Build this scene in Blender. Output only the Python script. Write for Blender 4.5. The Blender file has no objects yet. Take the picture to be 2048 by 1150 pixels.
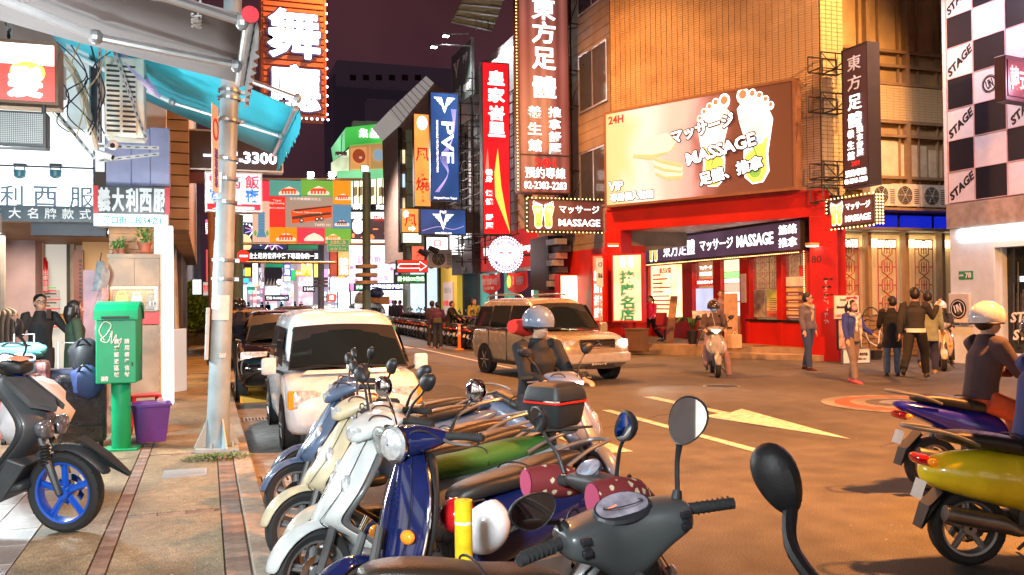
import bpy,math,random
from mathutils import Vector,Matrix,Quaternion
random.seed(7)
sc=bpy.context.scene
V=Vector
R_=math.radians
# camera
F,EYE=1750.0,1.68
YAW,PITCH,ROLL=math.atan((1024-412)/F),math.atan(23/F),.011
_f=V((math.sin(YAW)*math.cos(PITCH),math.cos(YAW)*math.cos(PITCH),math.sin(PITCH)))
_r0=V((math.cos(YAW),-math.sin(YAW),0));_u0=_r0.cross(_f)
_R=_r0*math.cos(ROLL)-_u0*math.sin(ROLL);_U=_r0*math.sin(ROLL)+_u0*math.cos(ROLL)
cd=bpy.data.cameras.new('camera');cam=bpy.data.objects.new('camera',cd);sc.collection.objects.link(cam)
cd.sensor_width=36;cd.lens=36*F/2048;cd.clip_end=2000;cd.clip_start=.05
mw=Matrix((_R,_U,-_f)).transposed().to_4x4();mw.translation=(0,0,EYE)
cam.matrix_world=mw
sc.camera=cam
# night sky, exposure
w=bpy.data.worlds.new('World');sc.world=w;w.use_nodes=True
nt=w.node_tree;bg=nt.nodes['Background']
tc=nt.nodes.new('ShaderNodeTexCoord');sp=nt.nodes.new('ShaderNodeSeparateXYZ')
rp=nt.nodes.new('ShaderNodeValToRGB');nt.links.new(tc.outputs['Generated'],sp.inputs[0]);nt.links.new(sp.outputs['Z'],rp.inputs[0])
rp.color_ramp.elements[0].position=0;rp.color_ramp.elements[0].color=(.040,.018,.030,1)
rp.color_ramp.elements[1].position=.6;rp.color_ramp.elements[1].color=(.075,.022,.022,1)
sn=nt.nodes.new('ShaderNodeTexNoise');sn.inputs['Scale'].default_value=3.5;sn.inputs['Detail'].default_value=4;nt.links.new(tc.outputs['Generated'],sn.inputs['Vector'])
sm=nt.nodes.new('ShaderNodeMapRange');sm.inputs[1].default_value=.3;sm.inputs[2].default_value=.7;sm.inputs[3].default_value=.7;sm.inputs[4].default_value=1.4;nt.links.new(sn.outputs[0],sm.inputs[0])
sx_=nt.nodes.new('ShaderNodeMix');sx_.data_type='RGBA';sx_.blend_type='MULTIPLY';sx_.inputs[0].default_value=1;nt.links.new(rp.outputs[0],sx_.inputs[6]);nt.links.new(sm.outputs[0],sx_.inputs[7]);nt.links.new(sx_.outputs[2],bg.inputs[0]);bg.inputs[1].default_value=1.0
sc.view_settings.view_transform='Standard';sc.view_settings.look='None'
sc.view_settings.exposure=0.0;sc.view_settings.gamma=1;sc.view_settings.use_curve_mapping=False
sc.render.engine='CYCLES'
cy=sc.cycles
cy.use_denoising=True;cy.max_bounces=6;cy.diffuse_bounces=3;cy.glossy_bounces=3;cy.transparent_max_bounces=12
cy.sample_clamp_indirect=4;cy.sample_clamp_direct=0;cy.caustics_reflective=False;cy.caustics_refractive=False
cy.use_light_tree=True
def ray(px,py):
 return _f+_R*((px-1024)/F)+_U*((575-py)/F)
def Pz(px,py,z=0):
 d=ray(px,py);t=(z-EYE)/d.z;return V((d.x*t,d.y*t,z))
def Py(px,py,Y):
 d=ray(px,py);t=Y/d.y;return V((d.x*t,Y,EYE+d.z*t))
def Px(px,py,X):
 d=ray(px,py);t=X/d.x;return V((X,d.y*t,EYE+d.z*t))
# materials
MATS={}
def mat(name,col,rough=.5,metal=0.,emit=None,es=0.,noise=.12,ns=5.,bump=0.,bs=60.,coat=0.,alpha=1.,trans=0.,sample=True,spec=.5,sss=0.):
 if name in MATS:return MATS[name]
 m=bpy.data.materials.new(name);m.use_nodes=True;n=m.node_tree.nodes;l=m.node_tree.links
 b=n['Principled BSDF'];c=(*col[:3],1)
 b.inputs['Base Color'].default_value=c
 b.inputs['Roughness'].default_value=rough;b.inputs['Metallic'].default_value=metal
 b.inputs['Coat Weight'].default_value=coat;b.inputs['Coat Roughness'].default_value=.06
 b.inputs['Alpha'].default_value=alpha;b.inputs['Transmission Weight'].default_value=trans
 b.inputs['Specular IOR Level'].default_value=spec
 if sss:b.inputs['Subsurface Weight'].default_value=sss;b.inputs['Subsurface Scale'].default_value=.02
 t=n.new('ShaderNodeTexCoord')
 if noise:
  nz=n.new('ShaderNodeTexNoise');nz.inputs['Scale'].default_value=ns;nz.inputs['Detail'].default_value=6
  l.new(t.outputs['Object'],nz.inputs['Vector'])
  mr=n.new('ShaderNodeMapRange');mr.inputs[1].default_value=.3;mr.inputs[2].default_value=.7
  mr.inputs[3].default_value=1-noise;mr.inputs[4].default_value=1+noise
  l.new(nz.outputs[0],mr.inputs[0])
  mx=n.new('ShaderNodeMix');mx.data_type='RGBA';mx.blend_type='MULTIPLY';mx.inputs[0].default_value=1
  mx.inputs[6].default_value=c;l.new(mr.outputs[0],mx.inputs[7])
  if not emit:l.new(mx.outputs[2],b.inputs['Base Color'])
  m2=n.new('ShaderNodeMapRange');m2.inputs[3].default_value=max(0,rough*(1-noise));m2.inputs[4].default_value=min(1,rough*(1+noise*1.5))
  l.new(nz.outputs[0],m2.inputs[0]);l.new(m2.outputs[0],b.inputs['Roughness'])
 if bump:
  nb=n.new('ShaderNodeTexNoise');nb.inputs['Scale'].default_value=bs;nb.inputs['Detail'].default_value=4
  l.new(t.outputs['Object'],nb.inputs['Vector'])
  bp=n.new('ShaderNodeBump');bp.inputs['Strength'].default_value=bump;bp.inputs['Distance'].default_value=.01
  l.new(nb.outputs[0],bp.inputs['Height']);l.new(bp.outputs[0],b.inputs['Normal'])
 if emit:
  b.inputs['Emission Color'].default_value=(*emit[:3],1);b.inputs['Emission Strength'].default_value=es
  if not sample:m.cycles.emission_sampling='NONE'
 MATS[name]=m;return m
def glow(name,col,es,stripes=0,hot=.0,sample=True,dim=None,axis='X',ns=1.3):
 """uneven emission for lit sign faces, lamps and windows, and for light put into room walls"""
 if name in MATS:return MATS[name]
 m=mat(name,[c*.4 for c in col],.35,0,col,es,noise=0,sample=sample)
 n=m.node_tree.nodes;l=m.node_tree.links;b=n['Principled BSDF']
 t=n.new('ShaderNodeTexCoord')
 nz=n.new('ShaderNodeTexNoise');nz.inputs['Scale'].default_value=ns;nz.inputs['Detail'].default_value=1
 l.new(t.outputs['Object'],nz.inputs['Vector'])
 mr=n.new('ShaderNodeMapRange');mr.inputs[1].default_value=.3;mr.inputs[2].default_value=.7
 mr.inputs[3].default_value=es*(1-hot*.5);mr.inputs[4].default_value=es*(1+hot)
 l.new(nz.outputs[0],mr.inputs[0]);out=mr.outputs[0]
 if stripes:
  wv=n.new('ShaderNodeTexWave');wv.bands_direction=axis;wv.inputs['Scale'].default_value=stripes;wv.inputs['Distortion'].default_value=.3
  l.new(t.outputs['Object'],wv.inputs['Vector'])
  m3=n.new('ShaderNodeMapRange');m3.inputs[3].default_value=.62;m3.inputs[4].default_value=1.3;l.new(wv.outputs['Fac'],m3.inputs[0])
  mm=n.new('ShaderNodeMath');mm.operation='MULTIPLY';l.new(out,mm.inputs[0]);l.new(m3.outputs[0],mm.inputs[1]);out=mm.outputs[0]
 l.new(out,b.inputs['Emission Strength'])
 if dim:
  mx=n.new('ShaderNodeMix');mx.data_type='RGBA';mx.inputs[6].default_value=(*dim,1);mx.inputs[7].default_value=(*col,1)
  l.new(nz.outputs[0],mx.inputs[0]);l.new(mx.outputs[2],b.inputs['Emission Color'])
 return m
white=mat('white_paint',(.78,.78,.77),.45)
black=mat('black_plastic',(.018,.018,.02),.45,bump=.15,bs=300)
blackg=mat('black_gloss',(.012,.012,.014),.12,coat=.6)
rubber=mat('rubber',(.02,.02,.021),.75,bump=.3,bs=90)
chrome=mat('chrome',(.8,.8,.8),.08,1.,noise=.05)
steel=mat('steel',(.45,.46,.47),.35,.9)
galv=mat('galvanised_steel',(.42,.44,.45),.45,.7,noise=.25,ns=3)
dsteel=mat('dark_steel',(.06,.055,.05),.55,.5,noise=.3)
alu=mat('aluminium',(.7,.71,.72),.3,.85)
mirrorm=mat('mirror_glass',(.9,.93,.95),.02,1.,noise=0)
glassd=mat('dark_glass',(.012,.016,.018),.04,alpha=.62,noise=0)
glassc=mat('clear_glass',(.6,.65,.65),.03,alpha=.16,noise=0)
lens=mat('lamp_lens',(.75,.78,.8),.06,.5,noise=.3,ns=30,bump=.6,bs=40)
amber=mat('amber_lens',(.9,.28,.02),.12,emit=(1,.3,.02),es=.25,noise=.2,ns=40,sample=False)
redlens=mat('red_lens',(.5,.01,.01),.1,coat=.5)
tw=mat('lit_letter_white',(.8,.8,.8),.5,emit=(1,.97,.95),es=2.2,noise=0,sample=False)
tws=mat('lit_letter_strong',(.8,.8,.8),.5,emit=(.9,.92,1),es=6,noise=0,sample=False)
tk=mat('letter_black',(.015,.015,.02),.5,noise=0)
trd=mat('letter_red',(.6,.02,.02),.5,emit=(1,.03,.03),es=.6,noise=0,sample=False)
tpw=mat('painted_letter_white',(.8,.8,.8),.5,noise=0)
twood=mat('laminate_wood',(.32,.25,.18),.5,noise=.35,ns=3)
# mesh builder
class MB:
 def __init__(s):s.v=[];s.f=[];s.m=[];s.M=None;s.mi=0
 def tr(s,p):
  return tuple(s.M@V(p))if s.M is not None else tuple(p)
 def add(s,vs,fs):
  k=len(s.v);s.v+=[s.tr(p)for p in vs];s.f+=[tuple(i+k for i in f)for f in fs];s.m+=[s.mi]*len(fs);return s
 def box(s,x0,y0,z0,x1,y1,z1):
  a=[(x0,y0,z0),(x1,y0,z0),(x1,y1,z0),(x0,y1,z0),(x0,y0,z1),(x1,y0,z1),(x1,y1,z1),(x0,y1,z1)]
  return s.add(a,[(0,3,2,1),(4,5,6,7),(0,1,5,4),(1,2,6,5),(2,3,7,6),(3,0,4,7)])
 def cbox(s,c,d):return s.box(c[0]-d[0]/2,c[1]-d[1]/2,c[2]-d[2]/2,c[0]+d[0]/2,c[1]+d[1]/2,c[2]+d[2]/2)
 def loft(s,rings,cap=True,closed=True):
  n=len(rings[0]);vs=[p for r in rings for p in r];fs=[]
  for i in range(len(rings)-1):
   for j in range(n if closed else n-1):
    k=(j+1)%n;fs.append((i*n+j,i*n+k,(i+1)*n+k,(i+1)*n+j))
  if cap:fs.append(tuple(range(n))[::-1]);fs.append(tuple(range((len(rings)-1)*n,len(rings)*n)))
  return s.add(vs,fs)
 def tube(s,pts,r,n=8,cap=True,flat=1.,up=None):
  pts=[V(p)for p in pts];L=len(pts);rr=r if isinstance(r,(list,tuple))else[r]*L;rings=[]
  ref=V(up)if up else None
  for i,p in enumerate(pts):
   t=(pts[min(i+1,L-1)]-pts[max(i-1,0)]).normalized()
   if ref is None or abs(ref.dot(t))>.98:ref=V((0,0,1))if abs(t.z)<.9 else V((1,0,0))
   a=(ref-t*ref.dot(t)).normalized();b=t.cross(a);ref=a
   rings.append([tuple(p+a*(rr[i]*math.cos(q))+b*(rr[i]*flat*math.sin(q)))for q in[2*math.pi*j/n for j in range(n)]])
  return s.loft(rings,cap)
 def curve(s,pts,r,n=8,sub=5,**k):
  """smooth tube through points (Catmull-Rom)"""
  pts=[V(p)for p in pts];rr=r if isinstance(r,(list,tuple))else[r]*len(pts);P=[];Q=[]
  for i in range(len(pts)-1):
   a=pts[max(i-1,0)];b=pts[i];c=pts[i+1];d=pts[min(i+2,len(pts)-1)]
   for j in range(sub):
    t=j/sub;P.append(.5*((2*b)+(c-a)*t+(2*a-5*b+4*c-d)*t*t+(3*b-a-3*c+d)*t**3));u=t*t*(3-2*t);Q.append(rr[i]*(1-u)+rr[i+1]*u)
  P.append(pts[-1]);Q.append(rr[-1]);return s.tube(P,Q,n,**k)
 def lathe(s,prof,o=(0,0,0),ax='Z',n=20,cap=False):
  o=V(o);rings=[]
  for r,h in prof:
   ring=[]
   for j in range(n):
    q=2*math.pi*j/n;a,b=r*math.cos(q),r*math.sin(q)
    ring.append(tuple(o+(V((a,b,h))if ax=='Z' else V((h,a,b))if ax=='X' else V((b,h,a)))))
   rings.append(ring)
  return s.loft(rings,cap)
 def ell(s,c,r,n=12,m=8,t0=0.,t1=1.):
  vs=[];fs=[]
  for i in range(m+1):
   th=math.pi*(t0+(t1-t0)*i/m)
   for j in range(n):
    q=2*math.pi*j/n;vs.append((c[0]+r[0]*math.sin(th)*math.cos(q),c[1]+r[1]*math.sin(th)*math.sin(q),c[2]+r[2]*math.cos(th)))
  for i in range(m):
   for j in range(n):k=(j+1)%n;fs.append((i*n+j,(i+1)*n+j,(i+1)*n+k,i*n+k))
  return s.add(vs,fs)
 def prism(s,poly,d0,d1,plane='XZ'):
  n=len(poly)
  def p3(a,b,d):return(a,d,b)if plane=='XZ' else(a,b,d)if plane=='XY' else(d,a,b)
  vs=[p3(a,b,d0)for a,b in poly]+[p3(a,b,d1)for a,b in poly]
  fs=[tuple(range(n)),tuple(range(2*n-1,n-1,-1))]+[(i,i+n,(i+1)%n+n,(i+1)%n)for i in range(n)]
  return s.add(vs,fs)
 def mesh(s,name):
  me=bpy.data.meshes.new(name);me.from_pydata(s.v,[],s.f);me.update()
  return me
 def build(s,name,m,parent=None,smooth=False,sub=0,bev=0,**k):
  me=s.mesh(name)
  ms=m if isinstance(m,(list,tuple))else[m]
  for q in ms:me.materials.append(q)
  if len(ms)>1:me.polygons.foreach_set('material_index',s.m)
  if smooth:me.polygons.foreach_set('use_smooth',[True]*len(me.polygons))
  return link(name,me,parent,sub=sub,bev=bev,smooth=smooth,**k)
def fixn(me):
 import bmesh
 b=bmesh.new();b.from_mesh(me);bmesh.ops.recalc_face_normals(b,faces=b.faces);b.to_mesh(me);b.free()
def link(name,me,parent=None,sub=0,bev=0,smooth=False,label=None,kind=None,cat=None,group=None,fix=True):
 if fix:fixn(me)
 o=bpy.data.objects.new(name,me);sc.collection.objects.link(o)
 if parent:o.parent=parent
 if bev:
  b=o.modifiers.new('bevel','BEVEL');b.width=bev;b.segments=2;b.limit_method='ANGLE';b.angle_limit=R_(40)
 if sub:q=o.modifiers.new('subdivision','SUBSURF');q.levels=sub;q.render_levels=sub
 elif smooth and len(me.polygons)<3000:
  q=o.modifiers.new('split','EDGE_SPLIT');q.split_angle=R_(38)
 if label:o['label']=label
 if kind:o['kind']=kind
 if cat:o['category']=cat
 if group:o['group']=group
 return o
def thing(name,label,cat,loc=(0,0,0),rz=0.,group=None,rx=0.,ry=0.):
 o=bpy.data.objects.new(name,None);sc.collection.objects.link(o);o.empty_display_size=.2
 o.location=loc;o.rotation_euler=(rx,ry,rz);o['label']=label;o['category']=cat
 if group:o['group']=group
 return o
def copy_tree(root,loc,rz,label,group=None,remap=None,rx=None):
 def rec(o,par):
  c=o.copy();sc.collection.objects.link(c)
  if par is not None:c.parent=par
  if remap and o.type=='MESH':
   if any(ms.material and ms.material.name in remap for ms in o.material_slots):
    for i,ms in enumerate(c.material_slots):
     if ms.material and ms.material.name in remap:
      ms.link='OBJECT';ms.material=remap[ms.material.name]
  for ch in kids.get(o.name,[]):rec(ch,c)
  return c
 kids={}
 for o in list(sc.objects):
  if o.parent:kids.setdefault(o.parent.name,[]).append(o)
 r=rec(root,None);r.location=loc;r.rotation_euler.z=rz
 if rx is not None:r.rotation_euler.x=rx
 r['label']=label
 if group:r['group']=group
 return r
# lettering
_tc={}
def tmesh(s,bold=.012):
 k=(s,bold)
 if k not in _tc:
  c=bpy.data.curves.new('lettering','FONT');c.body=s;c.align_x='CENTER';c.offset=bold*.5;c.resolution_u=2;c.extrude=.02
  o=bpy.data.objects.new('lettering',c);me=bpy.data.meshes.new_from_object(o);bpy.data.objects.remove(o);bpy.data.curves.remove(c)
  me.materials.clear()
  xs=[q.co.x for q in me.vertices]or[0,1];ys=[q.co.y for q in me.vertices]or[0,1]
  _tc[k]=(me,min(xs),max(xs),min(ys),max(ys))
 return _tc[k]
def letters(s,m,parent,x,y,z,h,W=None,bold=.012,rot=0.,d=.006,shear=0.,name='lettering',face=-1,ang=0.,fat=0.):
 """lettering centred at x,z on the plane y (parent space), facing -y; h = cap height, W = total width"""
 me0,x0,x1,y0,y1=tmesh(s,bold)
 sy=h/(y1-y0 or 1);sx=W/(x1-x0 or 1)if W else sy
 me=me0.copy();me.name=name
 cr,sr=math.cos(rot),math.sin(rot);ca,sa=math.cos(ang),math.sin(ang)
 for q in me.vertices:
  a=(q.co.x-(x0+x1)/2)*sx;b=(q.co.y-(y0+y1)/2)*sy;a+=shear*b
  a,b=a*cr-b*sr,a*sr+b*cr
  dy=-q.co.z*d/.02
  q.co=(x+a*ca,y+dy+a*sa,z+b)
 if fat:
  vs=[tuple(q.co)for q in me.vertices];fs=[tuple(f.vertices)for f in me.polygons];VS=[];FS=[];f_=fat*h
  for i,(a,b)in enumerate(((1,0),(-1,0),(0,1),(0,-1),(.7,.7),(-.7,.7),(.7,-.7),(-.7,-.7),(0,0))):k=len(VS);VS+=[(p[0]+a*f_,p[1]-.0003*i,p[2]+b*f_)for p in vs];FS+=[tuple(j+k for j in f)for f in fs]
  me=bpy.data.meshes.new(name);me.from_pydata(VS,[],FS)
 me.materials.append(m)
 return link(name,me,parent,fix=False)
def vletters(s,m,parent,x,y,z0,z1,h,W=None,**k):
 """a column of characters from z1 (top) down to z0"""
 n=len(s);st=(z1-z0)/n
 for i,c in enumerate(s):
  if c!=' ':letters(c,m,parent,x,y,z1-st*(i+.5),h,W or h,**k)
def sign(name,label,cat,o,rz,w,h,d=.18,face=None,case=None,frame=.035,texts=(),group=None,rx=0.,fname='face_panel'):
 case=case or dsteel;face=face or tw
 t=thing(name,label,cat,o,rz,group,rx=rx)
 MB().box(0,.012,0,w,d,h).build('casing',case,t)
 if face:MB().box(frame,0,frame,w-frame,.03,h-frame).build(fname,face,t)
 if frame>.01:
  f=MB().box(0,-.015,0,w,.011,frame).box(0,-.015,h-frame,w,.011,h).box(0,-.015,frame,frame,.011,h-frame).box(w-frame,-.015,frame,w,.011,h-frame)
  f.build('frame',case,t)
 for q in texts:
  s,x,z,hh,m=q[:5];kw=dict(q[5])if len(q)>5 else{}
  if 'W' in kw:kw['W']*=w
  if kw.pop('v',0):
   z0=kw.pop('z0');vletters(s,m,t,x*w,-.004,z0*h,z*h,hh*h,**kw)
  else:letters(s,m,t,x*w,-.004,z*h,hh*h,**kw)
 return t
def psign(name,label,cat,px0,py0,px1,py1,Y,**k):
 a=Py(px0,py1,Y);b=Py(px1,py0,Y);c=Py(px0,py0,Y);e=Py(px1,py1,Y)
 zb=(a.z+e.z)/2;zt=(b.z+c.z)/2
 return sign(name,label,cat,(a.x,Y,zb),0,b.x-a.x,zt-zb,**k)
def Yfor(px,X):
 d=ray(px,500);return X*d.y/d.x
def xsign(name,label,cat,px0,py0,px1,py1,X,**k):
 """on a wall of constant X that faces the street (-X side looks at us); px0 is the far end"""
 a=Px(px0,py0,X);b=Px(px0,py1,X);c=Px(px1,py0,X);e=Px(px1,py1,X)
 zt=(a.z+c.z)/2;zb=(b.z+e.z)/2
 return sign(name,label,cat,(X,a.y,zb),-math.pi/2,abs(a.y-c.y),zt-zb,**k)
def struct(name,mb,m,label=None,**k):return mb.build(name,m,None,kind='structure',**k)
# assumed street lamps and added fill lamps
sod=mat('sodium_lens',(1,.6,.2),.3,emit=(1,.45,.12),es=25,noise=0,sample=False)
def lamp_light(par,nm,e,col,loc,aim,spot,r):
 ld=bpy.data.lights.new(nm,'SPOT' if spot else 'POINT');ld.energy=e;ld.color=col;ld.shadow_soft_size=r
 if spot:ld.spot_size=R_(spot);ld.spot_blend=.7
 lo=bpy.data.objects.new(nm,ld);sc.collection.objects.link(lo);lo.parent=par;lo.location=loc
 if spot:lo.rotation_euler=(V(aim)-(V(par.location)+V(loc))).to_track_quat('-Z','Y').to_euler()
 return lo
def assumed_street_lamp(lab,x,y,z,aim,e,col=(1,.35,.075),spot=155,base=None,r=.28):  # out of view; assumed from the orange light on road and walls
 t=thing('assumed_street_lamp',lab,'street lamp',(x,y,0));bx,by=base
 MB().curve([(bx,by,0),(bx,by,z*.6),(bx*.8,by*.8,z+.1),(0,0,z+.25)],[.09,.08,.06,.05],10).build('pole',galv,t,smooth=True)
 MB().ell((0,0,z+.22),(.42,.18,.12),14,8).build('lamp_head',galv,t,smooth=True)
 MB().box(-.3,-.12,z+.08,.3,.12,z+.11).build('lamp_lens',sod,t)
 lamp_light(t,'sodium_light',e,col,(0,0,z),aim,spot,r)
assumed_street_lamp('assumed tall sodium lamp over the crossing beyond the right edge of the picture',15.6,13.6,10.4,(13.3,21.5,5.0),7200,col=(1,.46,.17),spot=94,base=(6.5,-3))
assumed_street_lamp('assumed sodium lamp over the road just right of the camera',8.8,3.4,8.5,(8.8,9.5,0),21500,spot=120,base=(6,-6))
assumed_street_lamp('assumed high sodium lamp over the street before the massage corner',5.2,23,13,(5.5,24,0),14500,base=(-5.9,0))
def add_fill_lamp(lab,loc,aim,e,col,spot=120,r=.4):  # added fill light with a small housing, standing in for shop and sign glow
 t=thing('fill_lamp',lab,'floodlight',loc);MB().box(-.3,-.12,.12,.3,.12,.3).build('housing',galv,t);MB().tube([(0,0,.3),(0,-.4,1.2)],.02,6).build('bracket',galv,t)
 lamp_light(t,'fill_light',e,col,(0,0,0),aim,spot,r)
add_fill_lamp('added fill lamp behind the camera aimed at the parked scooters',(-2.0,-1.5,3.7),(1.6,9.5,.8),4200,(.88,.97,1),62,.5)  # added stand-in for white shop sign light from behind the camera
add_fill_lamp('added fill lamp unseen under the grey awning left of the picture',(-2.5,6.8,2.75),None,160,(.96,.98,1),0,.3)  # unseen point light added to whiten the left pavement and awnings
add_fill_lamp('added fill lamp beyond the left edge lighting the awnings from below',(-2.3,10.2,2.3),None,900,(.85,.97,1),0,.3)  # added in place of the sign glow that reaches the awnings
add_fill_lamp('added fill lamp far down the street among the shop signs',(7.0,48,9.5),(6,45,0),7000,(1,.88,.86),165,.5)  # added for the mixed white and pink sign glow along the street
add_fill_lamp('added pinkish fill lamp above the picture washing the checkered wall',(14.2,15.2,9.8),(17.3,15.8,6.0),1500,(1,.86,.95),95,.4)
# THE GROUND
def ground_mat(name,c1,c2,rough,fine=260,big=.35,stain=None,bump=.35,specks=.0):
 m=mat(name,c1,rough,noise=0);n=m.node_tree.nodes;l=m.node_tree.links;b=n['Principled BSDF']
 t=n.new('ShaderNodeTexCoord')
 def nz(s,d=5):
  q=n.new('ShaderNodeTexNoise');q.inputs['Scale'].default_value=s;q.inputs['Detail'].default_value=d;l.new(t.outputs['Object'],q.inputs['Vector']);return q
 a=nz(fine,2);g=nz(big,8);k=nz(big*9,6)
 mx=n.new('ShaderNodeMix');mx.data_type='RGBA';mx.inputs[6].default_value=(*c1,1);mx.inputs[7].default_value=(*c2,1)
 r1=n.new('ShaderNodeMapRange');r1.inputs[1].default_value=.35;r1.inputs[2].default_value=.65;l.new(a.outputs[0],r1.inputs[0]);l.new(r1.outputs[0],mx.inputs[0])
 r2=n.new('ShaderNodeMapRange');r2.inputs[1].default_value=.35;r2.inputs[2].default_value=.68;r2.inputs[3].default_value=.66;r2.inputs[4].default_value=1.25;l.new(g.outputs[0],r2.inputs[0])
 r3=n.new('ShaderNodeMapRange');r3.inputs[1].default_value=.3;r3.inputs[2].default_value=.7;r3.inputs[3].default_value=.72;r3.inputs[4].default_value=1.25;l.new(k.outputs[0],r3.inputs[0])
 mm=n.new('ShaderNodeMath');mm.operation='MULTIPLY';l.new(r2.outputs[0],mm.inputs[0]);l.new(r3.outputs[0],mm.inputs[1])
 mu=n.new('ShaderNodeMix');mu.data_type='RGBA';mu.blend_type='MULTIPLY';mu.inputs[0].default_value=1
 l.new(mx.outputs[2],mu.inputs[6]);l.new(mm.outputs[0],mu.inputs[7]);l.new(mu.outputs[2],b.inputs['Base Color'])
 r4=n.new('ShaderNodeMapRange');r4.inputs[3].default_value=rough-.15;r4.inputs[4].default_value=min(1,rough+.15);l.new(k.outputs[0],r4.inputs[0]);l.new(r4.outputs[0],b.inputs['Roughness'])
 bp=n.new('ShaderNodeBump');bp.inputs['Strength'].default_value=bump;bp.inputs['Distance'].default_value=.006;l.new(a.outputs[0],bp.inputs['Height']);l.new(bp.outputs[0],b.inputs['Normal'])
 return m
asph=ground_mat('asphalt',(.035,.033,.03),(.19,.178,.16),.72,fine=120,bump=.9)
conc=ground_mat('gutter_concrete',(.20,.19,.18),(.30,.29,.27),.75,fine=90,big=.8)
aggr=ground_mat('exposed_aggregate',(.105,.088,.052),(.34,.29,.18),.7,fine=110,big=1.6,bump=.9)
kerbm=ground_mat('kerb_granite',(.24,.20,.15),(.36,.31,.25),.7,fine=120,big=1.5)
brickm=[ground_mat('pavement_brick_%s'%s,c,[q*1.35 for q in c],.8,fine=130,big=2)for s,c in(('rust',(.16,.105,.08)),('tan',(.20,.145,.11)),('grey',(.17,.14,.12)))]
tilem=ground_mat('arcade_tile',(.20,.20,.19),(.26,.26,.25),.4,fine=40,big=1.3,bump=.1)
SW=.12
struct('road',MB().add([(.42,-20,0),(400,-20,0),(400,500,0),(.42,500,0)],[(0,1,2,3)]),asph)
struct('ground',MB().add([(-400,-20,-.03),(.43,-20,-.03),(.43,500,-.03),(-400,500,-.03)],[(0,1,2,3)]),asph)
struct('gutter',MB().box(.43,2,-.05,1.02,60,.004),conc)
sw=struct('sidewalk',MB().box(-9,1.5,-.02,.25,80,SW-.012),ground_mat('mortar',(.07,.06,.05),(.12,.10,.08),.9))
rows=[4.25+2.68*i for i in range(12)]
ag=MB()
for i in range(11):
 y0,y1=rows[i]+.11,rows[i+1]-.004
 ag.box(-.552,y0,SW-.02,.09,y1,SW-.001*(i%2))
 ag.box(-1.10,y0-.1,SW-.02,-.668,y1-.003,SW-.002*(i%2))
ag.box(-.552,2,SW-.02,.09,rows[0],SW).box(-1.10,33.8,SW-.02,.09,79,SW)
ag.build('aggregate_bay',aggr,sw)
bm_={}
for i,m in enumerate(brickm):
 q=MB().box(-.047,-.097,-.02,.047,.097,0);me=q.mesh('brick');me.materials.append(m);fixn(me);bm_[i]=me
def brick(x,y,rz=0,sx=1):
 o=link('brick',bm_[random.choice((0,0,1,1,2))],sw,fix=False,bev=.004);o.location=(x,y,SW-.001+random.uniform(-.003,.002));o.rotation_euler=(random.uniform(-.006,.006),0,rz+random.uniform(-.012,.012));o.scale.x=sx
for i in range(62):
 y=2.3+i*.2
 brick(-.61,y);
for i in range(62):
 brick(.17,2.35+i*.2,sx=1.45)
for r in rows[:6]:
 for k in range(3):brick(-.45+k*.2,r+.05,math.pi/2,1)
for i in range(6):
 for j in range(9):
  o=MB().box(0,0,-.02,.295,.445,0).build('paving_tile',tilem,sw,bev=.004);o.location=(-1.105-.3*(i+1),4.2+.45*j,SW-.001-random.uniform(0,.003))
MB().box(-9,8.3,SW-.02,-1.106,80,SW-.003).build('arcade_floor',ground_mat('arcade_terrazzo',(.13,.085,.05),(.2,.13,.08),.45,fine=60),sw)
kb=struct('kerb',MB().box(.252,1.5,-.05,.40,80,SW-.02),kerbm)
for i in range(26):
 y=2.0+i*1.0
 MB().box(.250,y+.004,-.02,.418,y+.992,SW+random.uniform(-.004,.003)).build('kerb_stone',kerbm,kb,bev=.012)
struct('kerb_stripe',MB().box(.4185,3,.0,.424,24,.055),mat('worn_red_paint',(.35,.09,.05),.7,noise=.5,ns=8))
def grate(x,y,w,d,lab,z=.0,n=9,m=galv):
 t=thing('drain_grate',lab,'drain grate',(x,y,z))
 MB().box(0,0,-.05,w,d,.003).build('pit',mat('pit_dark',(.01,.01,.01),.9),t)
 for i in range(n):MB().box(w*(i+.2)/n,.01,.003,w*(i+.72)/n,d-.01,.012).build('bar',m,t)
 MB().box(-.02,-.02,0,w+.02,0,.014).box(-.02,d,0,w+.02,d+.02,.014).build('frame',m,t)
p=Pz(515,965);grate(.48,p.y-.1,.42,.30,'nearer slotted drain grate in the gutter beside the kerb',.004)
p=Pz(485,842);grate(.48,p.y-.1,.42,.32,'farther slotted drain grate in the gutter in front of the white van',.004)
t=thing('cover_plate','square ribbed metal cover plate set in the pavement by the lamp pole','cover',(-.38,8.4,SW));MB().box(0,0,-.01,.38,.36,.004).build('plate',galv,t)
for i in range(14):MB().box(.015,.02+i*.024,.004,.365,.03+i*.024,.007).build('rib',galv,t)
mk=mat('road_paint',(.62,.60,.54),.65,noise=.35,ns=9,bump=.3,bs=200)
struct('lane_line',MB().box(5.56,7.6,.004,5.70,11.9,.0075),mk)
pa=[Pz(*q)for q in((1298,794),(1325,793),(1455,826),(1512,824),(1580,833),(1695,880),(1402,829),(1440,834))]
a_=[(6.94,13.2),(7.12,13.2),(7.12,10.9),(7.52,11.2),(7.08,8.35),(6.58,10.75),(6.94,10.9)]
struct('road_arrow',MB().prism(a_,.004,.0075,'XY'),mk)
struct('stop_line',MB().box(3.98,8.6,.004,4.38,13.1,.0075),mk)
struct('edge_line',MB().box(6.9,20,.004,7.0,60,.0075),mk)
for i in range(5):struct('far_crossing_bar',MB().box(3.0+.9*i,30,.004,3.4+.9*i,33,.0075),mk)
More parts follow.
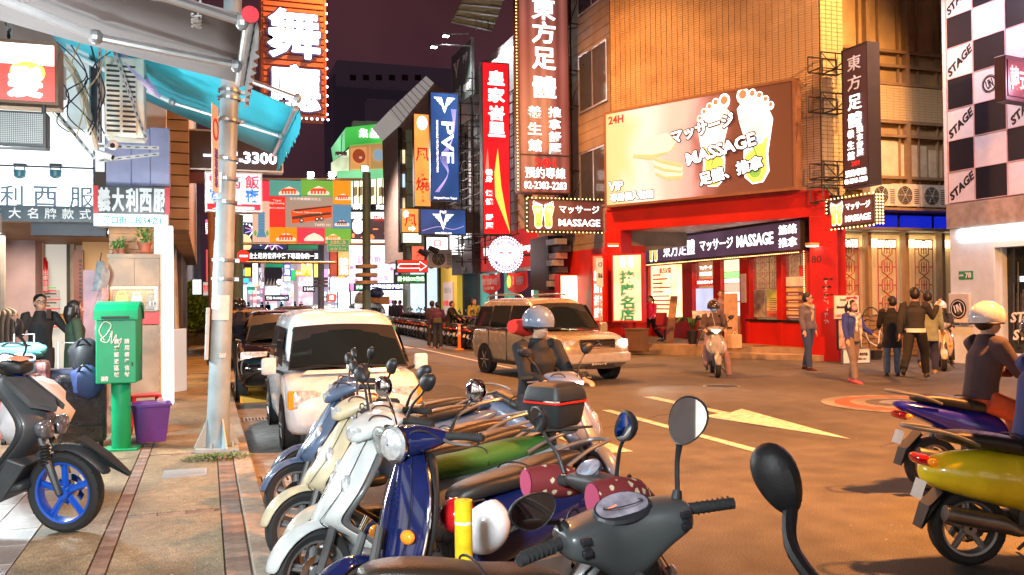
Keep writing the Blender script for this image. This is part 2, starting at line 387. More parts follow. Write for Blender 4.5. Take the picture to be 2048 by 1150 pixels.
c=Pz(1800,808)
cov=thing('manhole_surround','round patched manhole surround with red and grey rings on the asphalt','manhole',(c.x,c.y,.004))
for i,(r,m)in enumerate(((1.15,conc),(.95,mat('ring_red',(.35,.10,.05),.7,noise=.4)),(.72,conc),(.5,asph),(.30,galv))):
 MB().lathe([(.001,0),(r,0),(r,.004),(.001,.004)],(0,0,.002+i*.0045),n=40).build('ring',m,cov)
# MASSAGE BUILDING (corner)
A2,B2=V((11.79,24.4,0)),V((15.0,18.6,0));du=(B2-A2).normalized();CH=math.atan2(du.y,du.x);LEN=(B2-A2).length
redw=mat('red_paint',(.50,.012,.008),.38,noise=.18,ns=1.2)
redd=mat('red_paint_worn',(.42,.015,.012),.45,noise=.3,ns=2)
tileo=mat('wall_tile_ochre',(.50,.36,.24),.35,noise=.22,ns=1.5)
tiley=mat('wall_tile_cream',(.62,.48,.24),.35,noise=.15,ns=2)
grout=mat('tile_grout',(.05,.022,.012),.9)
mb_=thing('corner_building','ochre tiled corner building with red ground floor frame under the large billboard','building',(A2.x,A2.y,0),CH)
MB().box(0,.05,4.35,LEN+.02,.5,14).build('wall',grout,mb_)
MB().box(.02,.5,3.78,LEN-.4,1.2,14).build('core',grout,mb_)
tm=MB().box(0,-.0,0,.166,.03,.051).mesh('wall_tile');tm.materials.append(tileo);fixn(tm)
big=MB();cnt=0;cells=[]
for i in range(36):
 for j in range(150):
  x=.05+i*.182;z=4.42+j*.0635
  if z<7.4 and.1<x<6.0:continue
  cells.append((x,z,i,j))
near=sorted(cells,key=lambda c:(c[0]-6.6)**2+(c[1]-7.5)**2)[:290];ns_=set(near)
for c_ in cells:
 x,z,i,j=c_;d=random.uniform(.0,.005)
 if c_ in ns_:
  o=link('wall_tile',tm,mb_,fix=False);o.location=(x,.022-d,z)
 else:big.box(x,.022-d,z,x+.166,.052,z+.051)
big.build('wall_tiling',tileo,mb_,kind='stuff')
MB().box(-.1,-.12,3.72,LEN+.1,.35,4.40).build('beam',redw,mb_,bev=.01)
MB().box(-.05,-.16,4.36,LEN+.05,-.12,4.42).build('beam_trim',redd,mb_)
MB().box(-.15,-.15,.1,.45,.45,3.72).build('pillar',redw,mb_,bev=.01)
MB().box(-.165,-.1,3.0,-.15,.4,4.3).build('pillar_panel',mat('lavender_panel',(.35,.30,.42),.4),mb_)
MB().box(LEN-.30,-.15,0,LEN+.42,.42,3.72).build('pillar',redw,mb_,bev=.01)
MB().box(.3,.4,3.74,LEN,2.6,3.78).build('soffit',mat('soffit_white',(.7,.68,.64),.6),mb_)
letters('80',mat('house_number',(.10,.012,.01),.5),mb_,LEN-.12,-.152,2.62,.2,bold=.04)
sc_=MB()
for k in range(7):
 z0=1.0+k*.17;pts=[(LEN+.08+random.uniform(-.03,.1),-.153,z0+random.uniform(-.07,.07))for _ in range(6)]
 sc_.curve(pts,.004,4,4)
sc_.build('graffiti',tpw,mb_)
sc_=MB()
for k in range(3):
 pts=[(LEN+.16+.14*math.cos(q*2.1+k),-.153,1.9+.2*k-.2+.07*math.sin(q*3.1))for q in range(12)]
 sc_.curve(pts,.004,4,4)
sc_.build('graffiti',tk,mb_)
cc=thing('tiled_column','cream tiled corner column rising beside the billboard','column',(15.02,18.62,3.98))
MB().box(0,.02,0,.72,.9,10).build('shaft',grout,cc)
q=MB().box(0,0,0,.162,.03,.100).mesh('column_tile');q.materials.append(tiley);fixn(q)
for i in range(4):
 for j in range(70):
  o=link('column_tile',q,cc,fix=False);o.location=(.012+i*.177,-.01-random.uniform(0,.004),.3+j*.112)
sbt=mat('old_side_tile',(.24,.19,.14),.6,noise=.35,ns=1.2,bump=.4,bs=25)
sd=thing('side_building','weathered tiled side wall with aluminium windows behind the tall brown sign','building',(12.0,31.2,0),-math.pi/2)
MB().box(0,0,3.3,6.75,1,14).build('wall',sbt,sd)
for k in range(34):
 MB().box(0,-.012,3.5+k*.31,6.75,.0,3.5+k*.31+.28).build('tile_course',sbt,sd)
for zz in(4.6,7.9,11.2):
 for xx in(1.0,4.1):
  f=MB().box(xx,-.06,zz,xx+2.2,-.012,zz+.06).box(xx,-.06,zz+1.9,xx+2.2,-.012,zz+1.96).box(xx,-.06,zz+.06,xx+.06,-.012,zz+1.9).box(xx+2.14,-.06,zz+.06,xx+2.2,-.012,zz+1.9).box(xx+1.07,-.06,zz+.06,xx+1.13,-.012,zz+1.9)
  wi=f.build('window',alu,sd)
  MB().box(xx+.06,-.04,zz+.06,xx+2.14,-.02,zz+1.9).build('pane',mat('dim_window',(.05,.055,.07),.12),wi)
MB().box(0,-.02,.0,6.75,1,3.3).build('red_ground_wall',redd,sd)
MB().box(0,1.01,3.3,6.7,2.5,14).build('rear_block',sbt,sd)
# recessed storefront on x  15.05, facing the street
sf=thing('massage_storefront','red massage shop front with windows and posters set back under the canopy','storefront',(15.05,28.6,0),-math.pi/2)
def sx(px):return 28.6-Yfor(px,15.05)
fl=mat('steps_stone',(.30,.22,.14),.6,noise=.3,ns=3)
MB().box(0,0,3.0,9.3,.5,3.74).build('upper_panel',redd,sf)
MB().box(0,.02,2.82,9.3,.3,3.0).build('header',mat('magenta_red',(.42,.02,.07),.4),sf)
MB().box(sx(1490),0,.3,9.3,.25,.95).build('dado',redw,sf)
MB().box(sx(1490),-.03,.95,9.3,.25,1.02).build('sill',blackg,sf)
for a,b in((1288,1296),(1364,1384),(1426,1441),(1479,1498),(1553,1563),(1612,1640)):
 MB().box(sx(a),-.02,.3,sx(b),.25,2.82).build('mullion',redw,sf,bev=.008)
MB().box(sx(1296),.1,.3,sx(1364),.25,1.0).build('panel',redw,sf)
lit=glow('shop_light_warm',(1,.80,.52),2.6,hot=.5,ns=.8)
litw=glow('shop_light_white',(.95,1,.98),3.2,hot=.4,ns=.8)
def pan(a,b,z0,z1,m,nm='pane',y0=.10,y1=.12,**k):return MB().box(sx(a)+.01,y0,z0,sx(b)-.01,y1,z1).build(nm,m,sf,**k)
o=pan(1296,1364,1.0,2.8,glow('menu_lightbox',(1,.62,.30),2.0,hot=.6,ns=1.5),'lit_menu')
for k in range(9):
 MB().box(sx(1300)+.02,.088,1.25+k*.15,sx(1300)+.4+random.random()*1.1,.099,1.30+k*.15).build('menu_line',trd if k%3 else tpw,sf)
letters('東方足體',trd,sf,sx(1325),.09,2.62,.2,bold=.03)
MB().box(.3,1.8,.3,9.2,1.9,3.0).build('back_wall',mat('room_ochre',(.45,.26,.10),.7),sf)
MB().box(.3,.3,.28,9.2,1.8,.31).build('room_floor',mat('room_floor',(.15,.08,.04),.4),sf)
MB().box(.3,.3,2.95,9.2,1.8,2.99).build('room_ceiling',white,sf)
for k in range(5):MB().box(.8+k*1.75,.7,2.90,1.9+k*1.75,1.2,2.945).build('ceiling_lamp',glow('room_lamp',(1,.82,.6),9),sf)
for a,b in((1384,1426),(1441,1479),(1498,1553),(1563,1612)):pan(a,b,1.02 if a>1480 else.32,2.82,glassc,y0=.14,y1=.15)
pan(1386,1424,1.0,1.95,glow('screen_lilac',(.62,.66,.95),1.0,hot=.3),'screen',.08,.10)
pan(1386,1424,2.05,2.25,mat('red_banner',(.5,.02,.02),.5,emit=(1,.03,.02),es=.5),'neon_strip',.08,.10)
letters('ロミオイルマッサ',tw,sf,sx(1405),.07,2.15,.12,W=.9)
letters('マッサージ',tw,sf,sx(1407),.07,2.62,.13);letters('MASSAGE',tw,sf,sx(1407),.07,2.42,.12,bold=.03)
for k,(z0,z1,c)in enumerate(((2.45,2.8,(.75,1,.55)),(2.25,2.43,(.4,.9,.3)),(2.1,2.23,(1,.9,.8)),(1.85,2.08,(1,.5,.35)),(1.55,1.83,(.9,.95,.8)),(1.1,1.5,(1,.85,.7)))):
 pan(1443,1477,z0,z1,glow('poster_tone_%s'%'abcdef'[k],c,1.3),'poster',.08,.10)
latm=mat('red_lattice',(.36,.03,.02),.45)
def lattice(x0,z0,W,H,t_=.018,y=0,d=.03,nx=3,nz=8):
 m=MB()
 def ln(a,b):m.tube([(x0+a[0]*W,y,z0+a[1]*H),(x0+b[0]*W,y,z0+b[1]*H)],t_*.7,4)
 for a in(0,1):ln((a,0),(a,1));ln((0,a),(1,a))
 for k in range(nz):
  b=k/nz;e=(k+1)/nz;mid=(b+e)/2;h4=(e-b)*.28
  ln((0,mid),(.22,mid));ln((.78,mid),(1,mid))
  ln((.22,mid-h4),(.22,mid+h4));ln((.78,mid-h4),(.78,mid+h4))
  ln((.22,mid+h4),(.5,e-.004));ln((.78,mid+h4),(.5,e-.004));ln((.22,mid-h4),(.5,b+.004));ln((.78,mid-h4),(.5,b+.004))
  ln((.36,mid),(.64,mid));ln((.5,mid-h4),(.5,mid+h4));ln((.36,mid-h4),(.36,mid+h4));ln((.64,mid-h4),(.64,mid+h4))
 return m
for a,b in((1500,1526),(1527,1552),(1565,1588),(1589,1611)):
 lattice(sx(a),1.9,sx(b)-sx(a),.9,.014,.2,nz=3).build('lattice',latm,sf)
pan(1500,1522,1.08,1.86,mat('train_poster',(.34,.30,.26),.4,noise=.6,ns=4),'poster',.09,.12)
for k,(z0,z1,c)in enumerate(((1.52,1.86,(.62,.70,.22)),(1.40,1.50,(.72,.60,.28)),(1.27,1.38,(.75,.55,.30)),(1.08,1.25,(.60,.16,.12)))):
 pan(1526,1552,z0,z1,mat('price_sheet_%s'%'abcd'[k],c,.5,noise=.1),'price_sheet',.09,.12)
 for j in range(2):MB().box(sx(1528)+.1,.085,z0+.03+.05*j,sx(1550)-.1,.089,z0+.045+.05*j).build('print_line',tk,sf)
for k in range(8):
 pan(1565,1611,1.06+k*.105,1.06+k*.105+.1,mat('price_band_plum',(.22,.09,.12),.5)if k%2==0 else mat('price_band_gold',(.68,.45,.16),.5),'price_band',.09,.12)
 MB().box(sx(1567)+.06,.086,1.09+k*.105,sx(1590),.089,1.115+k*.105).build('print_line',tpw,sf)
pan(1565,1600,1.95,2.2,mat('paper_notice',(.8,.78,.75),.6),'notice',.09,.12)
pan(1589,1611,2.0,2.5,mat('red_sheet',(.6,.03,.03),.5,emit=(1,.05,.05),es=.25),'red_sheet',.125,.135)
MB().box(sx(1482)+.02,-.05,1.5,sx(1494)-.02,-.03,2.35).build('notice',mat('pale_notice',(.75,.62,.6),.6),sf)
pl=thing('stone_steps','worn stone platform with two steps in front of the red massage shop','steps')
P1=[(11.7,24.8),(13.4,21.5),(14.2,20.1),(15.0,18.95),(15.15,18.95),(15.15,30),(11.9,30),(11.9,25.5)]
MB().prism(P1,0,.30,'XY').build('landing',fl,pl)
P2=[(13.1,21.1),(13.9,19.7),(14.75,18.5),(15.1,18.5),(15.1,19.5),(13.4,22.0)]
MB().prism(P2,0,.155,'XY').build('step',fl,pl,bev=.01)
# storefront sign (slants with x  const plane, 14.6)
tg=mat('gold_paint',(.85,.62,.10),.5,emit=(1,.75,.12),es=1.0,noise=0,sample=False)
def foot_icon(par,x,y,z,h,flip=1,lit_=True):
 """sole of a foot with five toes and the reflex zones painted on it"""
 w_=h*.42
 out=[(-.42,.30),(-.5,.1),(-.42,-.1),(-.36,-.3),(-.38,-.42),(-.2,-.5),(.1,-.5),(.28,-.42),(.3,-.25),(.28,-.05),(.42,.15),(.5,.33),(.3,.38),(-.2,.36)]
 sole=[(flip*a*w_,b*h)for a,b in out]
 m=MB();m.prism([(x+a*1.12,z+b*1.07)for a,b in sole],y-.002,y+.004)
 o=m.build('foot_outline',tw,par)
 m=MB();m.prism([(x+a,z+b)for a,b in sole],y-.005,y-.002);m.build('foot_sole',tg,par)
 for k,(a,r)in enumerate(((.36,.115),(.12,.085),(-.08,.075),(-.26,.065),(-.42,.055))):
  m=MB();m.ell((x+flip*a*w_,y-.002,z+h*(.475-.02*k)),(r*w_*1.15,.004,r*h*.75),10,6);m.build('toe',tw,par)
  m=MB();m.ell((x+flip*a*w_,y-.006,z+h*(.50-.02*k)),(r*w_*.7,.003,r*h*.4),8,6);m.build('toe_nail',trd if k%2==0 else mat('zone_blue',(.1,.3,.7),.5,emit=(.15,.4,.9),es=.7,sample=False),par)
 m=MB();m.ell((x,y-.006,z-h*.36),(w_*.14,.003,h*.06),12,6);m.build('zone',mat('zone_green',(.1,.5,.1),.5,emit=(.15,.7,.15),es=.7,sample=False),par)
 m=MB();m.ell((x+flip*w_*.05,y-.0055,z+h*.2),(w_*.36,.003,h*.11),12,6);m.build('zone',mat('zone_pink',(.9,.5,.4),.5,emit=(1,.75,.6),es=.8,sample=False),par)
 m=MB().tube([(x-w_*.2,y-.006,z+h*.08),(x+w_*.18,y-.006,z+h*.05),(x+w_*.16,y-.006,z-h*.2)],.012*h,4);m.build('zone',MATS['zone_blue'],par)
plum=glow('plum_face',(.085,.045,.075),.9,hot=.5,ns=.7)
fr=lambda px:(27.98-Yfor(px,14.75))/8.84
s=sign('shop_sign','long plum lightbox reading 東方足體 マッサージ MASSAGE above the red shop windows','sign',(14.75,27.98,2.88),-math.pi/2,8.84,.82,d=.25,face=plum,case=dsteel,texts=[('東方足體',fr(1357),.5,.6,tw,dict(W=fr(1389)-fr(1326),bold=.01)),('マッサージ',fr(1432),.5,.42,tw,dict(W=fr(1465)-fr(1399),bold=.03)),('MASSAGE',fr(1509),.5,.42,tw,dict(W=fr(1545)-fr(1472),bold=.05)),('筋絡',fr(1576),.72,.32,tw,dict(W=.09,bold=.03)),('推拿',fr(1576),.3,.32,tw,dict(W=.09,bold=.03))])
foot_icon(s,8.84*fr(1302),-.006,.41,.68,-1);foot_icon(s,8.84*fr(1312),-.006,.41,.68,1)
bulb=mat('warm_bulb',(1,.7,.3),.4,emit=(1,.62,.22),es=6,noise=0,sample=False)
bulbw=mat('cool_bulb',(.9,.9,1),.4,emit=(.75,.7,1),es=8,noise=0,sample=False)
def bulbs(par,pts,r=.014,m=None,name='fairy_light'):
 q=MB()
 for p in pts:q.ell(p,(r,r,r),6,4)
 return q.build(name,m or bulb,par,kind='stuff')
bulbs(s,[(i*.09,-.02,-.05)for i in range(98)]);bulbs(sf,[(sx(1611),-.06,1.6+i*.06)for i in range(22)])
s2=sign('shop_sign','short plum sign ending 24H round the corner at the left of the long plum lightbox','sign',(13.7,28.25,2.9),0,1.0,.8,d=.2,face=plum,texts=[('足體',.7,.68,.28,tw,dict(bold=.03)),('24H',.62,.25,.25,trd,dict(bold=.05))])
# billboard on the chamfer
def bb(px,py,off=-.35):
 """point on the chamfer plane (local x,z)"""
 d=ray(px,py);n=V((-du.y,du.x,0));o_=A2-n*.0+V((0,0,0))
 t=n.dot(o_)/n.dot(d);p=d*t;return(p-o_).dot(du),EYE+d.z*t
bbw=6.04
billm=glow('billboard_light',(1,.80,.66),1.7,hot=.75,ns=.35)
def bill_mat():
 m=mat('billboard_print',(.4,.3,.25),.35,0,(1,.8,.6),1.6,noise=0);n=m.node_tree.nodes;l=m.node_tree.links;b=n['Principled BSDF']
 t=n.new('ShaderNodeTexCoord');s_=n.new('ShaderNodeSeparateXYZ');l.new(t.outputs['Object'],s_.inputs[0])
 r=n.new('ShaderNodeValToRGB');r.color_ramp.interpolation='EASE'
 e=r.color_ramp.elements;e[0].position=0;e[0].color=(1,.62,.25,1);e[1].position=1;e[1].color=(.035,.008,.008,1)
 for p,c in((.12,(1,.78,.32)),(.25,(1,.93,.74)),(.42,(1,.62,.46)),(.56,(1,.46,.38)),(.66,(.34,.10,.09)),(.74,(.09,.02,.02))):
  q=e.new(p);q.color=(*c,1)
 nz=n.new('ShaderNodeTexNoise');nz.inputs['Scale'].default_value=.5;nz.inputs['Detail'].default_value=1.5;nz.inputs['Distortion'].default_value=1.2;l.new(t.outputs['Object'],nz.inputs['Vector'])
 a=n.new('ShaderNodeMath');a.operation='MULTIPLY_ADD';a.inputs[1].default_value=1/6.04;a.inputs[2].default_value=-.08;l.new(s_.outputs['X'],a.inputs[0])
 a2=n.new('ShaderNodeMath');a2.operation='MULTIPLY_ADD';a2.inputs[1].default_value=.25;l.new(nz.outputs[0],a2.inputs[0]);l.new(a.outputs[0],a2.inputs[2])
 a3=n.new('ShaderNodeMath');a3.operation='MULTIPLY_ADD';a3.inputs[1].default_value=-.05;l.new(s_.outputs['Z'],a3.inputs[0]);l.new(a2.outputs[0],a3.inputs[2])
 l.new(a2.outputs[0],r.inputs[0]);l.new(r.outputs[0],b.inputs['Emission Color']);b.inputs['Base Color'].default_value=(.12,.07,.05,1)
 b.inputs['Emission Strength'].default_value=1.05;return m
bo=A2+du*.08+V((du.y,-du.x,0))*.42
bz=4.42
bl=sign('billboard','big glowing 24H MASSAGE billboard with hands and two foot soles on the tiled corner','billboard',(bo.x,bo.y,bz),CH,6.05,2.90,d=.36,face=bill_mat(),case=mat('billboard_case',(.22,.11,.07),.45),frame=.07)
tb=mat('outlined_letter',(.02,.01,.01),.5,noise=0)
def outl(s_,x,z,h,par,W=None,rot=0,m=tw,shear=0,y=-.006,b1=.02,b2=.22):
 letters(s_,tb,par,x,y,z,h,W,bold=.02,rot=rot,shear=shear,name='lettering_outline',fat=.13)
 letters(s_,m,par,x,y-.014,z,h,W,bold=.02,rot=rot,shear=shear,fat=.025)
def sole(par,x,z,w_,h,flip,y):
 out=[(-.30,.34),(-.47,.16),(-.40,-.02),(-.33,-.2),(-.36,-.38),(-.2,-.49),(.08,-.5),(.28,-.42),(.3,-.2),(.28,.0),(.40,.18),(.46,.32),(.3,.40),(-.05,.40)]
 MB().prism([(x+flip*a*w_*1.05,z+b*h*1.03)for a,b in out],y,y+.006).build('foot_outline',tw,par)
 MB().prism([(x+flip*a*w_,z+b*h)for a,b in out],y-.004,y).build('foot_sole',glow('sole_white',(1,.94,.78),1.1,hot=.3),par)
 MB().prism([(x+flip*a*w_*.86,z+b*h)for a,b in out if b<0]+[(x+flip*.2*w_,z-.02*h),(x-flip*.26*w_,z-.06*h)][:0],y-.007,y-.004).build('foot_zone',tg,par)
 MB().ell((x,y-.008,z-.38*h),(w_*.17,.003,h*.07),16,6).build('foot_zone',mat('bill_green',(.15,.4,.08),.5,emit=(.16,.42,.08),es=.9,sample=False),par)
 MB().prism([(x-w_*.26,z-.1*h),(x+w_*.26,z-.08*h),(x+w_*.22,z-.0*h),(x-w_*.2,z-.02*h)],y-.0085,y-.007).build('foot_zone',mat('bill_blue',(.3,.6,.8),.5,emit=(.3,.65,.9),es=.9,sample=False),par)
 MB().prism([(x+flip*.1*w_,z-.08*h),(x+flip*.04*w_,z-.08*h),(x-flip*.12*w_,z-.26*h),(x-flip*.08*w_,z-.27*h)],y-.010,y-.0088).build('foot_zone',MATS['bill_green'],par)
 for k,(a,b,r)in enumerate(((.30,.47,.16),(.05,.465,.105),(-.13,.43,.095),(-.29,.38,.085),(-.42,.31,.08))):
  MB().ell((x+flip*a*w_*1.05,y+.001,z+b*h),(r*w_*1.1,.004,r*w_*1.35),14,6).build('toe',tw,par)
  MB().ell((x+flip*a*w_*1.05,y-.003,z+(b+.012)*h),(r*w_*.68,.003,r*w_*.75),12,6).build('toe_nail',mat('nail_orange',(.75,.2,.1),.5,emit=(.8,.2,.1),es=.9,sample=False),par)
sole(bl,3.72,1.50,1.0,2.35,1,-.012);sole(bl,4.92,1.52,1.05,2.45,-1,-.012)
outl('マッサージ',3.35,1.95,.36,bl,W=1.95,rot=.14,y=-.03)
outl('MASSAGE',3.9,1.30,.34,bl,W=2.1,rot=.16,y=-.03)
outl('足體、推拿',4.2,.68,.36,bl,W=1.9,rot=.16,y=-.03)
letters('24H',trd,bl,.45,-.02,2.62,.24,bold=.05)
outl('VIP',.42,.62,.26,bl,y=-.012);outl('專屬個人包廂',.98,.28,.24,bl,W=1.5,y=-.012)
skin_p=mat('print_skin_pink',(.9,.55,.45),.5,emit=(1,.28,.18),es=.8,noise=0,sample=False)
skin_l=mat('print_skin_light',(1,.85,.75),.5,emit=(1,.62,.50),es=.9,noise=0,sample=False)
MB().prism([(1.0,1.70),(1.5,1.92),(2.2,1.98),(2.55,1.75),(2.3,1.45),(1.7,1.42),(1.15,1.50)],-.012,-.004).build('print_shape',skin_l,bl)
for k in range(4):MB().tube([(1.05+.1*k,-.006,1.45-.02*k),(1.6+.12*k,-.006,1.34+.03*k),(2.2+.1*k,-.006,1.42+.04*k)],[.06,.075,.03],8,flat=.08,up=(0,0,1)).build('print_shape',skin_p,bl)
for k in range(5):MB().tube([(1.7+.03*k,-.012,1.32-.12*k),(2.05+.03*k,-.012,1.16-.12*k),(2.7,-.012,.95-.07*k)],[.03,.06,.09],8,flat=.06,up=(0,0,1)).build('print_shape',skin_l if k%2 else skin_p,bl)
# signs that hang over the pavement on the right
brownf=glow('brown_sign_face',(.20,.062,.050),1.25,stripes=.9,hot=.35,ns=.6)
def truss(x0,x1,z0,z1,Y,par,n=6,r=.022):
 m=MB();
 for z in(z0,z1):
  m.tube([(x0,Y,z),(x1,Y,z)],r,4);m.tube([(x0,Y+.5,z),(x1,Y+.5,z)],r,4)
 st=(x1-x0)/n
 for i in range(n+1):
  x=x0+i*st;m.tube([(x,Y,z0),(x,Y,z1)],r,4);m.tube([(x,Y+.5,z0),(x,Y+.5,z1)],r,4);m.tube([(x,Y,z0),(x,Y+.5,z0)],r,4)
  if i<n:m.tube([(x,Y,z0 if i%2 else z1),(x+st,Y,z1 if i%2 else z0)],r*.8,4)
 return m
s=psign('hanging_sign','tall brown lightbox reading 東方足體 養生館 24H 02-2383-2283 rising out of the picture','sign',1040,-180,1134,386,27.0,d=.5,face=brownf,case=mat('brown_case',(.09,.035,.02),.5))
W_=94/1750*29.4
zt=[c for c in s.children if c.name.startswith('face')][0]
hS=max(v_[2]for v_ in zt.bound_box)+.035;wS=max(v_[0]for v_ in zt.bound_box)+.035
k_=566.0
for c,yy in zip('東方足體',(19,66,118,175)):
 letters(c,tw,s,wS*.5,-.02,hS*(386-yy)/k_,hS*43/k_,W=wS*.46,bold=.02,fat=.014)
for c,yy in zip('養生館',(226,259,292)):letters(c,tw,s,wS*.30,-.02,hS*(386-yy)/k_,hS*24/k_,W=wS*.27,bold=.03)
for c,yy in zip('推拿舒壓',(224,248,273,297)):letters(c,tw,s,wS*.70,-.02,hS*(386-yy)/k_,hS*21/k_,W=wS*.25,bold=.03)
letters('24H',trd,s,wS*.5,-.02,hS*60/k_,hS*18/k_,W=wS*.42,bold=.06);letters('預約專線',tw,s,wS*.5,-.02,hS*40/k_,hS*22/k_,W=wS*.8);letters('02-2383-2283',tw,s,wS*.5,-.02,hS*15/k_,hS*15/k_,W=wS*.84,bold=.03)
MB().box(0,-.02,hS*.13,wS,-.016,hS*.135).build('trim_line',dsteel,s)
bulbs(s,[(-.03,.1+.0*i,.1+i*.11)for i in range(80)],.02)
t=thing('sign_scaffold','rusty steel angle scaffold holding the tall brown sign to the side wall','scaffold',(0,0,0))
for i,(z0,z1)in enumerate(((5.0,6.0),(8.2,9.4),(11.0,12.2))):truss(11.3,12.1,z0,z1,27.2,None,2).build('truss',dsteel,t)
m=MB()
for x in(11.45,11.75):m.tube([(x,27.3,4.4),(x,27.3,14)],.03,4)
for i in range(20):m.tube([(11.45,27.3,4.6+i*.48),(11.75,27.3,4.6+i*.48)],.02,4)
m.build('ladder',dsteel,t)
def foot_sign(nm,lab,px0,py0,px1,py1,Y,fn=psign):
 s=fn('hanging_sign',lab,'sign',px0,py0,px1,py1,Y,d=.3,face=mat('foot_sign_face',(.08,.03,.025),.4,emit=(.10,.028,.025),es=1.0),case=dsteel)
 f=[c for c in s.children if c.name.startswith('face')][0];w_=max(v_[0]for v_ in f.bound_box)+.035;h_=max(v_[2]for v_ in f.bound_box)+.035
 foot_icon(s,w_*.125,-.006,h_*.5,h_*.8,-1);foot_icon(s,w_*.265,-.006,h_*.5,h_*.8,1)
 letters('マッサージ',tw,s,w_*.66,-.006,h_*.70,h_*.25,W=w_*.52,bold=.02);letters('MASSAGE',tw,s,w_*.66,-.006,h_*.27,h_*.23,W=w_*.54,bold=.035)
 n=int(w_/.13);bulbs(s,[(i*w_/n,-.02,h_+.04)for i in range(n+1)]+[(i*w_/n,-.02,-.04)for i in range(n+1)]+[(-.04,-.02,i*h_/7)for i in range(8)],.02)
 return s,w_,h_
foot_sign('','small brown MASSAGE sign with two yellow feet and bulbs under the tall brown sign',1056,400,1210,462,25.4)
s,w_,h_=foot_sign('','brown MASSAGE sign with two yellow feet at the right of the red pillar',1656,396,1748,452,15.02,xsign)
bulbs(s,[(w_+.02,.06+.09*j,i*h_/9)for i in range(10)for j in range(3)],.022)
s=xsign('hanging_sign','dark vertical sign reading 東方足體 養生館 on steel brackets at the orange building','sign',1683,92,1735,374,15.05,d=.36,face=glow('brown_sign_dim',(.07,.022,.02),.8,hot=.4,ns=.6),case=mat('sign_black_case',(.02,.014,.012),.4))
f=[c for c in s.children if c.name.startswith('face')][0];wS=max(v_[0]for v_ in f.bound_box)+.035;hS=max(v_[2]for v_ in f.bound_box)+.035
for c,q in zip('東方足體',(.88,.74,.60,.475)):letters(c,tpw if q>.7 else tw,s,wS*.5,-.02,hS*q,hS*.105,W=wS*.52,bold=.02)
for c,q in zip('養生館',(.38,.30,.225)):letters(c,tw,s,wS*.33,-.02,hS*q,hS*.06,W=wS*.26,bold=.03)
for c,q in zip('推拿舒壓',(.40,.345,.29,.235)):letters(c,tw,s,wS*.68,-.02,hS*q,hS*.048,W=wS*.24,bold=.03)
letters('24H',trd,s,wS*.5,-.02,hS*.165,hS*.035,bold=.06);letters('預約專線',tw,s,wS*.5,-.02,hS*.10,hS*.05,W=wS*.8,bold=.03);letters('02-2383-2283',tw,s,wS*.5,-.02,hS*.045,hS*.035,W=wS*.86,bold=.03)
t=thing('sign_bracket','rusty lattice brackets between the cream column and the dark vertical sign','bracket',(0,0,0))
for py in(110,190,325,372):
 p=Py(1650,py,18.3);truss(14.6,15.5,p.z-.4,p.z,18.08,None,2,.02).build('truss',dsteel,t)
# red 皇家 sign and neighbours
redf=glow('red_sign_face',(.95,.012,.018),1.05,hot=.35,ns=.7)
s=psign('hanging_sign','tall bright red lightbox reading 皇家峇里 with a yellow flame shape','sign',967,125,1018,469,33,d=.4,face=redf)
def dims(s):
 f=[c for c in s.children if c.name.startswith('face')][0];return max(v_[0]for v_ in f.bound_box)+.035,max(v_[2]for v_ in f.bound_box)+.035
wS,hS=dims(s)
for c,q in zip('皇家峇里',(.91,.81,.705,.61)):letters(c,tw,s,wS*.52,-.006,hS*q,hS*.082,W=wS*.6,bold=.03,fat=.022)
MB().prism([(wS*.18,hS*.5),(wS*.12,hS*.42),(wS*.08,hS*.36),(wS*.24,hS*.36)],-.012,-.004).build('flame',mat('sign_pink',(.9,.2,.15),.5,emit=(1,.25,.2),es=.9,sample=False),s)
MB().prism([(wS*.55,hS*.5),(wS*.42,hS*.36),(wS*.44,hS*.22),(wS*.97,hS*.01),(wS*.80,hS*.15),(wS*.66,hS*.28)],-.012,-.004).build('flame',tg,s)
for c,q in zip('養身保健舒壓',(.36,.32,.24,.19,.10,.05)):letters(c,tw,s,wS*.22,-.006,hS*q,hS*.036,W=wS*.28,bold=.04)
navy=glow('navy_sign_face',(.03,.09,.30),1.0,hot=.5,ns=.7,dim=(.02,.05,.16))
def fvf(par,x,z,w,y=-.008,m=tw):
 h=w*.72
 for sg in(-1,1):
  for k,(a,b)in enumerate(((.5,.5),(.38,.33),(.27,.16))):
   MB().prism([(x+sg*w*a,z+h*b),(x+sg*w*(a-.08),z+h*(b-.12)),(x+sg*w*.10*(1+.2*k),z+h*(b-.12)),(x+sg*w*.17,z+h*b)],y,y+.006).build('emblem',m,par)
  MB().prism([(x+sg*w*.14,z+h*.5),(x+sg*w*.27,z+h*.5),(x+sg*w*.0,z-h*.5),(x,z-h*.15)],y-.002,y+.006).build('emblem',m,par)
s=psign('hanging_sign','tall navy lightbox with a white winged V emblem and sideways PVF letters','sign',862,185,917,402,38,d=.3,face=navy,case=tk)
wS,hS=dims(s);fvf(s,wS*.5,hS*.88,wS*.75)
letters('PVF',tw,s,wS*.60,-.006,hS*.54,wS*.42,W=hS*.38,rot=-math.pi/2,bold=.03);letters('FASHIONABLE VENTILATED FOOTWEAR',tw,s,wS*.24,-.006,hS*.5,wS*.07,W=hS*.48,rot=-math.pi/2)
letters('Original From Taipei',tw,s,wS*.5,-.006,hS*.025,hS*.025,W=wS*.8)
cvm=mat('sign_curve_violet',(.5,.4,.8),.5,emit=(.55,.45,.95),es=.9,sample=False)
for k in range(5):MB().curve([(wS*(.9-.04*k),-.006,hS*.85),(wS*.8,-.006,hS*.6),(wS*(.55-.05*k),-.006,hS*.4),(wS*.6,-.006,hS*.25),(wS*(.15+.03*k),-.006,hS*.08)],.010,4).build('curve_line',cvm,s)
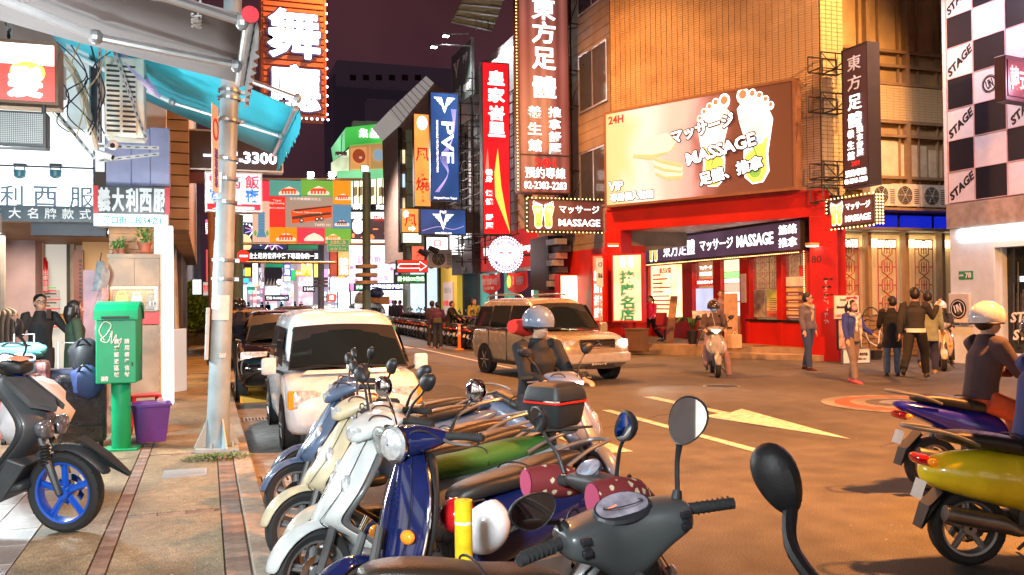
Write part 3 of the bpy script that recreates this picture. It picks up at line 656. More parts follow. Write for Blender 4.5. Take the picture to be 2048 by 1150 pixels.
s=psign('hanging_sign','wide navy PVF lightbox with winged emblem hung below the tall navy one','sign',840,418,932,470,37,d=.3,face=navy,case=tk)
wS,hS=dims(s);fvf(s,wS*.5,hS*.5,wS*.46);letters('PVF',tw,s,wS*.5,-.006,hS*.87,hS*.12);letters('www.hifant.com',tw,s,wS*.5,-.006,hS*.08,hS*.09,W=wS*.36)
MB().curve([(wS*.05,-.006,hS*.15),(wS*.4,-.006,hS*.32),(wS*.7,-.006,hS*.22),(wS*.95,-.006,hS*.35)],.012,4).build('curve_line',cvm,s)
s=psign('hanging_sign','dark grey panel beside the lower navy sign','panel',932,424,960,466,37.2,d=.2,face=mat('charcoal_panel',(.03,.035,.05),.5))
s=xsign('board_sign','grey facade board with white winged emblem lit by two arm lamps near the roof','sign',903,95,943,205,11.3,d=.12,face=mat('board_grey',(.10,.12,.12),.5),case=galv,frame=.02)
b0=Px(903,95,11.3)
s.children[0]
wS,hS=dims(s);s.location.z-=.0
fvf(s,wS*.25,hS*.66,wS*.34,m=tpw);letters('PVF',tpw,s,wS*.7,-.006,hS*.74,hS*.14);letters('宅全館',tpw,s,wS*.28,-.006,hS*.22,hS*.15,W=wS*.42);letters('鞋館好',tpw,s,wS*.78,-.006,hS*.2,hS*.15,W=wS*.4)
def arm_lamp(lab,p0,p1,e,tx):
 t=thing('arm_lamp',lab,'lamp',p0);d=V(p1)-V(p0)
 MB().tube([(0,0,0),tuple(d)],.03,6).build('arm',galv,t)
 MB().box(d.x-.25,d.y-.12,d.z-.1,d.x+.05,d.y+.12,d.z+.03).build('housing',galv,t,bev=.02)
 MB().box(d.x-.22,d.y-.1,d.z-.13,d.x+.02,d.y+.1,d.z-.103).build('lamp_glass',mat('flood_glass',(1,1,1),.3,emit=(1,1,1),es=30,noise=0),t)
 ld=bpy.data.lights.new('floodlight','SPOT');ld.energy=e;ld.spot_size=R_(110);ld.spot_blend=.6;ld.color=(1,1,.95);ld.shadow_soft_size=.12
 lo=bpy.data.objects.new('floodlight',ld);sc.collection.objects.link(lo);lo.parent=t;lo.location=d+V((-.1,0,-.2))
 lo.rotation_euler=(V(tx)-(V(p0)+d)).to_track_quat('-Z','Y').to_euler();return t
e0=Py(872,90,37);arm_lamp('floodlight on a long arm in front of the grey facade board',(11.2,37,e0.z+.1),(e0.x,37,e0.z),900,(11.4,36.5,e0.z-2.2))
e0=Py(896,68,37.5);arm_lamp('second floodlight arm reaching over the top of the grey facade board',(11.2,37.5,e0.z+.1),(e0.x,37.5,e0.z),600,(11.4,36,e0.z-1.2))
wp=mat('white_panel',(.66,.66,.68),.35,noise=.08)
b=thing('panelled_building','white metal panelled facade above the red foot shop with a sloping top band','building',(12.0,43.5,0),-math.pi/2)
for k in range(16):
 MB().box(.03+k*.76,0,10.2,.76+k*.76,.5,12.2).build('panel',wp,b,bev=.01)
for k in range(5):MB().box(.05+k*2.9,.02,3.9,.75+k*2.9,.5,10.18).build('pilaster',wp,b,bev=.01)
MB().box(0,.6,3.9,12.2,2,10.18).build('wall',mat('wall_charcoal',(.12,.11,.10),.6,noise=.3),b)  # dark grey wall set behind the white pilasters
MB().box(0,.52,10.2,12.2,3,13).build('parapet',wp,b)
lat=MB()
for k in range(14):lat.box(.2+k*.85,-.5,4.2,.24+k*.85,-.46,10)
for k in range(14):lat.box(.2,-.5,4.2+k*.44,11.5,-.46,4.24+k*.44)
lat.build('frame_grid',dsteel,b)
rf=thing('roof_canopy','yellowish corrugated roof canopy jutting above the white panelled facade','canopy',(0,0,0))
cq=[Py(903,42,38),Py(985,60,38),Py(1015,-20,34),Py(935,-20,34)];m=MB();m.add(cq+[p+V((0,0,.12))for p in cq],[(0,1,2,3),(7,6,5,4),(0,4,5,1),(1,5,6,2),(2,6,7,3),(3,7,4,0)]);m.build('sheet',mat('canopy_yellow',(.40,.34,.16),.5),rf)
for k in range(5):MB().tube([cq[0].lerp(cq[3],k/5)-V((0,0,.04)),cq[1].lerp(cq[2],k/5)-V((0,0,.04))],.05,4).build('rib',alu,rf)
for k in range(3):MB().tube([Py(952+k*12,60,37),Py(952+k*12,10,37)],.03,5).build('post',galv,rf)
fs=thing('foot_shop','red fronted street shop with teal pillars and hanging red banners behind the gold minivan','shop',(12.0,38.6,0),-math.pi/2)
def fx(px):return 38.6-Yfor(px,12.0)
MB().box(0,-.02,2.95,7.3,.5,4.5).build('sign_band',mat('shop_red_band',(.55,.02,.02),.4,emit=(.8,.02,.02),es=.25),fs)
letters('養身 保健',tw,fs,1.2,-.03,3.85,.42,W=1.4,bold=.04);letters('Massage',tw,fs,6.0,-.03,3.7,.35,W=1.3,bold=.03)
MB().box(0,.05,2.85,7.3,.6,2.95).build('lintel',alu,fs)
teal=mat('teal_frame',(.10,.50,.42),.4,emit=(.1,.6,.5),es=.15)
for a in(0,.25,3.4,3.75,6.9):MB().box(a,-.05,.12,a+.2,.25,2.85).build('pillar',teal,fs,bev=.01)
MB().box(.2,2.4,.12,7.3,2.5,3).build('back_wall',glow('shop_interior',(.95,1,.97),2.4,hot=.3),fs)  # shop light put into the back wall as emission
MB().box(.0,.3,.10,7.3,2.5,.12).build('shop_floor',tilem,fs)
ban=mat('red_banner_cloth',(.60,.025,.02),.6,emit=(.9,.03,.02),es=.25)
for i,(a,b_,z0,z1)in enumerate(((.5,3.2,2.05,2.8),(4.0,6.6,2.05,2.8))):
 m=MB();N=14;vs=[]
 for j in range(N+1):
  u=j/N;sag=.18*math.sin(u*math.pi);vs+=[(a+(b_-a)*u,-.12+.05*math.sin(u*11),z1-sag*.3),(a+(b_-a)*u,-.12+.04*math.sin(u*9+1),z0-sag+.12*u)]
 m.add(vs,[(2*j,2*j+1,2*j+3,2*j+2)for j in range(N)])
 bnn=sc.objects
 t=thing('banner',('red cloth banner with crowded white price lettering at the left shop opening','red cloth banner printed 2 1499 at the right shop opening')[i],'banner',(12.0,38.6,0),-math.pi/2)
 m.build('cloth',ban,t)
 if i:letters('2',tpw,t,a+1.0,-.2,2.42,.35,bold=.03);letters('1499',tpw,t,a+1.8,-.2,2.42,.36,W=.75,bold=.03);MB().ell((a+.45,-.19,2.4),(.28,.01,.28),9,4).build('burst',tg,t)
 else:letters('腳底 按摩 95分',tpw,t,a+1.35,-.2,2.45,.3,W=2.2,bold=.03);letters('全身 油壓 指壓',tpw,t,a+1.2,-.2,2.17,.14,W=1.6)
c=Py(1011,509,31.5);t=thing('round_sign','round white lit sign reading 전신 안마 MASSAGE ringed with violet bulbs','sign',(c.x,31.5,c.z))
r=33/1750*33.2
MB().lathe([(.01,.0),(r,0),(r,.3),(.01,.3)],(0,0,0),'Y',40,cap=True).build('casing',mat('violet_case',(.25,.2,.4),.4),t)
MB().lathe([(.01,-.01),(r*.97,-.01),(r*.97,-.002),(.01,-.002)],(0,0,0),'Y',40,cap=True).build('face_panel',glow('round_white',(.97,.96,1),1.3,hot=.1),t)
tv=mat('letter_violet',(.1,.05,.5),.5,emit=(.12,.06,.6),es=.6,noise=0,sample=False)
for i,ch in enumerate('MASSAGE'):
 q=math.radians(-90+(i-3)*17);letters(ch,tv,t,r*.78*math.cos(q),-.02,r*.78*math.sin(q),r*.2,rot=q+math.pi/2,bold=.05)
for i,ch in enumerate('전신 안마'):
 if ch!=' ':q=math.radians(90-(i-2)*19);letters(ch,tv,t,r*.76*math.cos(q),-.02,r*.76*math.sin(q),r*.25,rot=q-math.pi/2,bold=.03)
for sg in(-1,1):
 MB().ell((sg*r*.28,-.016,r*.06),(r*.14,.006,r*.26),12,6).build('foot_print',mat('pale_blue_print',(.4,.7,.9),.5,emit=(.5,.8,1),es=1.0,sample=False),t)
 MB().ell((sg*r*.28,-.022,r*.1),(r*.12,.004,r*.04),10,6).build('foot_print',trd,t)
bulbs(t,[(r*1.07*math.cos(i*math.pi/20),-.02,r*1.07*math.sin(i*math.pi/20))for i in range(40)],.03,bulbw,'bulb')
MB().tube([(r,.1,0),(11.98-c.x,.1,0)],.04,6).build('bracket',dsteel,t)
t=thing('meter_cluster','dark cluster of wall boxes and cable trays beside the red shop sign','wall boxes',(11.85,29.6,2.0))
MB().box(-.45,-.9,.0,.1,.9,1.9).build('cabinet',mat('dark_cabinet',(.03,.02,.02),.5),t)
for k in range(7):MB().box(-.55+.1*(k%3),-1.3-.1*k,.1+k*.24,-.15+.1*(k%3),-.95,.3+k*.24).build('meter_box',mat(('box_grey','box_pink','box_dark')[k%3],((.3,.3,.32),(.35,.2,.2),(.08,.07,.08))[k%3],.5),t)
lbx=glow('lightbox_amber',(1,.58,.30),1.5,hot=.5,ns=1.1)
txg=mat('letter_green',(.02,.22,.08),.5,emit=(.03,.3,.1),es=.7,noise=0,sample=False)
t=sign('pillar_lightbox','red framed amber lightbox with green 按摩名店 characters on the red pillar','lightbox',(11.52,23.85,.95),CH+.25,.98,2.05,d=.3,face=lbx,case=redw,frame=.05)
for c_,q in zip('按摩名店',(.66,.47,.29,.11)):
 letters(c_,tpw,t,.49,-.008,2.05*q,.42,W=.50,bold=.09,name='lettering_outline');letters(c_,txg,t,.49,-.02,2.05*q,.36,W=.42,bold=.04)
for sg in(-1,1):MB().ell((.49+sg*.13,-.01,1.8),(.08,.006,.18),10,6).build('foot_print',tw,t)
t=sign('pillar_lightbox','narrow side face of the amber lightbox with white characters 腳底按摩','lightbox',(11.10,24.35,.95),CH-.05,.46,2.05,d=.2,face=glow('lightbox_red',(1,.20,.10),1.2,hot=.3),case=redw,frame=.05)
vletters('腳底按摩',tw,t,.23,-.008,.1,1.6,.3,bold=.06)
t=psign('pillar_lightbox','pale yellow lit panel standing in a red frame behind the gold minivan','lightbox',1119,548,1180,640,27.5,d=.4,face=glow('lightbox_pale',(1,.86,.55),2.6,hot=.3),case=redw,frame=.06)
t=psign('no_parking_sign','small white no parking sign on a post in front of the amber lightbox','road sign',1193,516,1206,574,22.5,d=.03,face=white,case=white,frame=.005)
wS,hS=dims(t)
MB().lathe([(.045,-.012),(.065,-.012),(.065,-.008),(.045,-.008)],(wS/2,0,hS*.75),'Y',18).build('ring',mat('road_sign_blue',(.05,.1,.45),.5),t);letters('禁止\n停車',tk,t,wS/2,-.01,hS*.38,.14)
MB().tube([(wS/2,.05,-3.0),(wS/2,.05,hS*.9)],.025,8).build('post',galv,t)
# orange building on y  19.2
ob=thing('orange_building','ochre building with window bands and lattice windows lit orange beside the corner','building',(15.7,19.2,0))
wo=mat('ochre_wall',(.50,.34,.14),.6,noise=.2)
wf=mat('ochre_frame',(.30,.20,.10),.45)
MB().box(0,.02,0,9,.3,1.15).build('brick_base',mat('base_brick_joint',(.1,.06,.04),.9),ob)
bq=MB().box(0,0,0,.235,.02,.105).mesh('brick');bq.materials.append(mat('base_brick',(.33,.20,.09),.6));fixn(bq)
for j in range(9):
 for i in range(17):
  o=link('brick',bq,ob,fix=False);o.location=(.02+i*.25-(.12 if j%2 else 0)+.12,0-random.uniform(0,.004),.02+j*.12)
MB().box(0,.4,1.1,9,.5,3.4).build('room_wall',mat('lattice_room',(.62,.42,.18),.6,emit=(.9,.5,.16),es=.20),ob)
MB().box(0,.3,3.35,9,2.0,3.4).build('room_ceiling',wo,ob)
for k in range(4):MB().box(.05+k*1.28,.2,3.0,1.1+k*1.28,.3,3.22).build('strip_lamp',glow('lattice_lamp',(1,.86,.6),5,sample=True),ob)
for k in range(5):MB().box(-.05+k*1.28,-.04,1.1,.06+k*1.28,.2,3.4).build('mullion',wf,ob,bev=.005)
for k in range(4):MB().box(.06+k*1.28,.1,1.15,1.23+k*1.28,.11,3.35).build('pane',glassc,ob)
for k in range(4):lattice(.36+k*1.28,1.2,.62,2.0,.022,.06,nz=4).build('lattice',latm,ob)
MB().box(-.1,-.35,3.42,9,.3,3.50).build('awning',mat('awning_bronze',(.16,.12,.08),.5),ob,bev=.01)
for k in range(6):MB().box(.05+k*1.2,-.02,3.52,1.05+k*1.2,.1,3.86).build('blue_window',mat('blue_neon_window',(.01,.02,.3),.3,emit=(.01,.03,.9),es=.55),ob)
MB().box(-.1,.11,3.50,9,.35,4.0).build('dark_band',dsteel,ob)
MB().box(-.1,-.5,3.95,9,.35,4.02).build('ac_ledge',wf,ob)
def wband(z0,z1,rows_=(.25,.62),n=5,W=1.35):
 MB().box(-.1,.16,z0,9,.3,z1).build('window_glass',mat('amber_dull_glass',(.42,.30,.13),.35,noise=.3,ns=1),ob)
 m=MB()
 for k in range(n+1):m.box(-.05+k*W,-.02,z0,.08+k*W,.155,z1)
 for q in(0,*rows_,1):m.box(-.1,.0,z0+(z1-z0)*q-.04,9,.15,z0+(z1-z0)*q+.04)
 for k in range(n*2):m.box(.42+k*W/2,.05,z0,.45+k*W/2,.14,z1)
 m.build('window_frame',wf,ob)
wband(4.05,6.45,(.22,.36,.84))
for k in range(4):MB().box(1.55+k*1.0,.12,4.95,2.45+k*1.0,.15,5.95-.1*k).build('paper_blind',mat('blind_paper',(.66,.56,.36),.7),ob)
wband(7.5,12,(.11,.2,.9))
MB().box(-.1,.06,6.49,9,.35,7.46).build('spandrel',grout,ob)
bt=MB().box(0,0,0,.21,.03,.062).mesh('spandrel_tile');bt.materials.append(tiley);fixn(bt)
for j in range(13):
 for i in range(18):
  o=link('spandrel_tile',bt,ob,fix=False);o.location=(.02+i*.222,.035-random.uniform(0,.005),6.51+j*.073)
def ac_unit(lab,loc,rz=0,s=1.0,group=None):
 t=thing('air_conditioner',lab,'air conditioner',loc,rz,group)
 cr=mat('ac_cream',(.62,.58,.46),.5,noise=.15)
 MB().box(0,0,.04,.82*s,.32,.62*s).build('housing',cr,t,bev=.015)
 MB().lathe([(.02,-.012),(.235*s,-.012),(.235*s,.01),(.02,.01)],(.34*s,0,.33*s),'Y',28).build('fan_recess',mat('fan_dark',(.03,.03,.03),.6),t)
 m=MB()
 for k in range(5):m.lathe([((.05+k*.045)*s,-.02),((.055+k*.045)*s,-.02),((.055+k*.045)*s,-.016),((.05+k*.045)*s,-.016)],(.34*s,0,.33*s),'Y',24)
 for k in range(6):
  q=k*math.pi/3;m.tube([(.34*s,-.02,.33*s),(.34*s+.24*s*math.cos(q),-.02,.33*s+.24*s*math.sin(q))],.006,4)
 m.build('fan_grille',cr,t)
 for k in range(3):
  pass
 m=MB();[m.box(.64*s,-.005,.12*s+k*.05*s,.79*s,0,.14*s+k*.05*s)for k in range(8)];m.build('louvre',mat('fan_dark',(.03,)*3),t)
 for x in(.08,.66):MB().box(x*s,.02,0,(x+.06)*s,.3,.04).build('foot',dsteel,t)
 return t
p=[Py(q,430,18.72)for q in(1765,1794,1845)]
ac_unit('cream air conditioner at the left end of the ledge, half behind the MASSAGE sign',(p[0].x-.35,18.75,4.02));ac_unit('cream air conditioner in the middle of the ledge over the lattice windows',(p[1].x-.05,18.75,4.02),s=1.05);ac_unit('cream air conditioner at the right end of the ledge next to the checkered wall',(p[2].x,18.75,4.02),s=1.05)
# checkered STAGE building on x  17.3
st=thing('checkered_building','building clad in white and navy checker panels over a pale blue lit ground floor','building',(17.3,16.75,0),-math.pi/2)
pw=mat('panel_pinkwhite',(.64,.58,.64),.35,noise=.06);pn=mat('panel_navy',(.008,.010,.020),.35,noise=.1)
MB().box(-.02,.04,3.9,6,.5,13).build('wall',pw,st)
MB().box(-.12,-.03,3.9,.0,.5,13).build('edge_trim',pw,st)
cols=[0,.78,1.68,2.6,3.5]
pat=['WNWNWNW','NWNWNWN']
for i in range(4):
 for j in range(9):
  z0=3.92+j*.76+(0 if i else 0)
  dark=(i+j)%2==1
  x0,x1=cols[i]+.012,cols[i+1]-.012
  pnl=MB().box(x0,-.01,z0+.008,x1,.035,z0+.752).build('wall_panel',pn if dark else pw,st)
  if not dark:
   if(i,j)in((1,3),(3,3)):
    cxx,czz=(x0+x1)/2,z0+.38
    MB().lathe([(.2,-.015),(.215,-.015),(.215,-.011),(.2,-.011)],(cxx,0,czz),'Y',28).build('emblem',tk,st)
    MB().lathe([(.155,-.015),(.19,-.015),(.19,-.011),(.155,-.011)],(cxx,0,czz),'Y',28).build('emblem',tk,st)
    letters('UN',tk,st,cxx,-.014,czz,.22,W=.19,bold=.06,rot=.3)
   elif(i+j)%4==0 or i==0:letters('STAGE',tk,st,(x0+x1)/2,-.014,z0+.38,.2,W=.84,bold=.07,rot=.62,shear=.3)
for i in range(5):MB().box(cols[i]-.012,-.03,3.9,cols[i]+.012,-.011,11).build('joint_trim',mat('trim_pink',(.55,.35,.38),.4),st)
for j in range(10):MB().box(0,-.026,3.92+j*.76-.008,3.5,-.012,3.92+j*.76+.008).build('joint_trim',MATS['trim_pink'],st)
MB().box(-.05,-.06,3.28,6,.5,3.88).build('concrete_band',mat('band_concrete',(.30,.24,.20),.7,noise=.3),st)
blw=mat('pale_blue_wall',(.62,.72,.78),.45,noise=.06)
MB().box(0,-.02,0,1.28,.5,3.27).build('pier',blw,st,bev=.01)
MB().box(1.28,-.02,2.75,6,.5,3.27).build('header',blw,st)
MB().box(1.28,.15,.3,1.34,.5,2.75).build('reveal',blw,st)
MB().box(1.28,-.02,0,6,.5,.3).build('plinth',blw,st)
MB().box(.3,-.10,3.02,5.5,-.02,3.2).build('strip_light',glow('tube_cool',(.75,.92,1),14),st)
MB().box(1.34,.30,.3,6,.32,2.75).build('shop_window',mat('shop_window_dark',(.012,.018,.022),.06,noise=.3),st)
rk=MB()
for k in range(30):rk.tube([(1.5+.12*k,.28,.6+.4*math.sin(k*3.3)),(1.53+.12*k,.28,1.9+.5*math.sin(k*1.7))],.02,4)
rk.build('display_clothes',mat('clothes_dark',(.06,.07,.08),.7,noise=.6,ns=9),st)
for k in range(4):MB().box(1.7+k*.55,.27,1.95-.25*(k%2),2.0+k*.55,.295,2.07-.25*(k%2)).build('display_lamp',glow('display_cool',(.8,.95,1),3,sample=False),st)
for z in(1.15,.75):letters('STAGE',tpw,st,1.95+.15*(1.15-z),.262,z,.24,W=1.0,bold=.06,shear=.25,rot=.05)
t=sign('house_number_plate','green house number plate 78 on the pale blue pier','number plate',(17.275,16.5,2.02),-math.pi/2,.44,.22,d=.02,face=mat('plate_green',(.02,.28,.14),.4),case=tpw,frame=.008,texts=[('78',.66,.5,.6,tpw,dict(bold=.03)),('昆明街',.2,.5,.22,tpw,dict(W=.28))])
t=thing('wall_emblem_box','square white wall box with a round black emblem on the pale blue pier','wall box',(17.27,16.72,.98),-math.pi/2)
MB().box(0,-.1,0,.62,0,.72).build('box',mat('box_offwhite',(.6,.6,.56),.5),t,bev=.02)
MB().lathe([(.01,-.112),(.24,-.112),(.24,-.102),(.01,-.102)],(.3,0,.34),'Y',30).build('emblem',tk,t);MB().lathe([(.19,-.118),(.205,-.118),(.205,-.113),(.19,-.113)],(.3,0,.34),'Y',30).build('emblem_ring',tpw,t);letters('UN',tpw,t,.3,-.12,.34,.22,W=.2,bold=.05,rot=.3)
p=Py(2012,200,13.6);t=thing('led_sign','dark boxed red LED sign cut by the right edge of the picture','sign',(p.x,13.6,p.z),.15)
MB().box(0,0,0,1.3,.25,.95).build('casing',mat('led_case',(.03,.008,.012),.4),t,bev=.02)
MB().box(.06,-.02,.1,1.24,-.001,.85).build('face_panel',mat('led_off',(.02,.003,.004),.3,emit=(.4,.0,.0),es=.3),t)
lm=mat('led_red_on',(1,.1,.1),.5,emit=(1,.10,.08),es=5,noise=0)
letters('韓式',lm,t,.42,-.03,.48,.5,W=.62,bold=.03)
lamp_light(t,'added_led_glow',240,(1,.55,.75),(.5,-.6,.5),None,0,.3)  # added pink point light tinting the checkered wall
# LEFT SIDE: shops under the arcade
def yb(mb,px0,py0,px1,py1,Y,dep=.1,y0=0.):
 """box on the plane Y between two photo corners"""
 a=Py(px0,py1,Y);b=Py(px1,py0,Y);mb.box(a.x,Y+y0,a.z,b.x,Y+y0+dep,b.z);return mb
cream=mat('cream_wall',(.62,.52,.38),.6,noise=.12)
pinkw=mat('pink_render',(.46,.33,.36),.7,noise=.25,ns=1.5,bump=.3,bs=18)
dark=mat('dark_metal',(.03,.035,.05),.5)
ar=thing('arcade_shop','tailor shop arcade with beige walls, brown ceiling and an open white doorway','shop')
m=MB();yb(m,-120,400,250,745,21.5,.2);m.build('back_wall',cream,ar)
MB().box(-6,14.7,2.98,-1.15,22,3.05).build('ceiling',mat('ceiling_brown',(.30,.20,.12),.6),ar)
yb(MB(),84,470,134,745,21.3,.19).build('white_door_room',mat('doorway_white',(.72,.70,.64),.6,emit=(1,.95,.85),es=.35),ar)
yb(MB(),84,627,134,648,21.25,.04).build('orange_stripe',mat('wall_orange',(.75,.35,.05),.5),ar)
yb(MB(),134,470,139,745,21.1,.2).build('door_jamb',mat('jamb_dark',(.10,.06,.04),.5),ar)
yb(MB(),139,475,148,745,21.15,.2).build('door_jamb',cream,ar)
yb(MB(),148,500,166,750,20.0,.15).build('wood_panel',mat('mahogany',(.20,.05,.03),.4,noise=.3),ar)
m=MB()
for k in range(26):yb(m,158,520+k*8,163,524+k*8,19.98,.02)
m.build('louvre',dark,ar)
yb(MB(),166,460,260,760,20.3,.15).build('orange_wall',mat('wall_apricot',(.70,.42,.20),.6,emit=(1,.6,.25),es=.12),ar)
yb(MB(),167,540,222,700,20.0,.05).build('violet_poster',mat('violet_poster',(.35,.28,.45),.4,noise=.3,ns=2),ar)
for q,y in((168,489),(190,489),(200,505)):
 p=Py(q,y,17);MB().box(p.x-.12,16.9,2.93,p.x+.12,17.2,2.975).build('downlight',glow('downlight_warm',(1,.85,.6),14),ar)
yb(MB(),62,440,212,470,14.75,.3).build('lintel',dark,ar)
yb(MB(),70,462,86,745,20.8,.3).build('side_pilaster',mat('pilaster_tan',(.60,.42,.30),.6),ar)
yb(MB(),-120,430,70,728,20.0,.8).build('pink_pier',pinkw,ar)
ld=bpy.data.lights.new('arcade_lamp','AREA');ld.energy=170;ld.size=2.2;ld.color=(1,.80,.55)
lo=bpy.data.objects.new('arcade_lamp',ld);sc.collection.objects.link(lo);lo.parent=ar;lo.location=(-2.8,18,2.9)
t=thing('warning_plate','narrow red vertical plate with white characters 出車注意 by the doorway','sign',tuple(Py(86,584,20.6)));a=Py(86,584,20.6);b=Py(96,538,20.6)
MB().box(0,0,0,b.x-a.x,.05,b.z-a.z).build('plate',mat('red_plate',(.65,.02,.02),.5,emit=(.8,.02,.02),es=.3),t);vletters('出車注意',tpw,t,(b.x-a.x)/2,-.01,.02,b.z-a.z-.02,.1)
t=thing('fire_extinguisher','red extinguisher shaped alarm above the red warning plate','alarm',tuple(Py(90,545,20.9)))
MB().lathe([(.01,0),(.06,0),(.06,.22),(.03,.28),(.03,.32)],n=14,cap=True).build('body',mat('red_gloss',(.6,.01,.01),.2),t,smooth=True)
t=thing('notice_board','white timetable notice board with small print inside the doorway','notice board',tuple(Py(86,660,21.1)));a=Py(86,660,21.1);b=Py(118,580,21.1)
MB().box(0,0,0,b.x-a.x,.04,b.z-a.z).build('board',tpw,t)
for k in range(14):MB().box(.04,-.004,.05+k*.065,.04+random.choice((.1,.22,.3)),0,.075+k*.065).build('print_line',MATS['zone_green']if k==13 else tk if k%3 else trd,t)
t=thing('pipe_rack','row of upright brown metal pipes bent over against the pink pier','pipes')
for k in range(6):
 p=Py(-28+k*11,725,17.5);tp=Py(-28+k*11,640,17.5)
 MB().curve([(p.x,17.5,p.z),(p.x,17.5,tp.z-.1),(p.x+.02,17.55,tp.z+.12),(p.x-.18,17.7,tp.z+.2)],.045,8).build('pipe',mat('pipe_brown',(.16,.12,.10),.4,.4),t,smooth=True)
p=Py(2,600,17.6);MB().curve([(p.x,17.6,p.z+1.6),(p.x,17.6,p.z-.2),(p.x-.1,17.6,p.z-.5)],.07,8).build('pipe',mat('pipe_grey',(.35,.3,.28),.5),t,smooth=True)
t=thing('plant_pot','stone planter bowl with bright green leaves in front of the pink pier','planter',(Pz(16,772,SW).x,Pz(16,772,SW).y,SW))
MB().lathe([(.02,0),(.30,0),(.27,.08),(.33,.14),(.42,.40),(.50,.44),(.50,.50),(.42,.50),(.40,.42),(.01,.42)],n=24).build('bowl',mat('stone_bowl',(.42,.38,.32),.7,noise=.2,bump=.3),t,smooth=True)
leafm=mat('leaf_green',(.10,.30,.05),.5,noise=.4,ns=12);leafd=mat('leaf_dark',(.05,.14,.04),.5,noise=.4,ns=12)
def leaves(n,rx,ry,rz,z0,s=.05,up=.4):
 m=MB()
 for _ in range(n):
  a=random.uniform(0,6.28);r=math.sqrt(random.random());c=V((rx*r*math.cos(a),ry*r*math.sin(a),z0+rz*random.random()*(1-.4*r)))
  d=V((math.cos(a)+random.uniform(-.6,.6),math.sin(a)+random.uniform(-.6,.6),random.uniform(-.3,up*2))).normalized()*s*random.uniform(.6,1.4);k=d.cross(V((0,0,1))).normalized()*s*.35
  m.add([c,c+d*.5+k,c+d,c+d*.5-k],[(0,1,2,3)])
 return m
leaves(420,.42,.42,.22,.44,.08).build('foliage',leafm,t,kind='stuff')
# left shop signs, plane Y  14.4
cw=glow('shop_sign_white',(.90,.97,1),1.9,hot=.25,ns=.6)
tn=mat('letter_slate',(.05,.08,.12),.5,emit=(.12,.20,.28),es=.5,noise=0,sample=False)
s=psign('shop_sign','wide white lit fascia with large slate characters 利西服 over a dark strip reading 大名牌款式','sign',-200,290,186,441,14.4,d=.3,face=cw,case=galv,frame=.01)
wS,hS=dims(s)
for c,q in zip('義大利西服',(-160,-80,15,83,158)):letters(c,tn,s,wS*(q+200)/386,-.01,hS*(441-392)/151,hS*.27,bold=.02)
yb2=MB().box(0,-.03,0,wS,-.002,hS*.20).build('dark_strip',mat('strip_slate',(.025,.05,.07),.4),s)
for c,q in zip('各大名牌款式',(-15,22,58,94,130,166)):letters(c,tpw,s,wS*(q+200)/386,-.04,hS*.10,hS*.14,bold=.03)
MB().box(0,-.06,hS*.70,wS,-.02,hS*.72).build('rail',dark,s)
for i,q in enumerate((38,110)):
 p=Py(q,348,14.2);t=thing('spotlight',('left small round spotlight clipped on the rail of the white fascia','right small round spotlight clipped on the rail of the white fascia')[i],'spotlight',(p.x,14.25,p.z))
 MB().box(-.08,-.02,.12,.08,.1,.16).build('clamp',dark,t);MB().tube([(-.06,0,.13),(-.07,0,-.02)],.008,5).tube([(.06,0,.13),(.07,0,-.02)],.008,5).build('bracket',dark,t)
 MB().lathe([(.03,-.06),(.075,-.03),(.085,.06),(.07,.065)],(0,0,0),'Z',16,cap=True).build('lamp_can',mat('can_teal',(.05,.16,.2),.35),t,smooth=True)
s=psign('shop_sign','black sign with white 義大利西服 and green address line 漢口街二段54之1','sign',187,374,336,453,14.25,d=.35,face=mat('sign_white_face',(.8,.82,.82),.4,emit=(.9,.97,1),es=.75),case=white,frame=.01)
wS,hS=dims(s)
MB().box(.03,-.02,hS*.30,wS-.03,-.003,hS-.02).build('black_field',mat('sign_black',(.015,.015,.02),.3),s)
for a in(.0,wS-.07):MB().box(a,-.024,hS*.30,a+.07,-.004,hS-.02).build('red_edge',mat('sign_red_edge',(.7,.02,.03),.4),s)
for c,q in zip('義大利西服',(.14,.32,.5,.68,.86)):letters(c,tpw,s,wS*q,-.026,hS*.64,hS*.56,W=wS*.15,bold=.03,fat=.02)
letters('漢口街二段54之1',mat('letter_teal',(.0,.32,.28),.5),s,wS*.5,-.014,hS*.15,hS*.19,W=wS*.76,bold=.02)
wc=thing('lit_column','bright white lit column between the tailor kiosk and the dark blue pillar','column')
yb(MB(),320,452,345,812,14.5,.25).build('lit_panel',glow('column_white',(.97,.99,1),2.4,hot=.1),wc)
yb(MB(),310,440,321,815,14.3,.35).build('edge',white,wc)
t=thing('lavender_wall','lavender metal wall panels beside the air conditioner above the black sign','wall panel')
lavp=mat('lavender_wall',(.40,.38,.58),.45,noise=.1)
for a,b_ in((212,262),(263,300),(301,339)):yb(MB(),a,256,b_,372,14.55,.3).build('panel',lavp,t,bev=.01)
t=thing('rear_wall','stained grey rear wall and pale lit panel behind the awnings and the lightbox','wall')
yb(MB(),-200,-40,330,290,15.2,.4).build('wall',mat('stained_wall',(.35,.32,.30),.7,noise=.5,ns=.8),t)
yb(MB(),-60,205,205,330,14.9,.25).build('lit_panel',glow('panel_soft_white',(.85,.97,1),1.3,hot=.3),t)
yb(MB(),133,85,178,250,13.0,.3).build('white_duct',mat('duct_white',(.60,.62,.62),.5),t)
yb(MB(),178,85,200,280,13.2,.2).build('dark_recess',dark,t)
t=thing('plank_wall','orange varnished horizontal planks above the tailor kiosk','wall')
for k in range(4):yb(MB(),218,452+k*16,320,466.5+k*16,14.85-.01*(k%2),.05).build('plank',mat('plank_orange',(.50,.24,.09),.45,noise=.35,ns=4),t,bev=.004)
K=thing('display_kiosk','tall wood laminate display cabinet with a glass fronted lit shelf','display cabinet')
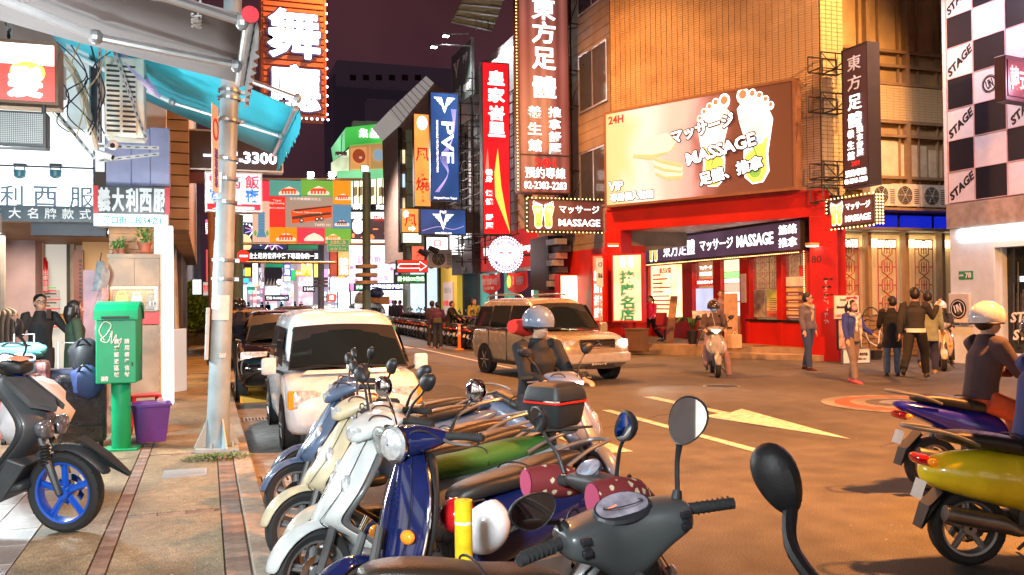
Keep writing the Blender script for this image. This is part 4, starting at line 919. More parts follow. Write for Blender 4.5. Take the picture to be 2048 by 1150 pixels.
def kb_(px0,py0,px1,py1,y0=0,d=.45,m_=twood,nm='cabinet',**k):return yb(MB(),px0,py0,px1,py1,14.15,d,y0).build(nm,m_,K,**k)
kb_(214,508,320,516,-.02,nm='top',bev=.004);kb_(217,516,268,572,nm='cupboard_door',d=.04);kb_(269,516,318,572,nm='cupboard_door',d=.04);kb_(217,516,318,573,.05,.4,nm='upper_box')
kb_(217,573,220,622,nm='side');kb_(315,573,318,622,nm='side');kb_(217,573,318,622,.40,.05,mat('kiosk_back',(.4,.25,.1),.4),'back')
kb_(217,620,318,624,nm='shelf');kb_(217,624,318,650,.05,.4,mat('kiosk_red',(.55,.02,.02),.4),'red_front');kb_(217,650,318,812,.05,.4,nm='lower_box')
kb_(221,574,315,577,.1,.2,glow('kiosk_lamp',(1,.75,.4),9),'lamp');kb_(217,573,318,622,-.01,.006,glassc,'glass')
def bag(px0,py0,px1,py1,m_,lab,Y=14.3):
 a=Py(px0,py1,Y);b=Py(px1,py0,Y);W=b.x-a.x;H_=b.z-a.z;t=thing('handbag',lab,'handbag',(a.x,Y,a.z))
 MB().add([(0,0,0),(W,0,0),(W,.16,0),(0,.16,0),(.02,.03,H_),(W-.02,.03,H_),(W-.02,.13,H_),(.02,.13,H_)],[(0,3,2,1),(4,5,6,7),(0,1,5,4),(1,2,6,5),(2,3,7,6),(3,0,4,7)]).build('bag_body',m_,t,bev=.01)
 MB().curve([(W*.25,.06,H_*.9),(W*.3,.04,H_*1.2),(W*.7,.04,H_*1.2),(W*.75,.06,H_*.9)],.012,6).build('handle',m_,t,smooth=True)
 for sg in(.28,.56):
  MB().ell((W*sg+.03,-.0,H_*.42),(W*.13,.012,H_*.22),14,8).build('eye',tpw,t,smooth=True);MB().ell((W*sg+.05,-.012,H_*.45),(W*.07,.008,H_*.12),12,6).build('pupil',tk,t)
 for k in range(3):MB().tube([(W*.18-.01*k,-.004,H_*(.5-.1*k)),(W*.05-.01*k,-.004,H_*(.55-.12*k))],.006,4).build('eyelash',tk,t)
bag(228,590,258,619,mat('bag_yellow',(.85,.55,.02),.4),'yellow handbag with printed eyes on the lit kiosk shelf');bag(261,592,286,619,mat('bag_white',(.75,.74,.78),.4),'white handbag with printed eyes in the middle of the kiosk shelf');bag(291,592,312,619,mat('bag_grey',(.25,.27,.27),.4),'grey handbag with printed eyes at the right of the kiosk shelf')
def potplant(px,py,r,lab,hh=.3,n=60,terra=True):
 p=Py(px,py,14.35);t=thing('potted_plant',lab,'potted plant',(p.x,14.35,p.z))
 tm_=mat('terracotta',(.42,.13,.07),.6)
 MB().lathe([(.01,0),(r*.7,0),(r*.95,r*1.3),(r*1.05,r*1.3),(r*1.05,r*1.55),(r*.85,r*1.55),(r*.8,r*1.3),(.01,r*1.3)],n=18).build('pot',tm_,t,smooth=True)
 MB().lathe([(.01,-.0),(r*1.15,0),(r*1.25,.02),(.01,.02)],(0,0,0.001),n=18).build('saucer',tm_,t)
 m=MB();
 for k in range(6):
  q=k*1.05;m.curve([(0,0,r),(.03*math.cos(q),.03*math.sin(q),r+hh*.6),(r*1.1*math.cos(q),r*math.sin(q),r+hh*(.7+.3*random.random()))],.005,4)
 m.build('stem',leafm,t)
 leaves(n,r*1.3,r*1.1,hh*.9,r*1.4,.055,.8).build('foliage',leafm,t,kind='stuff')
potplant(289,506,.10,'terracotta pot with a bushy green plant on top of the kiosk',.32,110);potplant(243,508,.05,'small terracotta pot with two stalks on top of the kiosk',.22,26);potplant(231,508,.045,'tiny pot with a trailing plant at the left edge of the kiosk top',.16,40)
for i,(a,b_,c,d_,col,lab)in enumerate(((186,522,214,582,(.30,.34,.36),'grey folded umbrellas and bags hanging beside the kiosk'),(190,575,214,632,(.55,.36,.38),'pink cloth bag hanging below the grey bags by the kiosk'),(192,628,216,690,(.62,.58,.54),'off white bag hanging lowest beside the kiosk'))):
 t=thing('hanging_bag',lab,'bag');p=Py(a,d_,14.0);q=Py(c,b_,14.0);W=q.x-p.x;H_=q.z-p.z;rings=[]
 for k in range(7):
  u=k/6;s_=(.35+.65*math.sin(min(1,u*1.5+.1)*math.pi*.62));cx=p.x+W/2+.03*math.sin(u*4+i)
  rings.append([(cx+W*.5*s_*math.cos(w_)*(1+.16*math.sin(5*w_+i+u*3)),14.0+.09*s_*math.sin(w_)*(1+.3*math.sin(3*w_)),q.z-H_*u)for w_ in[j*math.pi/8 for j in range(16)]])
 MB().loft(rings).build('cloth',mat('hang_%s'%'abc'[i],col,.6,noise=.35,ns=12),t,smooth=True)
 MB().curve([(p.x+W/2,14.0,q.z-.02),(p.x+W/2+.02,14.02,q.z+.12)],.008,5).build('strap',tk,t)
# lightbox with the 髮 character, LED matrix panel, AC, camera
s=psign('hanging_sign','white and red hairdresser lightbox with the character 髮 at the upper left edge','sign',-110,78,116,205,9.5,d=.35,face=glow('hair_red',(1,.10,.08),1.1,hot=.3),case=mat('brown_case2',(.20,.13,.08),.5),frame=.03)
wS,hS=dims(s)
MB().box(.04,-.006,hS*.62,wS-.04,-.001,hS-.035).build('white_field',glow('hair_white',(1,1,1),2.2),s)
MB().ell((wS*.72,-.004,hS*.50),(wS*.16,.004,hS*.20),20,8).build('yellow_glow_print',mat('print_yellow',(1,.7,.1),.5,emit=(1,.62,.12),es=1.3,noise=0),s)
letters('髮',tw,s,wS*.70,-.016,hS*.34,hS*.46,bold=.03,fat=.04);letters('美',tw,s,wS*.3,-.016,hS*.34,hS*.46,bold=.03,fat=.04)
t=thing('dot_matrix_board','grey dot matrix LED panel hanging below the hairdresser lightbox','led panel',tuple(Py(-90,288,9.45)));a=Py(-90,288,9.45);b=Py(93,224,9.45);W=b.x-a.x;H_=b.z-a.z
MB().box(0,.01,0,W,.22,H_).build('casing',mat('led_case_dark',(.03,.035,.04),.4),t,bev=.01)
MB().box(.03,-.004,.03,W-.03,.012,H_-.03).build('face_panel',mat('led_grey',(.12,.16,.17),.4),t)
m=MB()
for i in range(int(W/.018)-3):
 for j in range(int(H_/.018)-3):m.add([(.04+i*.018,-.006,.04+j*.018),(.052+i*.018,-.006,.04+j*.018),(.052+i*.018,-.006,.052+j*.018),(.04+i*.018,-.006,.052+j*.018)],[(0,1,2,3)])
m.build('led_dot',mat('led_off_dot',(.5,.6,.6),.4),t,kind='stuff')
MB().tube([(W*.95,.1,H_),(W*.95,.1,H_+.12)],.02,6).build('hanger',dark,t)
a=Py(209,272,11.5);b=Py(288,116,11.5);W=b.x-a.x;H_=b.z-a.z
t=thing('air_conditioner','cream air conditioner with two columns of slots, hung upright on slotted steel angles','air conditioner',(a.x,11.5,a.z))
acw=mat('ac_ivory',(.66,.64,.55),.45,noise=.1)
MB().box(0,.02,0,W,.42,H_).build('housing',acw,t,bev=.02)
MB().box(.012,.001,.02,W-.09,.02,H_-.02).build('front_plate',acw,t,bev=.008)
for c_ in(0,1):
 for r_ in range(14):
  x=.035+c_*(W*.40);z=H_*.055+r_*H_*.062
  MB().prism([(x+.012*math.cos(q)+(0 if math.cos(q)<0 else W*.28),z+.015+.014*math.sin(q))for q in[k*math.pi/6+math.pi/12 for k in range(12)]],-.0015,.0).build('slot',mat('slot_dark',(.03,.03,.028),.6),t)
slang=mat('slotted_angle',(.30,.31,.31),.5,.5)
def angle(par,p,q,w_=.04,n=10):
 p=V(p);q=V(q);d=(q-p);L=d.length;d.normalize();s_=d.cross(V((0,1,0))).normalized()*w_/2
 m=MB();c=V((0,.008,0));m.add([p-s_-c,p+s_-c,q+s_-c,q-s_-c,p-s_+c,p+s_+c,q+s_+c,q-s_+c],[(0,1,2,3),(7,6,5,4),(0,4,5,1),(1,5,6,2),(2,6,7,3),(3,7,4,0)]).build('steel_angle',slang,par)
 m=MB();n=max(2,int(L/.09))
 for i in range(n):
  k=p+d*(L*(i+.5)/n)-V((0,.010,0));e=d*.022;f_=s_*.35;m.add([k-e-f_,k-e+f_,k+e+f_,k+e-f_],[(0,1,2,3)])
 m.build('slot_row',tk,par)
t=thing('bracket_frame','slotted steel angle frame and loose cables round the upright air conditioner','bracket')
for a_,b_ in(((222,85),(293,280)),((200,85),(197,285)),((100,208),(190,318)),((10,40),(26,110)),((195,292),(318,296)),((195,322),(318,308)),((40,-10),(10,100))):
 angle(t,Py(*a_,11.3),Py(*b_,11.3))
for k in range(9):
 p=[Py(120+10*k+random.uniform(-30,40),95+i*42+random.uniform(-15,15),11.1)for i in range(5)];MB().curve(p,.008,5).build('cable',mat('cable_tan',(.45,.35,.2),.6)if k%3==0 else tk,t)
MB().curve([Py(120,108,11.2),Py(150,150,11.2),Py(172,215,11.2),Py(190,300,11.2)],.045,8).build('duct_pipe',mat('duct_offwhite',(.5,.48,.42),.5),t,smooth=True)
t=thing('security_camera','white bullet security camera pointing down under the air conditioner','security camera',tuple(Py(210,310,11.0)))
MB().tube([(-.08,0,.03),(.08,-.05,-.03)],.035,14).build('body',white,t,smooth=True);MB().tube([(.082,-.05,-.031),(.09,-.053,-.034)],.026,12).build('lens',tk,t)
t=thing('security_camera','round dome security camera with a black lens under the air conditioner','security camera',tuple(Py(226,290,11.1)))
MB().ell((0,0,0),(.06,.06,.06),14,10).build('body',white,t,smooth=True);MB().ell((0,-.045,-.01),(.03,.02,.03),12,8).build('lens',tk,t,smooth=True)
t=thing('corrugated_sheet','pink violet corrugated plastic sheet sloping over the air conditioner','plastic sheet');m=MB();N=22;vs=[]
a0,a1,b0_,b1=Py(210,88,11.7),Py(248,88,12.4),Py(300,180,11.2),Py(322,195,11.6)
for i in range(N+1):
 u=i/N;h_=.03*math.sin(i*math.pi/1.5);p=a0.lerp(a1,u)+V((0,0,h_));q=b0_.lerp(b1,u)+V((0,0,h_));vs+=[p,q]
m.add(vs,[(2*i,2*i+1,2*i+3,2*i+2)for i in range(N)]).build('sheet',mat('plastic_violet',(.75,.55,.8),.25,alpha=.75),t,smooth=True)
# awnings
def awning(nm,lab,X0,Z0,X1,Z1,Ya,Yb,mf,arm_s,fringe=0,cap=None,sag=.03):
 t=thing('awning',lab,'awning');n=14;m=MB();vs=[];top=[]
 for i in range(n+1):
  u=i/n;vs+=[(X0+(X1-X0)*u,Ya,Z0+(Z1-Z0)*u-sag*math.sin(u*math.pi)),(X0+(X1-X0)*u,(Ya+Yb)/2,Z0+(Z1-Z0)*u-sag*1.6*math.sin(u*math.pi)),(X0+(X1-X0)*u,Yb,Z0+(Z1-Z0)*u-sag*math.sin(u*math.pi))]
 m.add(vs,[(3*i,3*i+1,3*i+4,3*i+3)for i in range(n)]+[(3*i+1,3*i+2,3*i+5,3*i+4)for i in range(n)])
 o=m.build('fabric',mf,t,smooth=True);q=o.modifiers.new('thickness','SOLIDIFY');q.thickness=.006
 MB().tube([(X1,Ya,Z1),(X1,Yb,Z1)],.04,14).build('front_bar',alu,t,smooth=True)
 if cap:
  MB().tube([(X1,Ya-.03,Z1),(X1,Ya,Z1)],.055,16).build('end_cap',cap,t)
 for(u0,ya,yb_,um,ym,dz)in arm_s:
  p=V((X0+(X1-X0)*u0,ya,Z0+(Z1-Z0)*u0-.12));e=V((X0+(X1-X0)*um,ym,Z0+(Z1-Z0)*um-dz));f_=V((X1-.05,yb_,Z1-.04))
  MB().tube([p,e],.035,8,flat=.7).build('arm',mat('arm_white',(.78,.79,.8),.35,.3),t);MB().tube([e,f_],.03,8,flat=.7).build('arm',alu,t);MB().ell(e,(.055,.055,.055),10,6).build('elbow',galv,t)
  MB().ell(f_,(.045,.045,.06),10,6).build('joint',galv,t)
 m=MB();N=40;vs=[]
 for i in range(N+1):
  y=Ya+(Yb-Ya)*i/N;w_=.02*math.sin(i*1.3);vs+=[(X1+.035,y,Z1),(X1+.055+w_,y,Z1-.10),(X1+.05-w_,y,Z1-(.22 if not fringe else.24+.05*(i%2)))]
 m.add(vs,[(3*i,3*i+1,3*i+4,3*i+3)for i in range(N)]+[(3*i+1,3*i+2,3*i+5,3*i+4)for i in range(N)]).build('valance',mf,t,smooth=True)
 return t
gf=mat('awning_grey',(.27,.24,.24),.75,noise=.2,ns=1.5,bump=.15,bs=400)
g0=Px(500,20,.28);g1=Px(481,165,.28)
aw=awning('','grey retractable awning with a red end cap and phone number 2391-2406 over the pavement',-2.4,g0.z+.55,.28,(g0.z+g1.z)/2,g0.y,g1.y+.15,gf,[(.12,6.3,7.0,.62,6.9,.16),(.5,5.3,5.9,.72,5.7,.1)],cap=mat('cap_red',(.7,.02,.04),.35))
letters('2391-2406',tpw,aw,0,0,0,.07);q=[c for c in aw.children if c.name.startswith('lettering')][-1]
a_=math.atan2(-.55,2.68);q.rotation_euler=(math.pi/2,0,0);q.matrix_local=Matrix.Translation((-.05,6.1,(g0.z+g1.z)/2+.055))@Matrix.Rotation(math.pi/2,4,'Z')@Matrix.Rotation(.2,4,'Y')@Matrix.Rotation(-math.pi/2,4,'X')@Matrix.Scale(1,4)
tf=mat('awning_turquoise',(.04,.60,.78),.55,noise=.1,ns=2,sss=.0)
tf.node_tree.nodes['Principled BSDF'].inputs['Transmission Weight'].default_value=0
g2=Px(592,210,1.05);g3=Px(549,314,1.05)
awning('','turquoise retractable awning with a frilled edge sloping behind the lamp pole',-1.9,g3.z+1.25,1.05,(g2.z+g3.z)/2,g2.y,g3.y,tf,[(.05,13.0,12.6,.5,12.9,.2),(.12,10.6,10.2,.62,10.3,.14)],fringe=1)
# lamp pole
p=Pz(434,898,SW);L=thing('lamp_pole','grey galvanised pole with steel bands and paper notices standing on the pavement','pole',(p.x,p.y,SW),0,ry=.040)
gp=mat('pole_grey',(.34,.42,.45),.5,.2,noise=.2,ns=4,bump=.1,bs=20)
MB().lathe([(.118,0),(.110,.9),(.105,2.2),(.098,2.22),(.093,5.0)],n=24).build('shaft',gp,L,smooth=True)
MB().box(-.22,-.2,-.01,.22,.2,.03).build('base_plate',gp,L,bev=.005)
for k in range(4):
 q=k*math.pi/2+.4;c,s_=math.cos(q),math.sin(q);MB().add([(c*.11-s_*.008,s_*.11+c*.008,.03),(c*.25-s_*.008,s_*.25+c*.008,.03),(c*.11-s_*.008,s_*.11+c*.008,.34),(c*.11+s_*.008,s_*.11-c*.008,.03),(c*.25+s_*.008,s_*.25-c*.008,.03),(c*.11+s_*.008,s_*.11-c*.008,.34)],[(0,1,2),(5,4,3),(0,3,4,1),(1,4,5,2),(2,5,3,0)]).build('gusset',gp,L)
 MB().lathe([(.018,0),(.018,.05)],(.17*math.cos(q+.8),.17*math.sin(q+.8),.03),n=6,cap=True).build('bolt',galv,L)
def pz(py):return Py(445,py,p.y-.1).z-SW
for py in(180,195,240,318,358,405,522,560):MB().lathe([(.116,0),(.122,0),(.122,.03),(.116,.03)],(0,0,pz(py)),n=20).box(.11,-.02,pz(py)-.005,.16,.02,pz(py)+.035).build('band',steel,L)
def paper(px0,py0,px1,py1,m_,nm='paper_notice'):
 z0,z1=pz(py1),pz(py0);c=448;r=.124;q0=-math.pi/2+max(-1.3,(px0-c)/23);q1=-math.pi/2+min(1.3,(px1-c)/23);N=8;vs=[]
 for i in range(N+1):q=q0+(q1-q0)*i/N;vs+=[(r*math.cos(q),r*math.sin(q),z0),(r*math.cos(q),r*math.sin(q),z1)]
 MB().add(vs,[(2*i,2*i+2,2*i+3,2*i+1)for i in range(N)]).build(nm,m_,L,smooth=True)
paper(426,590,462,640,mat('paper_white',(.75,.74,.73),.7));paper(446,706,458,715,mat('sticker',(.6,.6,.62),.5,noise=.8,ns=90),'sticker');paper(428,345,438,385,white,'sticker')
MB().box(-.16,-.14,.95,-.12,.06,1.5).build('stencil_plate',mat('plate_pale',(.45,.5,.5),.5),L,bev=.01)
t=thing('round_road_sign','edge on road sign strip with a red ring clamped to the lamp pole','road sign',tuple(Py(432,385,p.y-.25)),1.32);H_=Py(432,210,p.y-.25).z-Py(432,385,p.y-.25).z
MB().box(-.13,0,0,.13,.012,H_).build('plate',tpw,t,bev=.004);MB().lathe([(.085,-.006),(.115,-.006),(.115,-.001),(.085,-.001)],(0,0,H_*.72),'Y',24).build('ring',mat('sign_red_ring',(.7,.03,.06),.5),t);vletters('機車停車',mat('letter_violet2',(.2,.1,.4),.5),t,0,-.006,.05,H_*.5,.1)
p2_=Pz(426,690,SW);t=thing('thin_pole','thin brown painted pole standing farther down the pavement','pole',(p2_.x,26.0,SW));x_=Py(423,500,26.0).x-p2_.x
MB().tube([(x_+.0,0,0),(x_+.0,0,6)],.10,12).build('shaft',mat('pole_brown',(.28,.17,.12),.5),t,smooth=True);MB().lathe([(.2,0),(.13,.25)],(x_,0,0),n=14,cap=True).build('base',mat('pole_brown',(.28,)*3),t)
M_=thing('mailbox','green street mailbox with white postal characters and a white graffiti tag','mailbox',(-.87,10.2,SW),-.10);M_.scale=(.84,.9,.95)
gm=mat('mail_green',(.0,.30,.12),.42,noise=.12,ns=3);x0,x1=-.245,.225
MB().box(-.20,-.12,0,.22,.22,.02).build('base_plate',gm,M_,bev=.004);MB().tube([(.0,.05,.02),(.0,.05,.78)],.115,20).build('post',gm,M_,smooth=True)
prof=[(-.20,.76),(.22,.76),(.26,1.48),(.20,1.60),(.06,1.63),(-.10,1.60),(-.17,1.52)]
MB().prism([(a,b)for a,b in prof],x0,x1,'YZ').build('box',gm,M_,bev=.012)
MB().prism([(-.215,1.46),(-.18,1.56),(-.10,1.635),(.06,1.665),(.22,1.63),(.28,1.5),(.28,1.46),(.20,1.58),(.06,1.63),(-.10,1.60),(-.16,1.53),(-.2,1.46)],x0-.02,x1+.02,'YZ').build('lid',gm,M_)
MB().box(-.17,-.228,1.475,.15,-.205,1.50).build('mail_slot',tk,M_);MB().box(x0+.02,-.186,.80,x1-.02,-.18,.805).box(.17,-.20,.95,.19,-.185,.99).build('door_lock',dsteel,M_);MB().box(-.18,-.199,.79,-.10,-.192,.84).build('sticker',MATS['sticker']if 'sticker' in MATS else white,M_)
vletters('請用標準信封',tpw,M_,.12,-.20,.82,1.26,.055,bold=.03);vletters('請寫郵遞區號',tpw,M_,.0,-.20,.82,1.26,.055,bold=.03)
MB().curve([(-.14,-.2,1.24),(-.2,-.2,1.34),(-.14,-.2,1.44),(-.06,-.2,1.40),(-.12,-.2,1.3),(-.18,-.2,1.24),(-.10,-.2,1.22),(-.05,-.2,1.34),(-.06,-.2,1.2),(.0,-.2,1.3),(-.01,-.2,1.2),(.06,-.2,1.26),(.02,-.2,1.16)],.005,5).build('graffiti',tpw,M_)
t=thing('plastic_bin','purple plastic bin with litter standing behind the mailbox post','bin',(-.60,10.75,SW),.1);pu=mat('plastic_purple',(.10,.03,.22),.4)
rr=[[(s_*w_/2*(1 if True else 1),t_*d_/2,z)for s_,t_ in((-1,-1),(0,-1.04),(1,-1),(1.03,0),(1,1),(0,1.04),(-1,1),(-1.03,0))]for w_,d_,z in((.30,.26,0),(.40,.32,.40),(.43,.35,.40),(.43,.35,.43),(.39,.31,.43),(.29,.25,.02))]
MB().loft(rr).build('tub',pu,t,smooth=True);MB().ell((.12,0,.45),(.06,.05,.04),8,5).build('litter',glassc,t)
t=thing('plastic_stool','dark red plastic stool with cut out sides behind the purple bin','stool',(-.70,11.5,SW),.15);rs=mat('plastic_red',(.40,.012,.02),.35)
MB().box(-.17,-.17,.43,.17,.17,.46).build('seat',rs,t,bev=.015)
for a_,b_ in((-1,-1),(1,-1),(1,1),(-1,1)):MB().tube([(.20*a_,.20*b_,0),(.145*a_,.145*b_,.44)],[.035,.03],6).build('leg',rs,t)
MB().box(-.19,-.19,.30,.19,-.165,.36).box(-.16,.165,.30,.16,.19,.36).build('rail',rs,t)
def suitcase(lab,x,y,w_,d_,h_,m_,rz=0,handle=True):
 t=thing('suitcase',lab,'suitcase',(x,y,SW),rz)
 MB().box(-w_/2,-d_/2,.05,w_/2,d_/2,h_).build('shell',m_,t,bev=.05)
 for a_ in(-.38,.38):MB().lathe([(.01,-.02),(.035,-.02),(.035,.02),(.01,.02)],(a_*w_,-d_*.35,.035),'X',12).build('wheel',rubber,t)
 MB().box(-w_*.45,-d_/2-.015,h_*.3,w_*.45,-d_/2,h_*.33).build('zip',tk,t);
 if handle:MB().tube([(-.1,.0,h_),(-.1,0,h_+.3),(.1,0,h_+.3),(.1,0,h_)],.012,6).build('handle',alu,t)
suitcase('black suitcase wrapped in clear plastic beside the mailbox',-1.30,10.6,.5,.32,.78,mat('case_black_wrap',(.02,.02,.025),.12,noise=.4,ns=15,bump=1.0,bs=14,coat=.8),.2,False)
suitcase('printed suitcase with a raised silver handle behind the dark scooter',-1.95,11.2,.5,.3,.92,mat('case_print',(.5,.2,.2),.4,noise=1.0,ns=9))
suitcase('dark navy suitcase at the back of the luggage pile',-1.55,11.5,.5,.3,.8,mat('case_navy',(.02,.03,.08),.4),.1)
def softbag(lab,c,r,m_,seed=1):
 t=thing('bag',lab,'bag',c);N=18;rings=[]
 for k in range(9):
  th=math.pi*(.06+.88*k/8);rings.append([(r[0]*math.sin(th)**.6*math.cos(q)*(1+.14*math.sin(3*q+seed+k*.7)+.09*math.sin(7*q-k)+random.uniform(-.07,.07)),r[1]*math.sin(th)**.6*math.sin(q)*(1+.12*math.sin(4*q+seed)+random.uniform(-.08,.08)),r[2]*math.cos(th)*(1+.10*math.sin(2*q+seed)+random.uniform(-.06,.06)))for q in[j*2*math.pi/N for j in range(N)]])
 MB().loft(rings).build('cloth',m_,t,smooth=True);MB().curve([(-r[0]*.5,-r[1]*.6,r[2]*.6),(-.1*r[0],-r[1]*1.1,r[2]*1.1),(r[0]*.5,-r[1]*.6,r[2]*.6)],.013,6).build('strap',tk,t)
softbag('turquoise duffel bag lying on top of the luggage',(-2.0,11.1,SW+1.04),(.30,.16,.09),mat('bag_turq',(.10,.42,.45),.6));softbag('pale blue shopping bag draped over the printed suitcase',(-2.05,10.95,SW+.9),(.28,.12,.12),mat('bag_paleblue',(.35,.45,.58),.5),2)
softbag('black backpack leaning beside the mailbox',(-1.30,11.0,SW+.95),(.16,.14,.2),mat('bag_black',(.02,.02,.025),.6),3);softbag('navy blue cloth bag with a white printed patch behind the mailbox',(-1.22,10.4,SW+.72),(.15,.13,.17),mat('bag_navy',(.02,.035,.12),.6),4);softbag('white plastic carrier bags heaped behind the dark scooter',(-1.42,8.55,SW+.62),(.26,.2,.30),mat('bag_white_pl',(.68,.68,.7),.3,alpha=.96,bump=.6,bs=14),5)
# LEFT BUILDING LINE (x  0.6) AND WHAT HANGS FROM IT
lb=thing('left_building','grey wood clad building with a dark blue pillar along the left pavement','building')
nb=mat('pillar_navy',(.02,.04,.09),.5)
MB().box(-1.0,16.2,SW,-.64,17.2,4.2).build('navy_pillar',nb,lb)
MB().box(-.66,17.3,3.0,-.3,33,8.2).build('wood_fascia',mat('fascia_wood',(.36,.28,.20),.6,noise=.3,ns=1.5),lb)
for k in range(26):MB().box(-.68,16.9,3.0+k*.2,-.28,17.29,3.18+k*.2).build('fascia_board',MATS['fascia_wood'],lb,bev=.004)
MB().box(-1.4,25,SW,-.62,33,3.0).build('dark_pier',mat('pier_dark',(.06,.05,.055),.6),lb)
MB().box(-12,34.0,0,-.7,140,12).build('far_block',mat('block_grey',(.16,.15,.17),.7),lb)
MB().box(-9,15.6,3.3,-1.02,33,9).build('upper_block',mat('block_tan',(.22,.19,.17),.7),lb)
t=thing('menu_board','pale blue sandwich board standing at the foot of the navy pillar','sandwich board',(-.52,16.4,SW),.9);MB().box(-.28,-.02,0,.28,.02,1.1).build('board',mat('board_blue',(.5,.65,.8),.4,emit=(.6,.8,1),es=.3),t,bev=.01);MB().box(-.28,.25,0,.28,.28,.9).build('rear_leg',alu,t)
t=thing('bamboo_shrub','bushy bamboo like shrub in a dark planter beside the man in the white shirt','shrub',(-.55,34.0,SW));MB().box(-.3,-.3,0,.5,.3,.7).build('planter',dark,t,bev=.02);leaves(2600,.62,.5,1.9,.55,.16,.9).build('foliage',mat('bamboo_green',(.09,.20,.03),.5,noise=.4),t,kind='stuff')
m=MB();[m.curve([(.1+.2*math.cos(k),.2*math.sin(k),.6),(.1+.4*math.cos(k),.4*math.sin(k),2.2)],.015,5)for k in range(7)];m.build('stem',leafd,t)
T=psign('tower_sign','towering brown slatted sign with glowing 舞廳 characters edged with bulbs','sign',524,-170,650,232,25,d=.9,face=mat('slat_back',(.20,.05,.03),.5,emit=(.25,.06,.03),es=.15),case=mat('slat_brown',(.28,.09,.05),.5,emit=(.4,.1,.05),es=.12),frame=.05)
wS,hS=dims(T)
for k in range(34):
 z=.1+k*hS/34.5;MB().box(.05,-.04,z,wS-.05,-.001,z+hS/34.5*.7).build('slat',MATS['slat_brown'],T)
for c,yy,hh in(('大',-50,66),('舞',70,96),('廳',178,92)):
 letters(c,mat('letter_shadow',(.03,.02,.08),.5),T,wS*.5,-.06,hS*(232-yy)/402,hS*hh/402,W=wS*.84,bold=.03,fat=.05);letters(c,tws,T,wS*.5,-.12,hS*(232-yy)/402,hS*hh/402,W=wS*.80,bold=.03,fat=.010)
bulbs(T,[(wS+.03,.0,.1+i*.26)for i in range(int(hS/.26))]+[(i*.15,0,-.05)for i in range(13)],.035,bulbw,'bulb')
s=psign('led_sign','dark board with glowing white LED figures 一堂3300 behind the lamp pole','sign',368,262,566,342,17.5,d=.35,face=mat('led_board_dark',(.05,.04,.05),.35),case=alu,frame=.03)
wS,hS=dims(s);ledw=mat('led_white',(.9,.9,1),.5,emit=(.85,.88,1),es=4,noise=0,sample=False)
letters('一堂 3300',ledw,s,wS*.56,-.02,hS*.36,hS*.36,W=wS*.74,bold=.05)
yb(MB(),366,340,410,362,17.6,.3).build('under_box',mat('maroon_box',(.12,.03,.04),.5),s).matrix_parent_inverse=s.matrix_basis.inverted()
s=psign('hanging_sign','white lightbox with red 雪肉飯 and blue 宵夜 characters over a red arrow strip','sign',410,345,524,424,17.0,d=.25,face=glow('food_sign',(.80,.84,.95),.95,hot=.15),case=alu,frame=.03)
wS,hS=dims(s);tb_=mat('letter_blue',(.02,.2,.8),.5,emit=(.02,.25,.9),es=.6,noise=0,sample=False);tr_=mat('letter_crimson',(.7,.03,.08),.5,emit=(.8,.04,.1),es=.6,noise=0,sample=False)
for c,q in zip('雪肉飯',(.2,.5,.82)):letters(c,tr_,s,wS*q,-.006,hS*.76,hS*.34,bold=.03)
for c,q in zip('宵 夜',(.2,.5,.82)):c!=' ' and letters(c,tb_,s,wS*q,-.006,hS*.42,hS*.34,bold=.03)
MB().box(.04,-.01,hS*.05,wS-.04,-.002,hS*.2).build('red_strip',mat('strip_red',(.7,.02,.05),.5,emit=(.8,.02,.06),es=.6),s);MB().prism([(wS*.12,hS*.07),(wS*.42,hS*.18),(wS*.42,hS*.13),(wS*.85,hS*.13),(wS*.85,hS*.07)],-.016,-.011).build('arrow',tw,s)
yb(MB(),508,235,516,345,25.2,.4).build('mast',mat('slat_brown',(.3,)*3),T).matrix_parent_inverse=T.matrix_basis.inverted()
# GANTRY WITH THE TOURISM BANNER
G=thing('banner_gantry','street gantry of two poles with cross pipes carrying the colourful banner','gantry');GY=36.0
def yv(mb,px,py0,py1,Y,r,px1=None):a=Py(px,py0,Y);b=Py(px1 or px,py1,Y);return mb.tube([a,b],r,10)
yv(MB(),733,345,660,GY,.17).build('pole',mat('pole_slate',(.07,.15,.19),.5),G,smooth=True);yv(MB(),472,430,680,GY,.28).build('pole',mat('pole_slate',(.1,)*3),G,smooth=True)
for py in(537,554,569):p=Py(733,py,GY);MB().lathe([(.42,0),(.46,.02),(.46,.14),(.42,.16)],(p.x,GY,p.z),n=20,cap=True).build('collar',mat('collar_tan',(.35,.30,.25),.5),G)
for py,a,b in((358,500,742),(487,476,770),(524,470,672)):MB().tube([Py(a,py,GY),Py(b,py+1,GY)],.055,8).build('cross_pipe',steel,G)
yv(MB(),642,486,640,40,.14).build('pole',mat('pole_steelblue',(.25,.32,.42),.5),G,smooth=True)
for py in(560,567,574):p=Py(642,py,40);MB().lathe([(.32,0),(.32,.12)],(p.x,40,p.z),n=18,cap=True).build('collar',MATS['pole_steelblue'],G)
for i,px in enumerate((621,663,729)):
 p=Py(px,354 if i<2 else 342,GY);t=thing('floodlight',('floodlight on the gantry above the blue banner square','floodlight on the gantry above the green banner square','brightest floodlight on top of the right gantry pole')[i],'lamp',tuple(p))
 MB().box(-.14,-.06,-.02,.14,.1,.2).build('housing',galv,t,bev=.02);MB().box(-.12,-.09,0,.12,-.062,.18).build('lamp_glass',mat('flood_glass2',(1,1,1),.3,emit=(.9,1,1),es=40,noise=0),t)
bt_=thing('tourism_banner','colourful patchwork banner of city landmarks with a red double decker bus','banner');BY=GY-.1
def bq_(px0,py0,px1,py1,m_,nm='banner_square',k=0):return yb(MB(),px0,py0,px1,py1,BY,.02,-k*.006).build(nm,m_,bt_)
